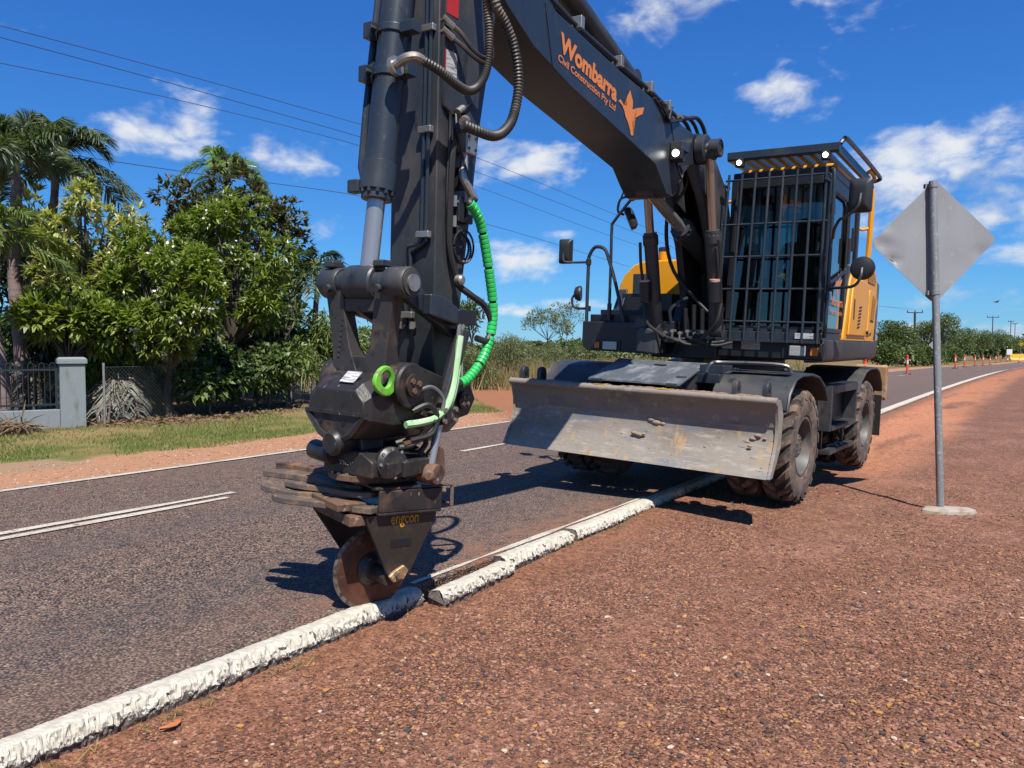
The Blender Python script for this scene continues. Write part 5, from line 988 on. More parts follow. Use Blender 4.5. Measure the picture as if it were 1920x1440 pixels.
# bucket cylinder and linkage
bc = hyd((6.045, 0, 1.755), (5.80, 0, 3.75), .772, .082, .047, body=M['slate'], rod=M['chrome'], headl=.17)
mb = MB(); ax = (Vector((6.045, 0, 1.755)) - Vector((5.80, 0, 3.75))).normalized()
for d_ in (.69, .92): c = Vector((5.80, 0, 3.75)) + ax * d_; mb.lathe([(.088, -.022), (.092, -.018), (.092, .018), (.088, .022)], c, ax, 22); mb.box((c.x - .02, .08, c.z - .025), (c.x + .05, .17, c.z + .03)); mb.box((c.x + .05, -.12, c.z - .04), (c.x + .11, -.06, c.z + .04)); mb.cyl((c.x + .09, -.05, c.z), (c.x + .13, -.05, c.z), .014, n=6); mb.build('band_clamp', M['slate'], bc, .003); mb = MB()
c0 = Vector((5.80, 0, 3.75)); mb = MB(); mb.tube([c0 + ax * .2 + Vector((.03, -.115, 0)), c0 + ax * 1.1 + Vector((.03, -.115, 0)), c0 + ax * 1.40 + Vector((.03, -.105, 0)), c0 + ax * 1.48 + Vector((.02, -.08, 0))], .020, 10); mb.build('oil_pipe', M['slate'], bc); MB().box((6.0, -.15, 2.22), (6.06, -.07, 2.29)).build('pipe_flange', M['slate'], bc, .008)
mb = MB(); mb.cyl((6.045, -.31, 1.75), (6.045, .31, 1.75), .066, n=28)
for y0, y1 in ((-.30, -.17), (.16, .30)): mb.lathe([(.075, y0), (.082, y0 + .01), (.082, y1 - .01), (.075, y1)], (6.045, 0, 1.75), (0, 1, 0), 28)
mb.lathe([(.086, -.11), (.094, -.10), (.094, .08), (.086, .09)], (6.045, 0, 1.75), (0, 1, 0), 28)
ct = upp(mb, 'link_pin', M['slate2']); MB().cyl((6.045, .305, 1.75), (6.045, .322, 1.75), .043, n=24).build('pin_cap', M['steel'], ct)
for y in (-.235, .12): MB().box((6.02, y - .035, 1.83), (6.10, y + .035, 1.865)).build('stop_block', M['slate2'], ct, .008); MB().cyl((6.12, y + .03, 1.72), (6.145, y + .03, 1.715), .022, n=12).build('grease_boss', M['slate2'], ct)
hl_ = MB(); hl_.loft([[(6.10, -.255, 1.72), (5.99, -.255, 1.72), (5.99, -.13, 1.72), (6.10, -.13, 1.72)], [(6.09, -.24, 1.60), (6.01, -.24, 1.60), (6.01, -.12, 1.60), (6.09, -.12, 1.60)], [(6.085, -.21, 1.42), (6.0, -.21, 1.42), (6.0, -.085, 1.42), (6.085, -.085, 1.42)], [(6.09, -.20, 1.28), (5.96, -.20, 1.28), (5.96, -.02, 1.28), (6.09, -.02, 1.28)]])
hl_.loft([[(6.10, .10, 1.72), (5.99, .10, 1.72), (5.99, .235, 1.72), (6.10, .235, 1.72)], [(6.09, .085, 1.60), (6.01, .085, 1.60), (6.01, .21, 1.60), (6.09, .21, 1.60)], [(6.085, .06, 1.42), (6.0, .06, 1.42), (6.0, .18, 1.42), (6.085, .18, 1.42)], [(6.09, -.02, 1.28), (5.96, -.02, 1.28), (5.96, .17, 1.28), (6.09, .17, 1.28)]])
hl_.box((6.0, -.2, 1.26), (6.085, .16, 1.37)); hl_.box((6.01, -.17, 1.60), (6.085, .13, 1.67)); hl_.lathe([(.085, -.19), (.095, -.18), (.095, .14), (.085, .15)], (6.01, 0, 1.235), (0, 1, 0), 24)
hk = upp(hl_, 'bucket_link', mat('dull_cast_link', (.045, .04, .037), .5, .3, [((.11, .075, .055), 5, .5, .72, 6, None, .75), ((.02, .02, .02), 12, .5, .7, 4)], bump=(30, .12, 4)), .018, seg=3)
for i in range(8): MB().box((6.088, -.165 + .004 * i, 1.36 + i * .028), (6.092, -.15 + .004 * i, 1.378 + i * .028)).build('cast_mark', M['slate2'], hk)
for sd in (1, -1):
    mb = MB(); y0, y1 = (sd * .20, sd * .25); mb.prism([(6.10, 1.72), (6.06, 1.82), (5.98, 1.80), (5.86, 1.70), (5.56, 1.61), (5.52, 1.55), (5.55, 1.49), (5.62, 1.48), (5.88, 1.60), (6.04, 1.68)], 1, y0, y1); gl = upp(mb, 'guide_link', M['slate'], .008)
    MB().prism([(5.90, 1.595), (5.90, 1.705), (5.80, 1.70), (5.66, 1.64), (5.66, 1.55), (5.80, 1.575)], 1, min(y0, y1) + (.051 if sd > 0 else -.06), max(y0, y1) + (.06 if sd > 0 else -.051)).build('tilt_valve', M['slate'], gl, .01)
    MB().box((5.50, sd * .25 if sd > 0 else sd * .31, 1.55), (5.66, sd * .31 if sd > 0 else sd * .25, 1.635)).build('hose_manifold', M['black'], gl, .008)
MB().box((5.45, .195, 1.37), (5.495, .199, 1.48)).build('decal', M['warn'], st)
for (n_, o_) in ((0, .0), (1, .028)):
    MB().cyl((5.645 - o_, .30, 1.555), (5.65 - o_, .30, 1.475), .013, n=8).build('hose_fitting', M['steel'], st)
mb = MB(); P_ = spline([(5.63, .305, 1.49), (5.66, .31, 1.36), (5.70, .32, 1.22), (5.76, .33, 1.12), (5.84, .32, 1.06), (5.95, .30, 1.04), (6.03, .28, 1.035)], 6)
for off in (-.016, .016): mb.tube([p + Vector((off * .8, off * .3, 0)) for p in P_], .019, 8)
upp(mb, 'sleeved_hose', M['greenold'])
# ================================================================== tiltrotator hitch (its own thing) in upper frame coordinates
def thing_U(name, base, label, cat):
    o = empty(name, M=MU @ Matrix.Translation(base)); o['_off'] = tuple(base); tag(o, label, cat); return o
TR = thing_U('tiltrotator', (6.05, 0, .72), 'scuffed black tiltrotator hitch pinned under the excavator stick', 'tiltrotator')
def lofty(prof_list, x_list): return [[(x, y, z) for y, z in p] for p, x in zip(prof_list, x_list)]
body = [(-.215, 1.18), (-.215, 1.06), (-.11, .96), (.11, .96), (.215, 1.06), (.215, 1.18), (.15, 1.245), (-.15, 1.245)]
mid = [(-.235, 1.24), (-.235, 1.03), (-.15, .95), (.15, .95), (.235, 1.03), (.235, 1.24), (.16, 1.29), (-.16, 1.29)]
small = [(-.19, 1.15), (-.19, 1.07), (-.10, .98), (.10, .98), (.19, 1.07), (.19, 1.15), (.13, 1.205), (-.13, 1.205)]
rear = [(-.19, 1.2), (-.19, 1.0), (-.12, .93), (.12, .93), (.19, 1.0), (.19, 1.2), (.15, 1.22), (-.15, 1.22)]
mb = MB(); mb.loft(lofty([small, body, mid, mid, rear], [6.255, 6.215, 6.08, 5.9, 5.48])); hb = mb.build('hitch_body', M['worn'], TR, .007, 2, sharp=22)
mb = MB(); mb.box((6.225, -.205, 1.082), (6.27, .205, 1.10)); mb.tube([(6.25, -.2, 1.085), (6.25, -.11, .985), (6.25, -.045, .955)], .02, 6); mb.tube([(6.25, .2, 1.085), (6.25, .11, .985), (6.25, .045, .955)], .02, 6); mb.build('front_rib', M['worn'], hb)
for y in (-.1, .06): MB().cyl((6.25, y, 1.04), (6.259, y, 1.04), .012, n=10).build('bolt_hole', M['grille'], hb)
mb = MB(); R_ = Matrix.Rotation(rad(-32), 3, 'Y'); mb.box((6.16, .0, 1.268), (6.24, .10, 1.271), Matrix.Rotation(rad(40), 3, 'Y')); mb.build('id_plate', M['decal'], hb)
for (x, z) in ((6.0, 1.235),):
    mb = MB(); mb.lathe([(.105, .17), (.115, .19), (.115, .275), (.105, .285)], (x, 0, z), (0, 1, 0), 26); mb.lathe([(.055, .285), (.06, .29), (.06, .305), (.0, .305)], (x, 0, z), (0, 1, 0), 20); mb.build('pin_boss', M['worn'], hb); MB().lathe([(.105, -.285), (.115, -.275), (.115, -.19), (.105, -.17)], (x, 0, z), (0, 1, 0), 26).build('pin_boss', M['worn'], hb); bolts(MB(), (x, .305, z), (0, 1, 0), .03, 3, .016, .008).build('pin_bolts', M['rust'], hb)
mb = MB()
for sd in (1, -1): mb.prism([(5.40, 1.13), (5.46, 1.04), (5.72, 1.0), (6.0, 1.12), (6.02, 1.30), (5.90, 1.33), (5.62, 1.24), (5.46, 1.23)], 1, sd * .205, sd * .245)
mb.build('hitch_cheek', M['worn'], hb, .01)
# green lifting eye
mb = MB(); o_ = [(6.25 - .0, 1.135), (6.27, 1.20), (6.245, 1.29), (6.19, 1.345), (6.12, 1.36), (6.06, 1.335), (6.045, 1.30), (6.12, 1.22), (6.20, 1.15)]
def eye_ring():
    n = 20; c = (6.165, 1.268); out = []; inn = []
    for i in range(n):
        a = 2 * pi * i / n; dx, dz = cos(a), sin(a); r = .068 + .02 * max(0, cos(a - rad(245))) ** 2 + .016 * max(0, cos(a - rad(340))) ** 4
        out.append((c[0] + dx * r * 1.0, c[1] + dz * r)); inn.append((c[0] + dx * .036, c[1] + dz * .041))
    V = [(x, y, z) for y in (.235, .262) for ring in (out, inn) for x, z in ring]; F = []
    for i in range(n):
        j = (i + 1) % n; F += [(i, j, n + j, n + i), (2 * n + i, 3 * n + i, 3 * n + j, 2 * n + j), (i, 2 * n + i, 2 * n + j, j), (n + i, n + j, 3 * n + j, 3 * n + i)]
    return MB().add(V, F)
eye_ring().build('lifting_eye', M['greenpaint'], TR, .008)
# tilt axle and knuckle
mb = MB(); mb.lathe([(.03, .0), (.05, .002), (.058, -.012), (.066, -.02), (.066, -.16), (.05, -.17)], (6.29, 0, .935), (1, 0, 0), 26); mb.cyl((6.2, 0, .935), (5.5, 0, .93), .06, n=20); mb.build('tilt_axle', M['worn'], TR)
mb = MB(); mb.prism([(-.14, .765), (-.14, .85), (-.09, .90), (.12, .90), (.21, .85), (.21, .765)], 0, 5.78, 6.20); mb.prism([(-.11, .80), (-.09, .96), (.09, .96), (.12, .80)], 0, 6.0, 6.16); rh = mb.build('rotor_housing', M['worn'], TR, .012, 3)
mb = MB(); mb.lathe([(.17, .735), (.20, .738), (.20, .765), (.18, .768)], (6.02, 0, 0), (0, 0, 1), 40); mb.build('rotor_ring', M['rust'], rh)
bolts(MB(), (6.02, 0, .762), (0, 0, 1), .19, 22, .011, .014).build('ring_bolts', M['steel'], rh)
mb = MB(); mb.lathe([(.085, 0), (.085, .03), (.07, .04), (.06, .05), (0, .05)], (6.08, .215, .835), (.35, 1, .15), 24); cvr = mb.build('gear_cover', M['worn'], rh); bolts(MB(), (6.09, .247, .84), (.35, 1, .15), .072, 8, .009, .012).build('cover_bolts', M['steel'], cvr)
mb = MB(); mb.box((5.86, .21, .765), (6.06, .30, .85)); mb.box((6.065, .19, .765), (6.15, .27, .85)); mb.build('rotor_motor', M['worn'], rh, .01)
mb = MB(); mb.lathe([(.045, 0), (.052, .01), (.052, .20), (.046, .21)], (6.22, -.04, .865), (-.25, -1, .02), 20); mb.build('swivel_motor', M['black'], rh)
text_mesh('hitch_lettering', 'TILT', mat('worn_pale_lettering', (.5, .45, .38), .6, 0, [((.03, .028, .026), 45, .5, .56, 2)]), rh, (6.202, -.02, .82), (0, 1, 0), (0, 0, 1), .10, .02, .01, .003, label='worn pale lettering')
mb = MB(); mb.prism([(5.84, .73), (5.86, .87), (5.80, .91), (5.74, .88), (5.72, .73)], 1, .26, .30); mb.build('cylinder_bracket', M['rust'], rh, .008)
# tilt cylinders
for sd in (1, -1):
    a, b, c = Vector((5.595, sd * .285, 1.52)), Vector((5.765, sd * .285, 1.07)), Vector((5.865, sd * .30, .765)); mb = MB(); mb.cyl(a, b, .045, n=8); mb.box((b.x - .06, b.y - .06, b.z - .035), (b.x + .06, b.y + .06, b.z + .035), Matrix.Rotation(rad(20), 3, 'Y')); tcy = mb.build('tilt_cylinder', M['worn'], TR, .006)
    MB().cyl(b, c, .023, n=14).build('rod', M['chrome'], tcy); mb = MB(); mb.lathe([(.05, -.06), (.055, -.05), (.055, .05), (.05, .06)], c, (0, 1, 0), 20); mb.lathe([(.03, .0), (.033, .07), (.02, .08)], c, (.8, .6, 0), 14); mb.build('rod_eye', M['rust'], tcy)
    [MB().cyl((b.x + dx, b.y + sd * .06, b.z + dz), (b.x + dx, b.y + sd * .075, b.z + dz), .013, n=8).build('collar_bolt', M['steel'], tcy) for dx in (-.045, .045) for dz in (-.03, .03)]
for k, pth in enumerate(([(5.95, .27, 1.20), (5.86, .30, 1.22), (5.80, .33, 1.15), (5.84, .33, 1.05), (5.90, .30, .97), (5.98, .28, .93), (6.06, .26, .92)], [(5.98, .27, 1.10), (5.90, .31, 1.13), (5.85, .33, 1.07), (5.88, .32, .98), (6.0, .28, .95)], [(6.0, .28, 1.03), (5.93, .3, 1.0), (5.97, .27, .92), (6.05, .22, .90)], [(6.02, .2, .93), (5.92, .27, .96), (5.84, .25, .92), (5.86, .22, .86)])): MB().tube(spline(pth, 6), .011 + .004 * (k % 2), 7).build('hose', M['rubber'] if k != 0 else mat('grey_hose', (.12, .12, .12), .6), TR)
mb = MB(); mb.tube(spline([(6.04, .27, .935), (5.96, .28, .945), (5.90, .25, .93)], 4), .012, 6); mb.build('copper_pipe', mat('copper', (.55, .25, .1), .35, .8), TR)

# ================================================================== cutting wheel attachment
KA = rad(52); av = Vector((sin(KA), cos(KA), 0)); bv = Vector((cos(KA), -sin(KA), 0)); HUB = Vector((-.762, 4.12, .196))
RK = Matrix.Rotation(rad(4), 3, 'Y') @ Matrix((av, bv, Vector((0, 0, 1)))).transposed()
MK = RK.to_4x4(); MK.translation = HUB
CW = empty('cutting_wheel', M=MK); tag(CW, 'rusty black cutting wheel attachment resting its disc on the kerb', 'cutting wheel')
def K_(mb, name, m, bevel=0.0, parent=None, **k): return mb.build(name, m, parent or CW, bevel, **k)
DR = .225
mb = MB(); mb.mi(0); mb.lathe([(.09, -.012), (.20, -.011), (.205, -.009), (.205, .009), (.20, .011), (.09, .012)], (0, 0, 0), (0, 1, 0), 56); dsc = K_(mb, 'disc', M['disc'])
mb = MB(); mb.lathe([(.2051, -.010), (DR, -.0025), (DR, .0025), (.2051, .010)], (0, 0, 0), (0, 1, 0), 56); mb.f = [f for f in mb.f if len(f) == 4]; mb.m = [0] * len(mb.f); mb.build('disc_edge', M['discedge'], dsc)
mb = MB(); mb.lathe([(.085, -.05), (.092, -.04), (.092, .02), (.075, .03), (.06, .05), (.04, .055), (.04, .2), (.0, .2)], (0, 0, 0), (0, 1, 0), 28); mb.lathe([(.04, -.2), (.04, -.05)], (0, 0, 0), (0, 1, 0), 16); hb_ = mb.build('hub', M['worn'], dsc); [MB().cyl((.066 * cos(i * pi / 3), .03, .066 * sin(i * pi / 3)), (.066 * cos(i * pi / 3), .044, .066 * sin(i * pi / 3)), .012, n=6).build('hub_bolt', M['rust'], dsc) for i in range(6)]
for b in (.205, -.235):
    mb = MB(); mb.prism([(-.17, .345), (.245, .345), (.245, .31), (.10, .02), (.075, -.012), (.0, -.012), (-.03, .03), (-.165, .31)] if b > 0 else [(-.26, .345), (.24, .345), (.245, .31), (.08, .02), (.055, -.012), (-.03, -.012), (-.06, .03), (-.255, .30)], 1, b, b + .022); pl = K_(mb, 'side_plate', M['plate'], .003)
    if b > 0:
        text_mesh('plate_lettering', 'engcon', M['gold'], pl, (-.03, .2325, .272), (1, 0, 0), (0, 0, 1), .165, .062, .022, .0022, label='chipped yellow maker lettering'); MB().box((-.02, .2275, .17), (.10, .230, .21)).build('plate_panel', M['black'], pl)
        mb = MB(); mb.prism([(.0, .05), (.055, .075), (.085, .045), (.06, .0), (.0, -.012), (-.03, .02)], 1, .2275, .25); mb.build('axle_clamp', mat('scraped_bronze', (.3, .17, .08), .5, .4, [((.5, .4, .25), 30, .5, .65, 4)], bump=(40, .5, 4)), pl, .006); MB().cyl((.02, .2505, .03), (.02, .27, .03), .018, n=8).build('axle_bolt', M['claw'], pl)
mb = MB(); mb.box((-.25, -.212, .29), (.22, .204, .344)); K_(mb, 'cross_member', M['rust'], .006)
mb = MB(); mb.box((-.12, -.21, .346), (.255, .262, .362)); mb.box((-.12, .24, .362), (.255, .262, .475)); mb.box((.235, -.21, .362), (.255, .239, .475)); mb.box((-.14, -.21, .476), (.26, .255, .492)); bx = K_(mb, 'top_box', M['worn'], .006)
mb = MB(); mb.tube([(.256, .22, .485), (.34, .22, .48), (.345, .22, .37), (.345, .10, .37), (.345, .10, .47)], .012, 6); mb.cyl((.26, .16, .44), (.33, .16, .43), .022, n=12); mb.build('end_bracket', M['claw'], bx)
KI = MK.inverted()
def wpt(u, v, Z):
    d = pix_dir(u, v); fw = Vector((0, cos(PITCH), -sin(PITCH))); return KI @ (Vector((0, 0, CAMH)) + d * (Z / d.dot(fw)))
CL = [([(521, 874, 4.50), (560, 877, 4.46), (600, 884, 4.38), (640, 896, 4.28), (680, 902, 4.18), (735, 903, 4.08)], .12, .05, 'rust'),
      ([(496, 886, 4.36), (530, 888, 4.36), (570, 893, 4.30), (605, 899, 4.22), (640, 909, 4.16), (690, 914, 4.10)], .13, .036, 'claw'),
      ([(537, 906, 4.22), (575, 911, 4.18), (620, 917, 4.10), (665, 925, 4.01), (705, 927, 3.95)], .09, .032, 'claw'),
      ([(498, 905, 4.26), (503, 913, 4.22), (522, 918, 4.20), (552, 925, 4.18), (600, 928, 4.12), (660, 932, 4.05)], .09, .034, 'claw'),
      ([(516, 930, 4.16), (536, 935, 4.12), (580, 940, 4.06), (630, 946, 4.0), (672, 952, 3.95), (708, 956, 3.90)], .12, .034, 'claw')]
for pts, w, th, m in CL:
    P = spline([wpt(*q) for q in pts], 4); secs = []
    for i, p in enumerate(P):
        t = (P[min(i + 1, len(P) - 1)] - P[max(i - 1, 0)]).normalized(); s_ = Vector((0, 0, 1)).cross(t).normalized(); f = min(1, .45 + i / len(P) * 2.4); u = t.cross(s_)
        secs.append([p + s_ * (w / 2 * f) + u * th / 2, p - s_ * (w / 2 * f) + u * th / 2, p - s_ * (w / 2 * f) - u * th / 2, p + s_ * (w / 2 * f) - u * th / 2])
    K_(MB().loft(secs), 'gripper_claw', M[m], .006)
for (u, v, Z, h) in ((640, 925, 4.12, .05), (690, 905, 4.14, .03)):
    p = wpt(u, v, Z); K_(MB().lathe([(.05, -h), (.05, h)], p, (0, 0, 1), 16), 'claw_pivot', M['rust'])
p0, p1 = wpt(655, 935, 4.1), wpt(720, 930, 4.0); K_(MB().box((-.30, -.16, .36), (-.125, .16, .40)), 'claw_carrier', M['rust'], .006)
for (x, y) in ((-.05, .1), (.05, .1), (-.05, -.1), (.05, -.1)): MB().lathe([(.0, .02), (.03, .018), (.036, 0)], (x, y, .494), (0, 0, 1), 12).build('mount_bolt', M['rust'], bx)
K_(MB().lathe([(.16, .493), (.16, .53), (.12, .56)], (-.02, 0, 0), (0, 0, 1), 28), 'coupler', M['rust'])
K_(MB().box((-.2, -.14, .493), (.16, .16, .515)), 'coupler_plate', M['rust'], .006)
# ================================================================== road sign seen from behind
def wp(u, v, Z):
    d = pix_dir(u, v); fw = Vector((0, cos(PITCH), -sin(PITCH))); return Vector((0, 0, CAMH)) + d * (Z / d.dot(fw))
SB = Vector((3.945, 7.02, -.12)); SG = empty('road_sign', SB); tag(SG, 'diamond road sign on a galvanised pole, its bare back facing us', 'sign')
tp = Vector((3.868, 7.14, 2.91)) - SB
mb = MB(); mb.cyl((0, 0, 0), tp, .032, n=24); mb.build('pole', M['galv'], SG)
MB().cyl(tp - tp.normalized() * .05, tp + tp.normalized() * .012, .036, n=24).build('pole_cap', M['galv'], SG)
ctr = wp(1761, 452, 7.05) + Vector((0, .075, 0)) - SB; a_, b_ = .605, .575; pts = []
cor = [(a_, .035), (0, b_), (-a_, -.012), (0, -b_)]
for i in range(4):
    p, c, n_ = Vector(cor[i - 1]), Vector(cor[i]), Vector(cor[(i + 1) % 4]); d1, d2 = (p - c).normalized(), (n_ - c).normalized(); r = .075
    for t in range(5):
        w = t / 4; q = (c + d1 * r) * (1 - w) ** 2 + c * (2 * w * (1 - w)) + (c + d2 * r) * w ** 2; pts.append(q)
nx, ny = 26, 26; bm = bmesh.new(); f = bm.faces.new([bm.verts.new((q.x, 0, q.y)) for q in pts]); r = bmesh.ops.extrude_face_region(bm, geom=[f]); bmesh.ops.translate(bm, verts=[x for x in r['geom'] if isinstance(x, bmesh.types.BMVert)], vec=(0, .003, 0))
big = [f for f in bm.faces if len(f.verts) > 4]; bmesh.ops.triangulate(bm, faces=big)
for _ in range(4): bmesh.ops.subdivide_edges(bm, edges=[e for e in bm.edges if e.calc_length() > .07], cuts=1, use_grid_fill=False); bmesh.ops.triangulate(bm, faces=bm.faces)
for v in bm.verts:                                                     # dents in the sheet
    x, z = v.co.x, v.co.z; dy = .012 * (abs(x) / .6) ** 2
    for (dx, dz, s_, h) in ((-.44, .06, .05, -.012), (-.37, .0, .03, -.007), (-.5, -.02, .05, .010), (.46, -.09, .06, .014), (.2, -.2, .12, .006), (-.2, .2, .15, .006), (-.38, -.17, .04, .02), (.1, .3, .2, .006)): dy += h * math.exp(-((x - dx) ** 2 + (z - dz) ** 2) / s_ ** 2)
    v.co.y += dy
bmesh.ops.recalc_face_normals(bm, faces=bm.faces); me = bpy.data.meshes.new('sign_sheet'); bm.to_mesh(me); bm.free(); me.materials.append(M['alu']); me.polygons.foreach_set('use_smooth', [True] * len(me.polygons)); me.set_sharp_from_angle(angle=rad(40))
so = link('sign_sheet', me, SG); so.location = ctr; so.rotation_euler = (-.02, 0, rad(3))
for z in (.515, -.47):
    t = (ctr.z + z) / tp.z; c = tp * t; mb = MB(); mb.lathe([(.0325, -.022), (.038, -.02), (.038, .02), (.0325, .022)], c, tp, 20); mb.box((c.x - .055, c.y + .03, c.z - .02), (c.x + .055, c.y + .066, c.z + .02)); mb.build('sign_clamp', M['galv'], SG)
mb = MB(); r_ = random.Random(12); ring = [(.25 * cos(2 * pi * i / 14) * (.8 + .4 * r_.random()) + .045, .12 * sin(2 * pi * i / 14) * (.8 + .4 * r_.random()) - .02) for i in range(14)]
mb.loft([[(x * 1.1, y * 1.1, 0) for x, y in ring], [(x * 1.05, y * 1.05, .03) for x, y in ring], [(x * .9, y * .85, .045) for x, y in ring], [(x * .3, y * .3, .055) for x, y in ring]]); mb.build('concrete_footing', M['concrete'], SG, sharp=25)

# ================================================================== roadworks furniture along the road
def bollard():
    o = empty('bollard'); mb = MB(); mb.lathe([(.055, .02), (.055, .92), (.045, .94), (.04, .97), (.055, .985), (.055, 1.03), (.03, 1.06), (0, 1.062)], (0, 0, 0), (0, 0, 1), 14); mb.build('post', M['bollard'], o)
    MB().lathe([(.0565, .58), (.0565, .80)], (0, 0, 0), (0, 0, 1), 14).build('reflective_band', M['reflect'], o); MB().lathe([(.2, 0), (.21, .02), (.19, .045), (.07, .055)], (0, 0, 0), (0, 0, 1), 8).build('rubber_base', M['rubber'], o); return o
BOL = [(1702, 42.5), (1075, 16.5), (1623, 27.0), (1792, 58.5), (1809, 65), (1829, 74), (1844, 80), (1857, 93), (1868, 107), (1877, 122)]
BLAB = ['orange bollard standing clear on the road left of the sign pole', 'orange bollard whose top peeps over the left end of the blade', 'orange bollard half hidden behind the excavator body', 'first orange bollard just right of the sign pole', 'second orange bollard right of the sign pole', 'third orange bollard right of the sign pole', 'fourth orange bollard right of the sign pole', 'fifth orange bollard right of the sign pole', 'sixth orange bollard right of the sign pole', 'farthest orange bollard before the yellow barrier']
b0 = bollard()
for i, (u, Z) in enumerate(BOL):
    o = b0 if i == 0 else copy_tree(b0); p = wp(u, 655, Z); s_ = p.x * DV.x + p.y * DV.y; o.location = (p.x, p.y, float(zdip(s_))); tag(o, BLAB[i], 'bollard', 'orange bollards on the road')
def far_loc(u, Z): p = wp(u, 655, Z); s_ = p.x * DV.x + p.y * DV.y; return Vector((p.x, p.y, float(zdip(s_))))
c0 = None
for i, (u, Z, lab) in enumerate(((1890, 118, 'small traffic cone left of the yellow barrier'), (1912, 112, 'small traffic cone in front of the yellow barrier'))):
    o = empty('traffic_cone', far_loc(u, Z)); MB().lathe([(.16, .03), (.03, .7), (0, .71)], (0, 0, 0), (0, 0, 1), 12).build('cone', M['bollard'], o); MB().lathe([(.118, .25), (.075, .48)], (0.0, 0, 0), (0, 0, 1), 12).build('band', M['reflect'], o); MB().box((-.2, -.2, 0), (.2, .2, .03)).build('base', M['rubber'], o); tag(o, lab, 'cone', 'traffic cones')
o = empty('water_barrier', far_loc(1908, 128), .1); MB().prism([(-.3, 0), (-.3, .25), (-.12, .45), (-.1, 1.1), (.1, 1.1), (.12, .45), (.3, .25), (.3, 0)], 0, -1.4, 1.4).build('barrier_body', M['barrier'], o, .02); MB().box((-1.0, -.31, .1), (1.0, -.302, .2)).build('reflector', M['reflect'], o); tag(o, 'yellow plastic barrier at the far end of the road', 'barrier')
o = empty('work_sign', far_loc(1893, 126)); MB().box((-.45, -.02, 1.0), (.45, .02, 1.9)).build('panel', M['reflect'], o); MB().box((-.03, .021, 0), (.03, .05, 1.4)).build('stand', M['galv'], o); tag(o, 'small white board sign beside the yellow barrier', 'sign')
o = empty('warning_sign', far_loc(1914, 165)); R45 = Matrix.Rotation(rad(45), 3, 'Y'); MB().box((-.5, -.015, 2.6), (.5, .015, 3.6), R45).build('panel', M['barrier'], o); MB().cyl((0, .05, 0), (0, .05, 3.3), .04).build('post', M['galv'], o); tag(o, 'yellow diamond warning sign far down the road', 'sign')
o = empty('distant_sign', far_loc(1751, 66)); MB().box((-.32, -.01, 1.55), (.32, .01, 2.2), R45).build('panel', M['alu'], o); MB().cyl((0, -.03, 0), (0, -.03, 2.2), .03).build('post', M['galv'], o); tag(o, 'small grey diamond sign back peeping out behind the near sign pole', 'sign')
o = empty('guide_post', far_loc(1917, 150)); MB().box((-.06, -.03, 0), (.06, .03, 1.1)).build('post', M['reflect'], o); MB().box((-.04, -.034, .9), (.04, -.031, 1.0)).build('reflector', M['bollard'], o); tag(o, 'white roadside guide post below the yellow diamond', 'guide post')

# ================================================================== power line
M['pole'] = mat('weathered_steel_pole', (.035, .03, .03), .7); M['wire'] = mat('power_wire', (.06, .06, .07), .5)
PZ = 119; pb = wp(1714, 655, PZ)
def power_pole(name, p, h, lab, arm=1.2, lattice=True):
    o = empty(name, (p.x, p.y, -.3)); mb = MB()
    if lattice:
        for q in (-.17, .17): mb.box((q - .05, -.1, .3), (q + .05, .1, 2.6))
        mb.box((-.12, -.11, 2.4), (.12, .11, h)); [mb.box((-.17, -.06, .5 + i * .4), (.17, .06, .58 + i * .4)) for i in range(5)]
    else: mb.cyl((0, 0, 0), (0, 0, h), .12, .09, 10)
    mb.build('pole', M['pole'], o)
    if arm:
        MB().box((-arm, -.06, h - .12), (arm, .06, h + .02)).build('cross_arm', M['pole'], o)
        for x in (-arm + .05, 0, arm - .05): MB().lathe([(.05, 0), (.09, .08), (.06, .12), (.09, .2), (.04, .3)], (x, 0, h + .02), (0, 0, 1), 10).build('insulator', M['pole'], o)
    tag(o, lab, 'power pole', 'power poles along the far side'); return o
power_pole('power_pole', pb, 7.4, 'nearest dark power pole with a wide cross arm')
P2 = wp(1817, 655, 150); o = power_pole('power_pole', P2, 5.6, 'dark power pole with a side bracket, right of the sign pole', 0); MB().box((.0, -.05, 4.6), (1.6, .05, 4.95)).build('side_bracket', M['reflect'], o)
power_pole('power_pole', wp(1860, 655, 175), 9.0, 'dark power pole rising above the far tree tops', 1.3, False); power_pole('power_pole', wp(1894, 655, 230), 10.0, 'pair of thin far power poles, left one', .8, False); power_pole('power_pole', wp(1902, 655, 250), 10.0, 'pair of thin far power poles, right one', .8, False)
WIRES = [([(-120, 15, 13.6), (0, 48, 14.3), (345, 140, 17.6), (686, 236, 22.2), (900, 298, 26.7), (1220, 430, 38.4), (1500, 545, 62), (1699, 582, 119)], 'highest of the three power wires'), ([(-120, 40, 14), (0, 70, 14.8), (345, 163, 18.2), (680, 258, 22.8), (900, 325, 27.5), (1215, 445, 39), (1500, 552, 62), (1714, 581, 119)], 'middle of the three power wires'),
         ([(-120, 92, 15.4), (0, 118, 16.1), (345, 190, 20), (680, 275, 25), (895, 350, 30), (1205, 463, 42), (1500, 556, 64), (1729, 581, 119)], 'lowest of the three power wires'), ([(-120, 252, 14.4), (0, 270, 15.2), (345, 322, 18.4), (690, 370, 23.4), (930, 425, 28.5), (1180, 500, 38)], 'single low service wire crossing in front of the palm')]
for pts, lab in WIRES:
    P = spline([wp(*q) for q in pts], 8); b = P[0].copy(); mb = MB().tube([p - b for p in P], .0085, 5); o = mb.build('power_wire', M['wire']); o.location = b; tag(o, lab, 'wire', 'overhead power wires')

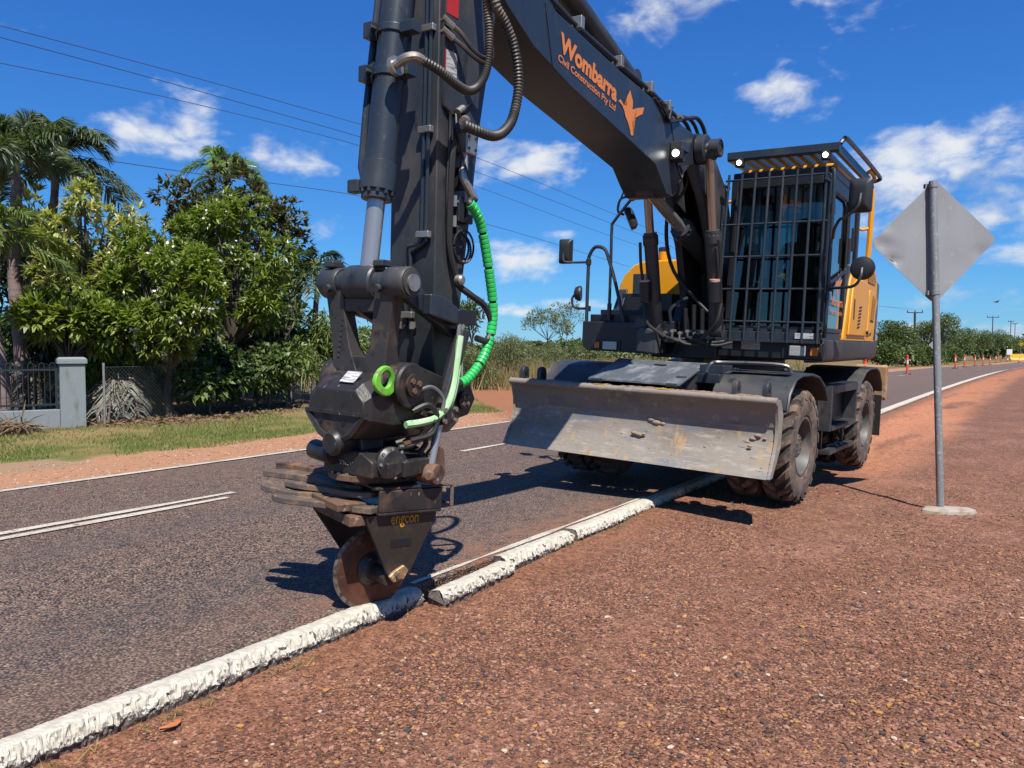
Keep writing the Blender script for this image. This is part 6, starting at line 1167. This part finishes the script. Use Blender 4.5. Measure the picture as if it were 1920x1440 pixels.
# ================================================================== front wall, palisade and chain-link fence at the left
WD = Vector((.835, .55, 0)).normalized(); WP = Vector((-7.93, 13.85, 0)); WNV = Vector((-WD.y, WD.x, 0)); WZ = math.atan2(WD.y, WD.x)
GW = empty('rendered_wall', (WP.x, WP.y, -.05), WZ); tag(GW, 'low pale blue-grey rendered wall ending in a square pillar', 'wall')
MB().box((-6.5, -.11, 0), (-.201, .11, .36)).build('wall_base', M['render'], GW, .01); MB().box((-.2, -.2, 0), (.2, .2, 1.17)).build('pillar', M['render'], GW, .012)
mb = MB(); mb.box((-.235, -.235, 1.171), (.235, .235, 1.25)); mb.loft([[(-.235, -.235, 1.251), (.235, -.235, 1.251), (.235, .235, 1.251), (-.235, .235, 1.251)], [(-.19, -.19, 1.29), (.19, -.19, 1.29), (.19, .19, 1.29), (-.19, .19, 1.29)]]); mb.build('pillar_cap', M['render'], GW, .01)
PF = empty('palisade_fence', (WP.x, WP.y, .30), WZ); tag(PF, 'dark steel hoop-top palisade set on the low wall', 'fence')
for z in (.08, .70): MB().box((-6.5, -.015, z), (-.205, .015, z + .035)).build('rail', M['fencepaint'], PF)
hoop = MB().tube([(0, 0, .05), (0, 0, .79), (.006, 0, .815), (.03, 0, .84), (.052, 0, .84), (.076, 0, .815), (.082, 0, .79), (.082, 0, .05)], .008, 6).build('hoop', M['fencepaint'], PF); hoop.location = (-.34, 0, 0)
for i in range(1, 38): h = hoop.copy(); COL.objects.link(h); h.location = (-.34 - .164 * i, 0, 0)
for x in (-.24, -3.3): MB().box((x - .02, -.02, .02), (x + .02, .02, .74)).build('post', M['fencepaint'], PF)
F0 = Vector((-7.55, 14.25, -.05)); F1 = Vector((-3.0, 22.6, -.05)); FD = F1 - F0; FL = FD.length; CF = empty('chain_link_fence', F0, math.atan2(FD.y, FD.x)); tag(CF, 'sagging grey chain link fence in front of the garden plants', 'fence')
V = []; F = []; pitch = .075; hgt = 1.1; wr = .0016; n_ = int(FL / pitch) + int(hgt / pitch)
for d_ in (1, -1):
    for i in range(n_):
        x0 = i * pitch if d_ > 0 else i * pitch - hgt * 0
        a = Vector((i * pitch - hgt, 0, 0)) if d_ > 0 else Vector((i * pitch, 0, 0)); b = a + Vector((hgt * d_, 0, hgt)); 
        ta, tb = 0.0, 1.0
        lo = max(0, (0 - a.x) / (b.x - a.x) if d_ > 0 else (FL - a.x) / (b.x - a.x)); hi = min(1, (FL - a.x) / (b.x - a.x) if d_ > 0 else (0 - a.x) / (b.x - a.x))
        if hi <= lo: continue
        p, q = a.lerp(b, lo), a.lerp(b, hi); t = (q - p).normalized(); s1 = Vector((0, 1, 0)); s2 = t.cross(s1); k = len(V)
        for c in (p, q):
            for ang in (0, 120, 240): V.append(c + (s1 * cos(rad(ang)) + s2 * sin(rad(ang))) * wr * 1.6 + Vector((0, .002 * d_, 0)))
        F += [(k, k + 1, k + 4, k + 3), (k + 1, k + 2, k + 5, k + 4), (k + 2, k, k + 3, k + 5)]
o = np_mesh('wire_mesh', V, F, M['chain'], CF); o['kind'] = 'stuff'
for i in range(5): MB().cyl((FL * i / 4, .03, 0), (FL * i / 4, .03, 1.18), .022, n=8).build('post', M['galv'], CF)
for z in (.06, 1.1): MB().cyl((0, .01, z), (FL, .01, z), .004, n=5).build('strainer_wire', M['chain'], CF)
o = empty('fence_post', (wp(866, 655, 21).x, 21, 0)); MB().cyl((0, 0, 0), (0, 0, 1.05), .03, n=8).build('post', M['galv'], o); MB().box((-.035, -.035, 1.05), (.035, .035, 1.07)).build('cap', M['galv'], o); tag(o, 'lone pale post by the track right of the stick', 'post')

o = empty('flying_bird', wp(1868, 566, 40)); MB().ball((0, 0, 0), (.13, .05, .04), 6).build('body', M['plastic'], o); MB().add([(-.02, 0, .02), (.07, 0, .02), (.03, .3, .06), (-.05, .28, .06), (.03, -.3, .06), (-.05, -.28, .06)], [(0, 1, 2, 3), (1, 0, 5, 4)]).build('wings', M['plastic'], o, fix=False); tag(o, 'small dark bird flying low at the right', 'bird')
# ================================================================== vegetation
def unit(v): return v / np.maximum(np.linalg.norm(v, axis=-1, keepdims=True), 1e-9)
def sph(r, n, zmin=-1.0):
    v = r.normal(size=(n * 4, 3)); v = unit(v); v = v[v[:, 2] > zmin][:n]; return v
def leaves(P, D, L, Wd, r, droop=.25, roll=True):
    """one bent leaf (two quads) per point P along direction D"""
    n = len(P); D = unit(D); L = L * (.7 + .6 * r.random(n)); W_ = Wd * (.75 + .5 * r.random(n))
    up = np.tile([0, 0, 1.], (n, 1)) + .9 * r.normal(size=(n, 3)) * (1 if roll else .3); S = unit(np.cross(D, up)); Nn = np.cross(S, D)
    mid = P + D * (L * .55)[:, None] + Nn * (L * .06)[:, None]; tip = P + D * L[:, None] - np.array([0, 0, 1.]) * (L * droop)[:, None]
    w = W_[:, None] * .5; V = np.stack([P - S * w * .25, P + S * w * .25, mid + S * w, mid - S * w, tip + S * w * .12, tip - S * w * .12], 1).reshape(-1, 3)
    b = np.arange(n)[:, None] * 6; F = np.concatenate([b + np.array([[0, 1, 2, 3]]), b + np.array([[3, 2, 4, 5]])]); return V, F
def rosettes(P, D, k, L, Wd, r, lo=.35, hi=1.25, droop=.2):
    n = len(P); D = unit(D); ref = np.where(np.abs(D[:, 2:3]) > .9, [[1., 0, 0]], [[0, 0, 1.]]); A = unit(np.cross(D, ref)); B = np.cross(D, A)
    th = r.random((n, k)) * 6.283; ph = lo + (hi - lo) * r.random((n, k)); d = D[:, None] * np.cos(ph)[..., None] + (A[:, None] * np.cos(th)[..., None] + B[:, None] * np.sin(th)[..., None]) * np.sin(ph)[..., None]
    return leaves(np.repeat(P, k, 0), d.reshape(-1, 3), L, Wd, r, droop, False)
def cat_(parts):
    V = []; F = []; o = 0
    for v, f in parts: V.append(v); F.append(f + o); o += len(v)
    return np.concatenate(V), np.concatenate(F)
def lump_points(c, rad3, k, n, r, fill=.62, zmin=-.6, spread=.62, lr=1.0):
    """points through an uneven crown made of k lumps inside an ellipsoid"""
    c = np.array(c); rad3 = np.array(rad3); d = sph(r, k, zmin); C = d * rad3 * (spread * (.6 + .5 * r.random((k, 1)))); R = rad3.mean() * (.28 + .24 * r.random(k)) * lr
    w = R ** 2; j = r.choice(k, n, p=w / w.sum()); dd = sph(r, n, -.75); q = fill + (1 - fill) * r.random(n) ** .5; P = C[j] + dd * (R[j] * q)[:, None]
    return c + P, unit(dd + .35 * unit(P / rad3) + [0, 0, .25]), c + C
def limb_mesh(base, heads, r0, r, mbk=None, twist=.15):
    mb = mbk or MB(); base = Vector(base); H = [Vector(h) for h in heads]; cen = sum(H, Vector()) / len(H); fork = base.lerp(cen, .45); fork.z = base.z + (min(h.z for h in H) - base.z) * .75
    m = base.lerp(fork, .5) + Vector((r.normal() * .08, r.normal() * .08, 0)); mb.tube(spline([base, m, fork], 4), [r0 * (1.15 - .5 * i / 8) for i in range(9)], 8)
    for h in H:
        md = fork.lerp(h, .5) + Vector((r.normal() * .1, r.normal() * .1, -.05 + r.random() * .15)) * (h - fork).length * twist * 3; mb.tube(spline([fork, md, h], 3), [r0 * .5 * (1 - .8 * i / 6) for i in range(7)], 6)
    return mb
LM = {k: leafmat('leaf_' + k, *v) for k, v in dict(
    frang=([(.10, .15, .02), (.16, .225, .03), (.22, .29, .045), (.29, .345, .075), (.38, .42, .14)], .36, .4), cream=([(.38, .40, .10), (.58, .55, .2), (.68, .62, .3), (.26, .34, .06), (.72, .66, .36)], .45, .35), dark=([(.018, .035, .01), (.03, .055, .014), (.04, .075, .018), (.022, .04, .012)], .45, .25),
    bronze=([(.08, .085, .035), (.14, .125, .055), (.06, .075, .03), (.2, .16, .085), (.11, .13, .045)], .42, .25), palm=([(.07, .11, .04), (.11, .155, .065), (.17, .2, .11), (.24, .27, .17)], .35, .3), palmpale=([(.18, .2, .13), (.25, .27, .18), (.12, .15, .08)], .4, .25), bamboo=([(.09, .15, .03), (.16, .22, .045), (.23, .28, .08), (.07, .11, .025)], .42, .35),
    scrub=([(.11, .14, .045), (.16, .185, .07), (.21, .23, .10), (.09, .115, .035)], .5, .3), euc=([(.06, .10, .025), (.09, .14, .035), (.125, .17, .045), (.15, .18, .06)], .45, .3), grass=([(.12, .2, .03), (.17, .25, .045), (.22, .26, .07), (.27, .24, .1)], .6, .35), dry=([(.33, .23, .10), (.4, .29, .14), (.26, .22, .08), (.2, .2, .06)], .7, .35), dead=([(.16, .16, .13), (.26, .25, .2), (.10, .10, .08), (.2, .15, .1)], .6, .1), flower=([(.75, .74, .68), (.8, .78, .7)], .6, .2), fern=([(.15, .27, .04), (.22, .34, .06), (.10, .19, .03)], .4, .35), brown=([(.16, .1, .05), (.24, .15, .08), (.1, .065, .035)], .8, .1)).items()}
def tree(name, base, c, rad3, k, n, kind, leafm, L, Wd, label, cat, r0=.08, seed=1, ros=10, fill=.55, bark='bark', flowers=0, group=None, zmin=-.5, spread=.62, droop=.06, extra=None, lr=1.0):
    r = np.random.default_rng(seed); base = Vector(base); o = empty(name, base); b = np.array(base); P, D, heads = lump_points(np.array(c) - b, rad3, k, n, r, fill, zmin, spread, lr)
    V, F = rosettes(P, D, ros, L, Wd, r, droop=droop) if kind == 'ros' else leaves(P, D + .8 * r.normal(size=D.shape), L, Wd, r, droop)
    np_mesh('crown', V, F, LM[leafm], o)
    if extra:
        for (em, fr, eL, eW) in extra:
            q = r.choice(len(P), int(len(P) * fr), False); V, F = rosettes(P[q] + D[q] * .04, D[q], ros, eL, eW, r, droop=droop) if kind == 'ros' else leaves(P[q], D[q] + .8 * r.normal(size=(len(q), 3)), eL, eW, r, droop)
            np_mesh('crown', V, F, LM[em], o)
    if flowers:
        q = r.choice(len(P), flowers, False); Q = np.repeat(P[q] + D[q] * .12, 7, 0) + r.normal(size=(flowers * 7, 3)) * .05; V, F = leaves(Q, r.normal(size=Q.shape), .065, .06, r, 0); np_mesh('flowers', V, F, LM['flower'], o)['kind'] = 'stuff'
    limb_mesh((0, 0, -.1), heads, r0, r).build('trunk', M[bark], o); tag(o, label, cat, group); return o
def frond(az, el, L, r, droop, nl, ll, lw, plume=False, curl=.0):
    """arching rachis with leaflets; returns rachis points and leaflets"""
    d0 = np.array([math.cos(az) * math.cos(el), math.sin(az) * math.cos(el), math.sin(el)]); T = np.linspace(0, 1, 14); C = d0 * (L * T)[:, None] + np.array([0, 0, -1.]) * (L * droop * T ** 2.2)[:, None]
    t = .14 + .86 * r.random(nl) ** .9; t.sort(); P = np.stack([np.interp(t, T, C[:, i]) for i in range(3)], 1); tg = unit(np.stack([np.interp(np.minimum(t + .03, 1), T, C[:, i]) for i in range(3)], 1) - np.stack([np.interp(t - .03, T, C[:, i]) for i in range(3)], 1))
    side = unit(np.cross(tg, [0, 0, 1.])); upv = np.cross(side, tg); sgn = np.where(np.arange(nl) % 2 == 0, 1, -1)[:, None]
    a = (r.random(nl) * 6.283 if plume else (.25 + .2 * r.normal(size=nl)))[:, None]
    out = (side * np.cos(a) + upv * np.sin(a)) if plume else (side * sgn * np.cos(a) + upv * np.sin(a))
    D = unit(out * .8 + tg * .62); ln = ll * (.45 + .55 * np.sin(np.pi * np.clip(t * .9 + .12, 0, 1)))
    W_ = np.full(nl, lw); mid = P + D * (ln * .5)[:, None]; tip = P + D * ln[:, None] - np.array([0, 0, 1.]) * (ln * (.35 if not plume else .25))[:, None]; S = unit(np.cross(D, upv + .3 * r.normal(size=upv.shape)))
    w = (W_ * .5)[:, None]; V = np.stack([P - S * w * .5, P + S * w * .5, mid + S * w, mid - S * w, tip + S * w * .1, tip - S * w * .1], 1).reshape(-1, 3); b = np.arange(nl)[:, None] * 6
    return C, V, np.concatenate([b + np.array([[0, 1, 2, 3]]), b + np.array([[3, 2, 4, 5]])])
def palm(base, top, nf, L, label, seed, ll=.55, lw=.035, nl=110, plume=False, leafm='palm', r0=.13, droop=(.35, .75), elr=(-.1, 1.35), az=None, rt=None, group='palms in the garden', shaft=True):
    r = np.random.default_rng(seed); o = empty('palm_tree', base); H = Vector(top) - Vector(base); mb = MB(); nseg = 26
    mb.tube([H * (i / nseg) + Vector((.05 * sin(i * .3), 0, 0)) for i in range(nseg + 1)], [(r0 * (1.15 - .45 * i / nseg)) * (1.05 if i % 2 else .98) for i in range(nseg + 1)], 12); mb.build('trunk', M['palmbark'], o)
    if shaft: MB().tube([H, H + Vector((0, 0, .25)), H + Vector((0, 0, .55))], [r0 * .8, r0 * .85, r0 * .3], 12).build('crown_shaft', mat('crownshaft', (.12, .16, .06), .5), o)
    hh = H + Vector((0, 0, .35 if shaft else 0))
    for i in range(nf):
        a = (2 * pi * i * .382 + r.random() * .4) if az is None else az[i % len(az)] + .15 * r.normal(); e = elr[0] + (elr[1] - elr[0]) * ((i + .5) / nf) + .1 * r.normal()
        C, V, F = frond(a, e, L * (.8 + .3 * r.random()), r, droop[0] + (droop[1] - droop[0]) * r.random(), nl, ll, lw, plume); off = np.array(hh)
        fo = np_mesh('frond', V + off, F, LM[leafm], o); MB().tube([Vector(c) + hh for c in C], [.028 * (1.05 - i / 14) for i in range(14)], 5).build('rachis', M['palmbark'] if leafm == 'dead' else mat_rachis, fo)
    tag(o, label, 'palm', group); return o
mat_rachis = mat('green_rachis', (.17, .19, .07), .5)
G = lambda u, Z, z=0.0: Vector((wp(u, 655, Z).x, wp(u, 655, Z).y, z))
# --- garden at the left, behind the fence
palm(G(36, 15.6), wp(26, 330, 15.6), 9, 1.5, 'foxtail palm at the left edge with a ringed grey trunk', 31, .48, .035, 260, True, 'palm', .135, (.2, .6), (-.05, 1.4))
palm(G(88, 18.5), wp(100, 330, 18.5), 11, 2.1, 'tall palm with broad arching fronds left of the yellow tree', 32, .75, .045, 150, False, 'palm', .12, (.35, .8), (-.1, 1.3))
palm(G(3, 13.9), wp(-14, 470, 13.9), 7, 1.5, 'low palm with yellowing fronds cut by the left edge', 33, .5, .04, 110, False, 'bamboo', .1, (.4, .9), (-.2, 1.0))
palm(G(425, 24), wp(424, 345, 24), 9, 1.9, 'feathery palm top showing above the dark bronze tree', 34, .6, .03, 150, False, 'fern', .1, (.5, .95), (.1, 1.3))
palm(G(596, 21), wp(592, 520, 21), 10, 1.25, 'small dark palm beside the link pin', 35, .5, .04, 90, False, 'dark', .09, (.45, .95), (-.3, 1.1))
tree('yellow_tree', G(150, 15.9), wp(150, 462, 15.9), (1.3, .8, 1.25), 40, 640, 'ros', 'cream', .185, .05, 'variegated tree with creamy yellow leaves near the left palms', 'tree', .09, 41, 11, .45, extra=[('frang', .12, .2, .055)], flowers=14, zmin=-.95, spread=1.0, lr=.62)
tree('frangipani_tree', G(322, 15.6), wp(318, 560, 15.6), (1.05, .8, 1.35), 46, 820, 'ros', 'frang', .185, .05, 'bright green tree dotted with white flowers, in front at the fence', 'tree', .085, 42, 12, .45, flowers=60, zmin=-.95, spread=1.0, lr=.62)
tree('frangipani_tree', G(440, 17.8), wp(432, 500, 17.8), (1.4, .9, 1.5), 50, 900, 'ros', 'frang', .195, .052, 'large bright green tree with white flowers below the bronze tree', 'tree', .1, 43, 12, .45, flowers=44, zmin=-.95, spread=1.0, lr=.6)
tree('frangipani_tree', G(118, 14.9), wp(140, 615, 14.9), (1.2, .6, .5), 16, 260, 'ros', 'frang', .26, .075, 'spreading low branch of glossy green rosettes above the pillar', 'tree', .05, 44, 12, .4, zmin=-.8, spread=.9)
tree('bronze_tree', G(430, 20.5), wp(400, 405, 20.5), (1.55, 1.0, 1.35), 18, 620, 'ros', 'bronze', .19, .075, 'tall tree with bronze olive leaves standing against the sky', 'tree', .1, 45, 7, .5, bark='palebark', zmin=-.8, spread=.8)
tree('bronze_tree', G(505, 21.5), wp(515, 425, 21.5), (1.0, .8, 1.05), 13, 330, 'ros', 'bronze', .19, .075, 'smaller bronze tree right of the tall one', 'tree', .09, 46, 7, .5, bark='palebark', zmin=-.8, spread=.85)
tree('dark_tree', G(545, 20), wp(535, 560, 20), (1.1, .9, 1.2), 12, 1500, 'leaf', 'euc', .2, .06, 'dark leafy tree between the flowering tree and the small palm', 'tree', .09, 47, zmin=-.8)
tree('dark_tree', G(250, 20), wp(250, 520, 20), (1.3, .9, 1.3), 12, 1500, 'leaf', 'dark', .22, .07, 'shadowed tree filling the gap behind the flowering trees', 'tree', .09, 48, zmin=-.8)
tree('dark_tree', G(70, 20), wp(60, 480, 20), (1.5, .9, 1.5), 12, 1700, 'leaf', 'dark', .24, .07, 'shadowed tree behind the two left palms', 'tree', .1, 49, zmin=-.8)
UND = [(262, 16.4, 725, .55, .5, 'euc', 'low shaded plant at the fence beside the dead frond'), (365, 16.2, 715, .6, .6, 'euc', 'low leafy shrub hiding the foot of the flowering tree'), (430, 16.8, 705, .8, .7, 'dark', 'low leafy shrub in the middle of the fence'), (500, 17.4, 700, .75, .7, 'euc', 'low arching leafy shrub right of the middle of the fence'), (170, 15.8, 690, .5, .6, 'fern', 'yellow-green shrub right behind the pillar'), (200, 18.5, 660, 1.1, .9, 'dark', 'leafy dark shrub behind the leaning dead frond'), (300, 18, 680, 1.0, .8, 'dark', 'shaded shrub at the foot of the flowering tree'), (395, 17.5, 690, 1.0, .7, 'euc', 'shaded shrub beneath the large flowering tree'), (470, 18.5, 680, 1.1, .85, 'dark', 'dark shrub behind the middle of the chain link fence'), (540, 19, 690, .9, .75, 'bamboo', 'feathery shrub near the right end of the fence'), (60, 17, 650, 1.1, .9, 'dark', 'shaded shrub behind the palisade'), (600, 20.5, 640, .8, .95, 'bamboo', 'tall leafy ginger clump left of the stick'), (645, 21, 650, .8, .9, 'bamboo', 'leafy ginger clump half hidden by the bucket link'), (690, 23, 655, 1.0, .95, 'bamboo', 'leafy ginger clump showing through the link opening')]
for i, (u, Z, v, rx, rz_, lm, lab) in enumerate(UND):
    c = wp(u, v, Z); rg = lm in ('bamboo', 'fern')
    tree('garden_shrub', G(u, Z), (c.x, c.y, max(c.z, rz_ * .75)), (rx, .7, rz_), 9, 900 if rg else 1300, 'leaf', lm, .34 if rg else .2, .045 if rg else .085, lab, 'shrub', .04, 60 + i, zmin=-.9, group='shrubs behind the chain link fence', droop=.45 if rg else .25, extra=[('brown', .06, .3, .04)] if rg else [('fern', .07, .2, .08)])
def thicket(name, lst, leafm, L, Wd, n, label, seed):
    r = np.random.default_rng(seed); parts = []
    for (u, Z, v, rx, ry, rz_) in lst:
        c = wp(u, v, Z); P, D, _ = lump_points((c.x, c.y, c.z), (rx, ry, rz_), 14, n, r, .3, -.95); k = P[:, 2] > 0; P, D = P[k], D[k]; parts.append(leaves(P, D + r.normal(size=D.shape), L, Wd, r))
    V, F = cat_(parts); return tag(np_mesh(name, V, F, LM[leafm]), label, 'thicket', kind='stuff')
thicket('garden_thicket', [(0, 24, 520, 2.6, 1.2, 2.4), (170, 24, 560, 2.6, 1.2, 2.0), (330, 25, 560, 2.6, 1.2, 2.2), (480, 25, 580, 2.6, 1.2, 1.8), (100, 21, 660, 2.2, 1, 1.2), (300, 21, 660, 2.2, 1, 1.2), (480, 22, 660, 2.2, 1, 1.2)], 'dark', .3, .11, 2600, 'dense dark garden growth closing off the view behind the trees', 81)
# dead palm fronds slumped on the fences
def dead_frond(p, az, L, label, seed, el=.9, dr=1.15):
    r = np.random.default_rng(seed); o = empty('dead_frond', p)
    for k in range(4):
        C, V, F = frond(az + .35 * (k - 1.5), el, L * (.8 + .2 * r.random()), r, dr + .3 * r.random(), 38, .45 + .15 * r.random(), .032); np_mesh('leaflets', V, F, LM['dead'], o)
        MB().tube([Vector(c) for c in C], .018, 5).build('rachis', M['palmbark'], o)
    tag(o, label, 'palm frond', 'dead palm fronds')
dead_frond(wp(232, 705, 15.6), -1.3, .9, 'pale dead palm frond drooping onto the chain link fence', 91, .35, 1.1); dead_frond(wp(108, 690, 14.9), 2.9, 1.2, 'grey dead palm frond hanging behind the palisade', 92, .2, .75)
r = np.random.default_rng(93); P = np.stack([-.35 + .7 * r.random(260), -.2 + .4 * r.random(260), .16 * r.random(260)], 1); V, F = leaves(P, r.normal(size=P.shape) * [1, 1, .3], .4, .025, r, .1); o = np_mesh('dry_frond_heap', V, F, LM['brown']); o.location = G(12, 12.7, -.02); tag(o, 'small heap of dry brown fronds in front of the wall', 'fronds')
# leaf litter under the fence
r = np.random.default_rng(94); n = 5000; t = r.random(n); P = np.array([F0]) + np.array([FD]) * t[:, None] + np.stack([(r.random(n) - .35) * 2.0, (r.random(n) - .35) * 2.0, .05 + .02 * r.random(n)], 1); V, F = leaves(P, r.normal(size=P.shape) * [1, 1, .25], .11, .045, r, .1); tag(np_mesh('leaf_litter', V, F, LM['brown']), 'brown leaf litter along the foot of the fence', 'leaf litter', kind='stuff')
# --- grass
def blades(name, P, h, w, leafm, label, r, lean=.35):
    n = len(P); hh = h * (.5 + r.random(n)); a = r.random(n) * 6.283; S = np.stack([np.cos(a), np.sin(a), np.zeros(n)], 1) * (w * (.6 + .8 * r.random(n)))[:, None]; T = P + np.stack([r.normal(size=n) * lean, r.normal(size=n) * lean, np.ones(n)], 1) * hh[:, None]
    V = np.stack([P - S, P + S, T], 1).reshape(-1, 3); return tag(np_mesh(name, V, np.arange(3 * n).reshape(-1, 3), LM[leafm]), label, 'grass', kind='stuff')
def sn_pts(S, Nn, z): return np.stack([S * DV.x + Nn * NV.x, S * DV.y + Nn * NV.y, z], 1)
r = np.random.default_rng(95); n = 90000; S = -8 + 32 * r.random(n); Nn = 10.0 + 4.2 * r.random(n) ** 1.1 + .4 * fbm(S * .7, S * 0 + 3, 3, 3)
tm = S - (Nn - 9) * 1.0; k = ~((tm > 13.2) & (tm < 17.6)) & ~((S < 5.1) & (Nn < 10.5)) & (fbm(S * .9, Nn * .9, 12, 3) > -.32 + (Nn - 10.2) * .09 + .2 * r.random(n)); S, Nn = S[k], Nn[k]
blades('verge_grass', sn_pts(S, Nn, vgz(S, Nn)), .045, .006, 'grass', 'short green grass on the far verge', r)
n = 26000; S = -8 + 32 * r.random(n); Nn = 10.3 + 4.2 * r.random(n); tm = S - (Nn - 9); k = ~((tm > 13.2) & (tm < 17.6)) & ~((S < 5.1) & (Nn < 10.6)); S, Nn = S[k], Nn[k]
blades('dry_verge_grass', sn_pts(S, Nn, vgz(S, Nn)), .04, .006, 'dry', 'straw coloured dry grass among the verge grass', r)
n = 30000; X = (r.random(n) - .35) * 30; Y = 26 + 34 * r.random(n) ** 1.2; Sx = X * DV.x + Y * DV.y; Nx = X * NV.x + Y * NV.y; k = (Nx + KC * np.maximum(Sx - 12, 0) ** 2 > 12.0) & ((X - (Y - 24) * .1) > -3.5 - .1 * Y); P = np.stack([X, Y, np.full(n, -.03)], 1)[k]
blades('tall_dry_grass', P, .75, .014, 'dry', 'tall dry yellow grass beyond the track', r, .22)
# --- scrub right of the stick
SCR = [(955, 30, 668, 1.15, 1.05, 'scrub', 'round feathery grey-green bush right of the green hose', .09), (890, 27, 690, .9, .8, 'scrub', 'twiggy bush behind the green hose', .08), (1030, 44, 668, 1.4, .9, 'scrub', 'low grey bush between the hose and the handrail', .08), (1100, 55, 660, 1.7, .9, 'euc', 'low green bush behind the round mirror', .08), (845, 30, 670, 1.1, 1.1, 'scrub', 'grey bush seen through the gap by the stick', .09)]
for i, (u, Z, v, rx, rz_, lm, lab, lw) in enumerate(SCR):
    c = wp(u, v, Z); tree('scrub_bush', G(u, Z), (c.x, c.y, max(c.z, rz_ * .8)), (rx, rx * .8, rz_), 16, 4200, 'leaf', lm, .17, .02, lab, 'bush', .035, 110 + i, zmin=-.7, bark='palebark', group='scrub bushes beyond the track', droop=.3)
tree('gum_tree', G(888, 33), wp(886, 600, 33), (.75, .7, 1.15), 10, 900, 'leaf', 'euc', .22, .07, 'slim green tree right behind the stick', 'tree', .06, 121, zmin=-.7, bark='palebark'); tree('gum_tree', G(1028, 47), wp(1022, 608, 47), (1.5, 1.0, .8), 11, 1500, 'leaf', 'scrub', .2, .05, 'thin sparse gum tree standing above the grass', 'tree', .04, 122, zmin=-.5, bark='bark', spread=.9)
tree('gum_tree', G(1062, 50), wp(1060, 598, 50), (1.1, .8, 1.1), 9, 700, 'leaf', 'scrub', .2, .05, 'wispy bare-limbed gum tree right of the sparse one', 'tree', .04, 123, zmin=-.5, bark='bark', spread=.95)
# --- trees down the road at the right
FT = [(1668, 78, 628, 2.0, 1.6, 'domed green tree just right of the excavator'), (1690, 92, 640, 2.6, 1.7, 'tree behind the domed one at the right'), (1738, 100, 632, 2.7, 2.4, 'tree right behind the nearest power pole'), (1772, 96, 618, 2.3, 2.8, 'tallest gum tree with open crown right of the sign pole'), (1800, 112, 636, 2.8, 1.9, 'broad tree under the tallest gum'), (1832, 125, 640, 3.0, 2.0, 'tree behind the third and fourth bollards'), (1862, 140, 640, 3.2, 2.1, 'tree by the far power pole'), (1890, 160, 645, 3.4, 2.1, 'tree left of the yellow diamond'), (1915, 185, 648, 3.4, 1.8, 'last tree at the right edge'), (1655, 62, 662, 1.8, 1.1, 'low pale bush beside the excavator rear'), (1700, 70, 668, 2.0, .9, 'low bush behind the nearest bollard'), (1735, 74, 668, 2.0, 1.0, 'low bush left of the sign pole'), (1778, 92, 668, 2.0, 1.1, 'low bush behind the first bollards')]
for i, (u, Z, v, rx, rz_, lab) in enumerate(FT):
    c = wp(u, v, Z); tree('roadside_tree', G(u, Z, -.2), c, (rx, rx * .9, rz_), 18, 4600, 'leaf', 'euc', .2, .1, lab, 'tree', .09, 130 + i, zmin=-.8, bark='palebark', group='trees along the road at the right', fill=.4)
def woodland(name, seed, spec, leafm, sz, label):
    r = np.random.default_rng(seed); parts = []
    for (u0, u1, Z0, Z1, v0, cnt, n) in spec:
        for i in range(cnt):
            u = u0 + (u1 - u0) * (i + r.random()) / cnt; Z = Z0 + (Z1 - Z0) * r.random(); top = wp(u, v0 + 10 * r.normal(), Z).z; h = max(top * .5, .8); c = wp(u, 655, Z); P, D, _ = lump_points((c.x, c.y, h * .95), (h * .9, h * .8, h), 10, n, r, .35, -.9); k = P[:, 2] > -.3; parts.append(leaves(P[k], D[k] + r.normal(size=D[k].shape), sz * Z / 100, sz * .55 * Z / 100, r))
    V, F = cat_(parts); return tag(np_mesh(name, V, F, LM[leafm]), label, 'woodland', kind='stuff')
woodland('distant_woodland', 141, [(640, 1240, 95, 150, 644, 46, 330), (1640, 1930, 150, 260, 643, 36, 420), (-60, 700, 60, 120, 640, 30, 250), (1230, 1650, 110, 180, 645, 26, 260)], 'euc', .55, 'distant belt of bushland along the horizon')
woodland('scrubland', 142, [(780, 1250, 50, 90, 664, 40, 260), (1640, 1765, 66, 100, 674, 16, 300)], 'scrub', .5, 'low grey-green scrub in front of the bushland')

# dry tufts along the kerb foot and straw on the shoulder
r = np.random.default_rng(151); n = 900; S = np.concatenate([np.full(60, x) + .1 * r.normal(size=60) for x in (.7, 1.75, 2.3, 4.9, 5.6, 6.1, 1.2)] + [.2 + 6.5 * r.random(200)]); Nn = 2.83 - .03 * np.abs(r.normal(size=len(S))); blades('kerb_tufts', sn_pts(S, Nn, np.full(len(S), -.09)), .035, .0022, 'dry', 'sparse straw tufts along the foot of the kerb', r, .9)
P = area_near(r, 700)[:420]; V, F = leaves(sn_pts(P[:, 0], P[:, 1], shz(P[:, 0], P[:, 1]) + .006), r.normal(size=(len(P), 3)) * [1, 1, .08], .05, .004, r, .02); tag(np_mesh('straw_bits', V, F, LM['dry']), 'bits of straw and twig scattered on the shoulder', 'straw', kind='stuff')
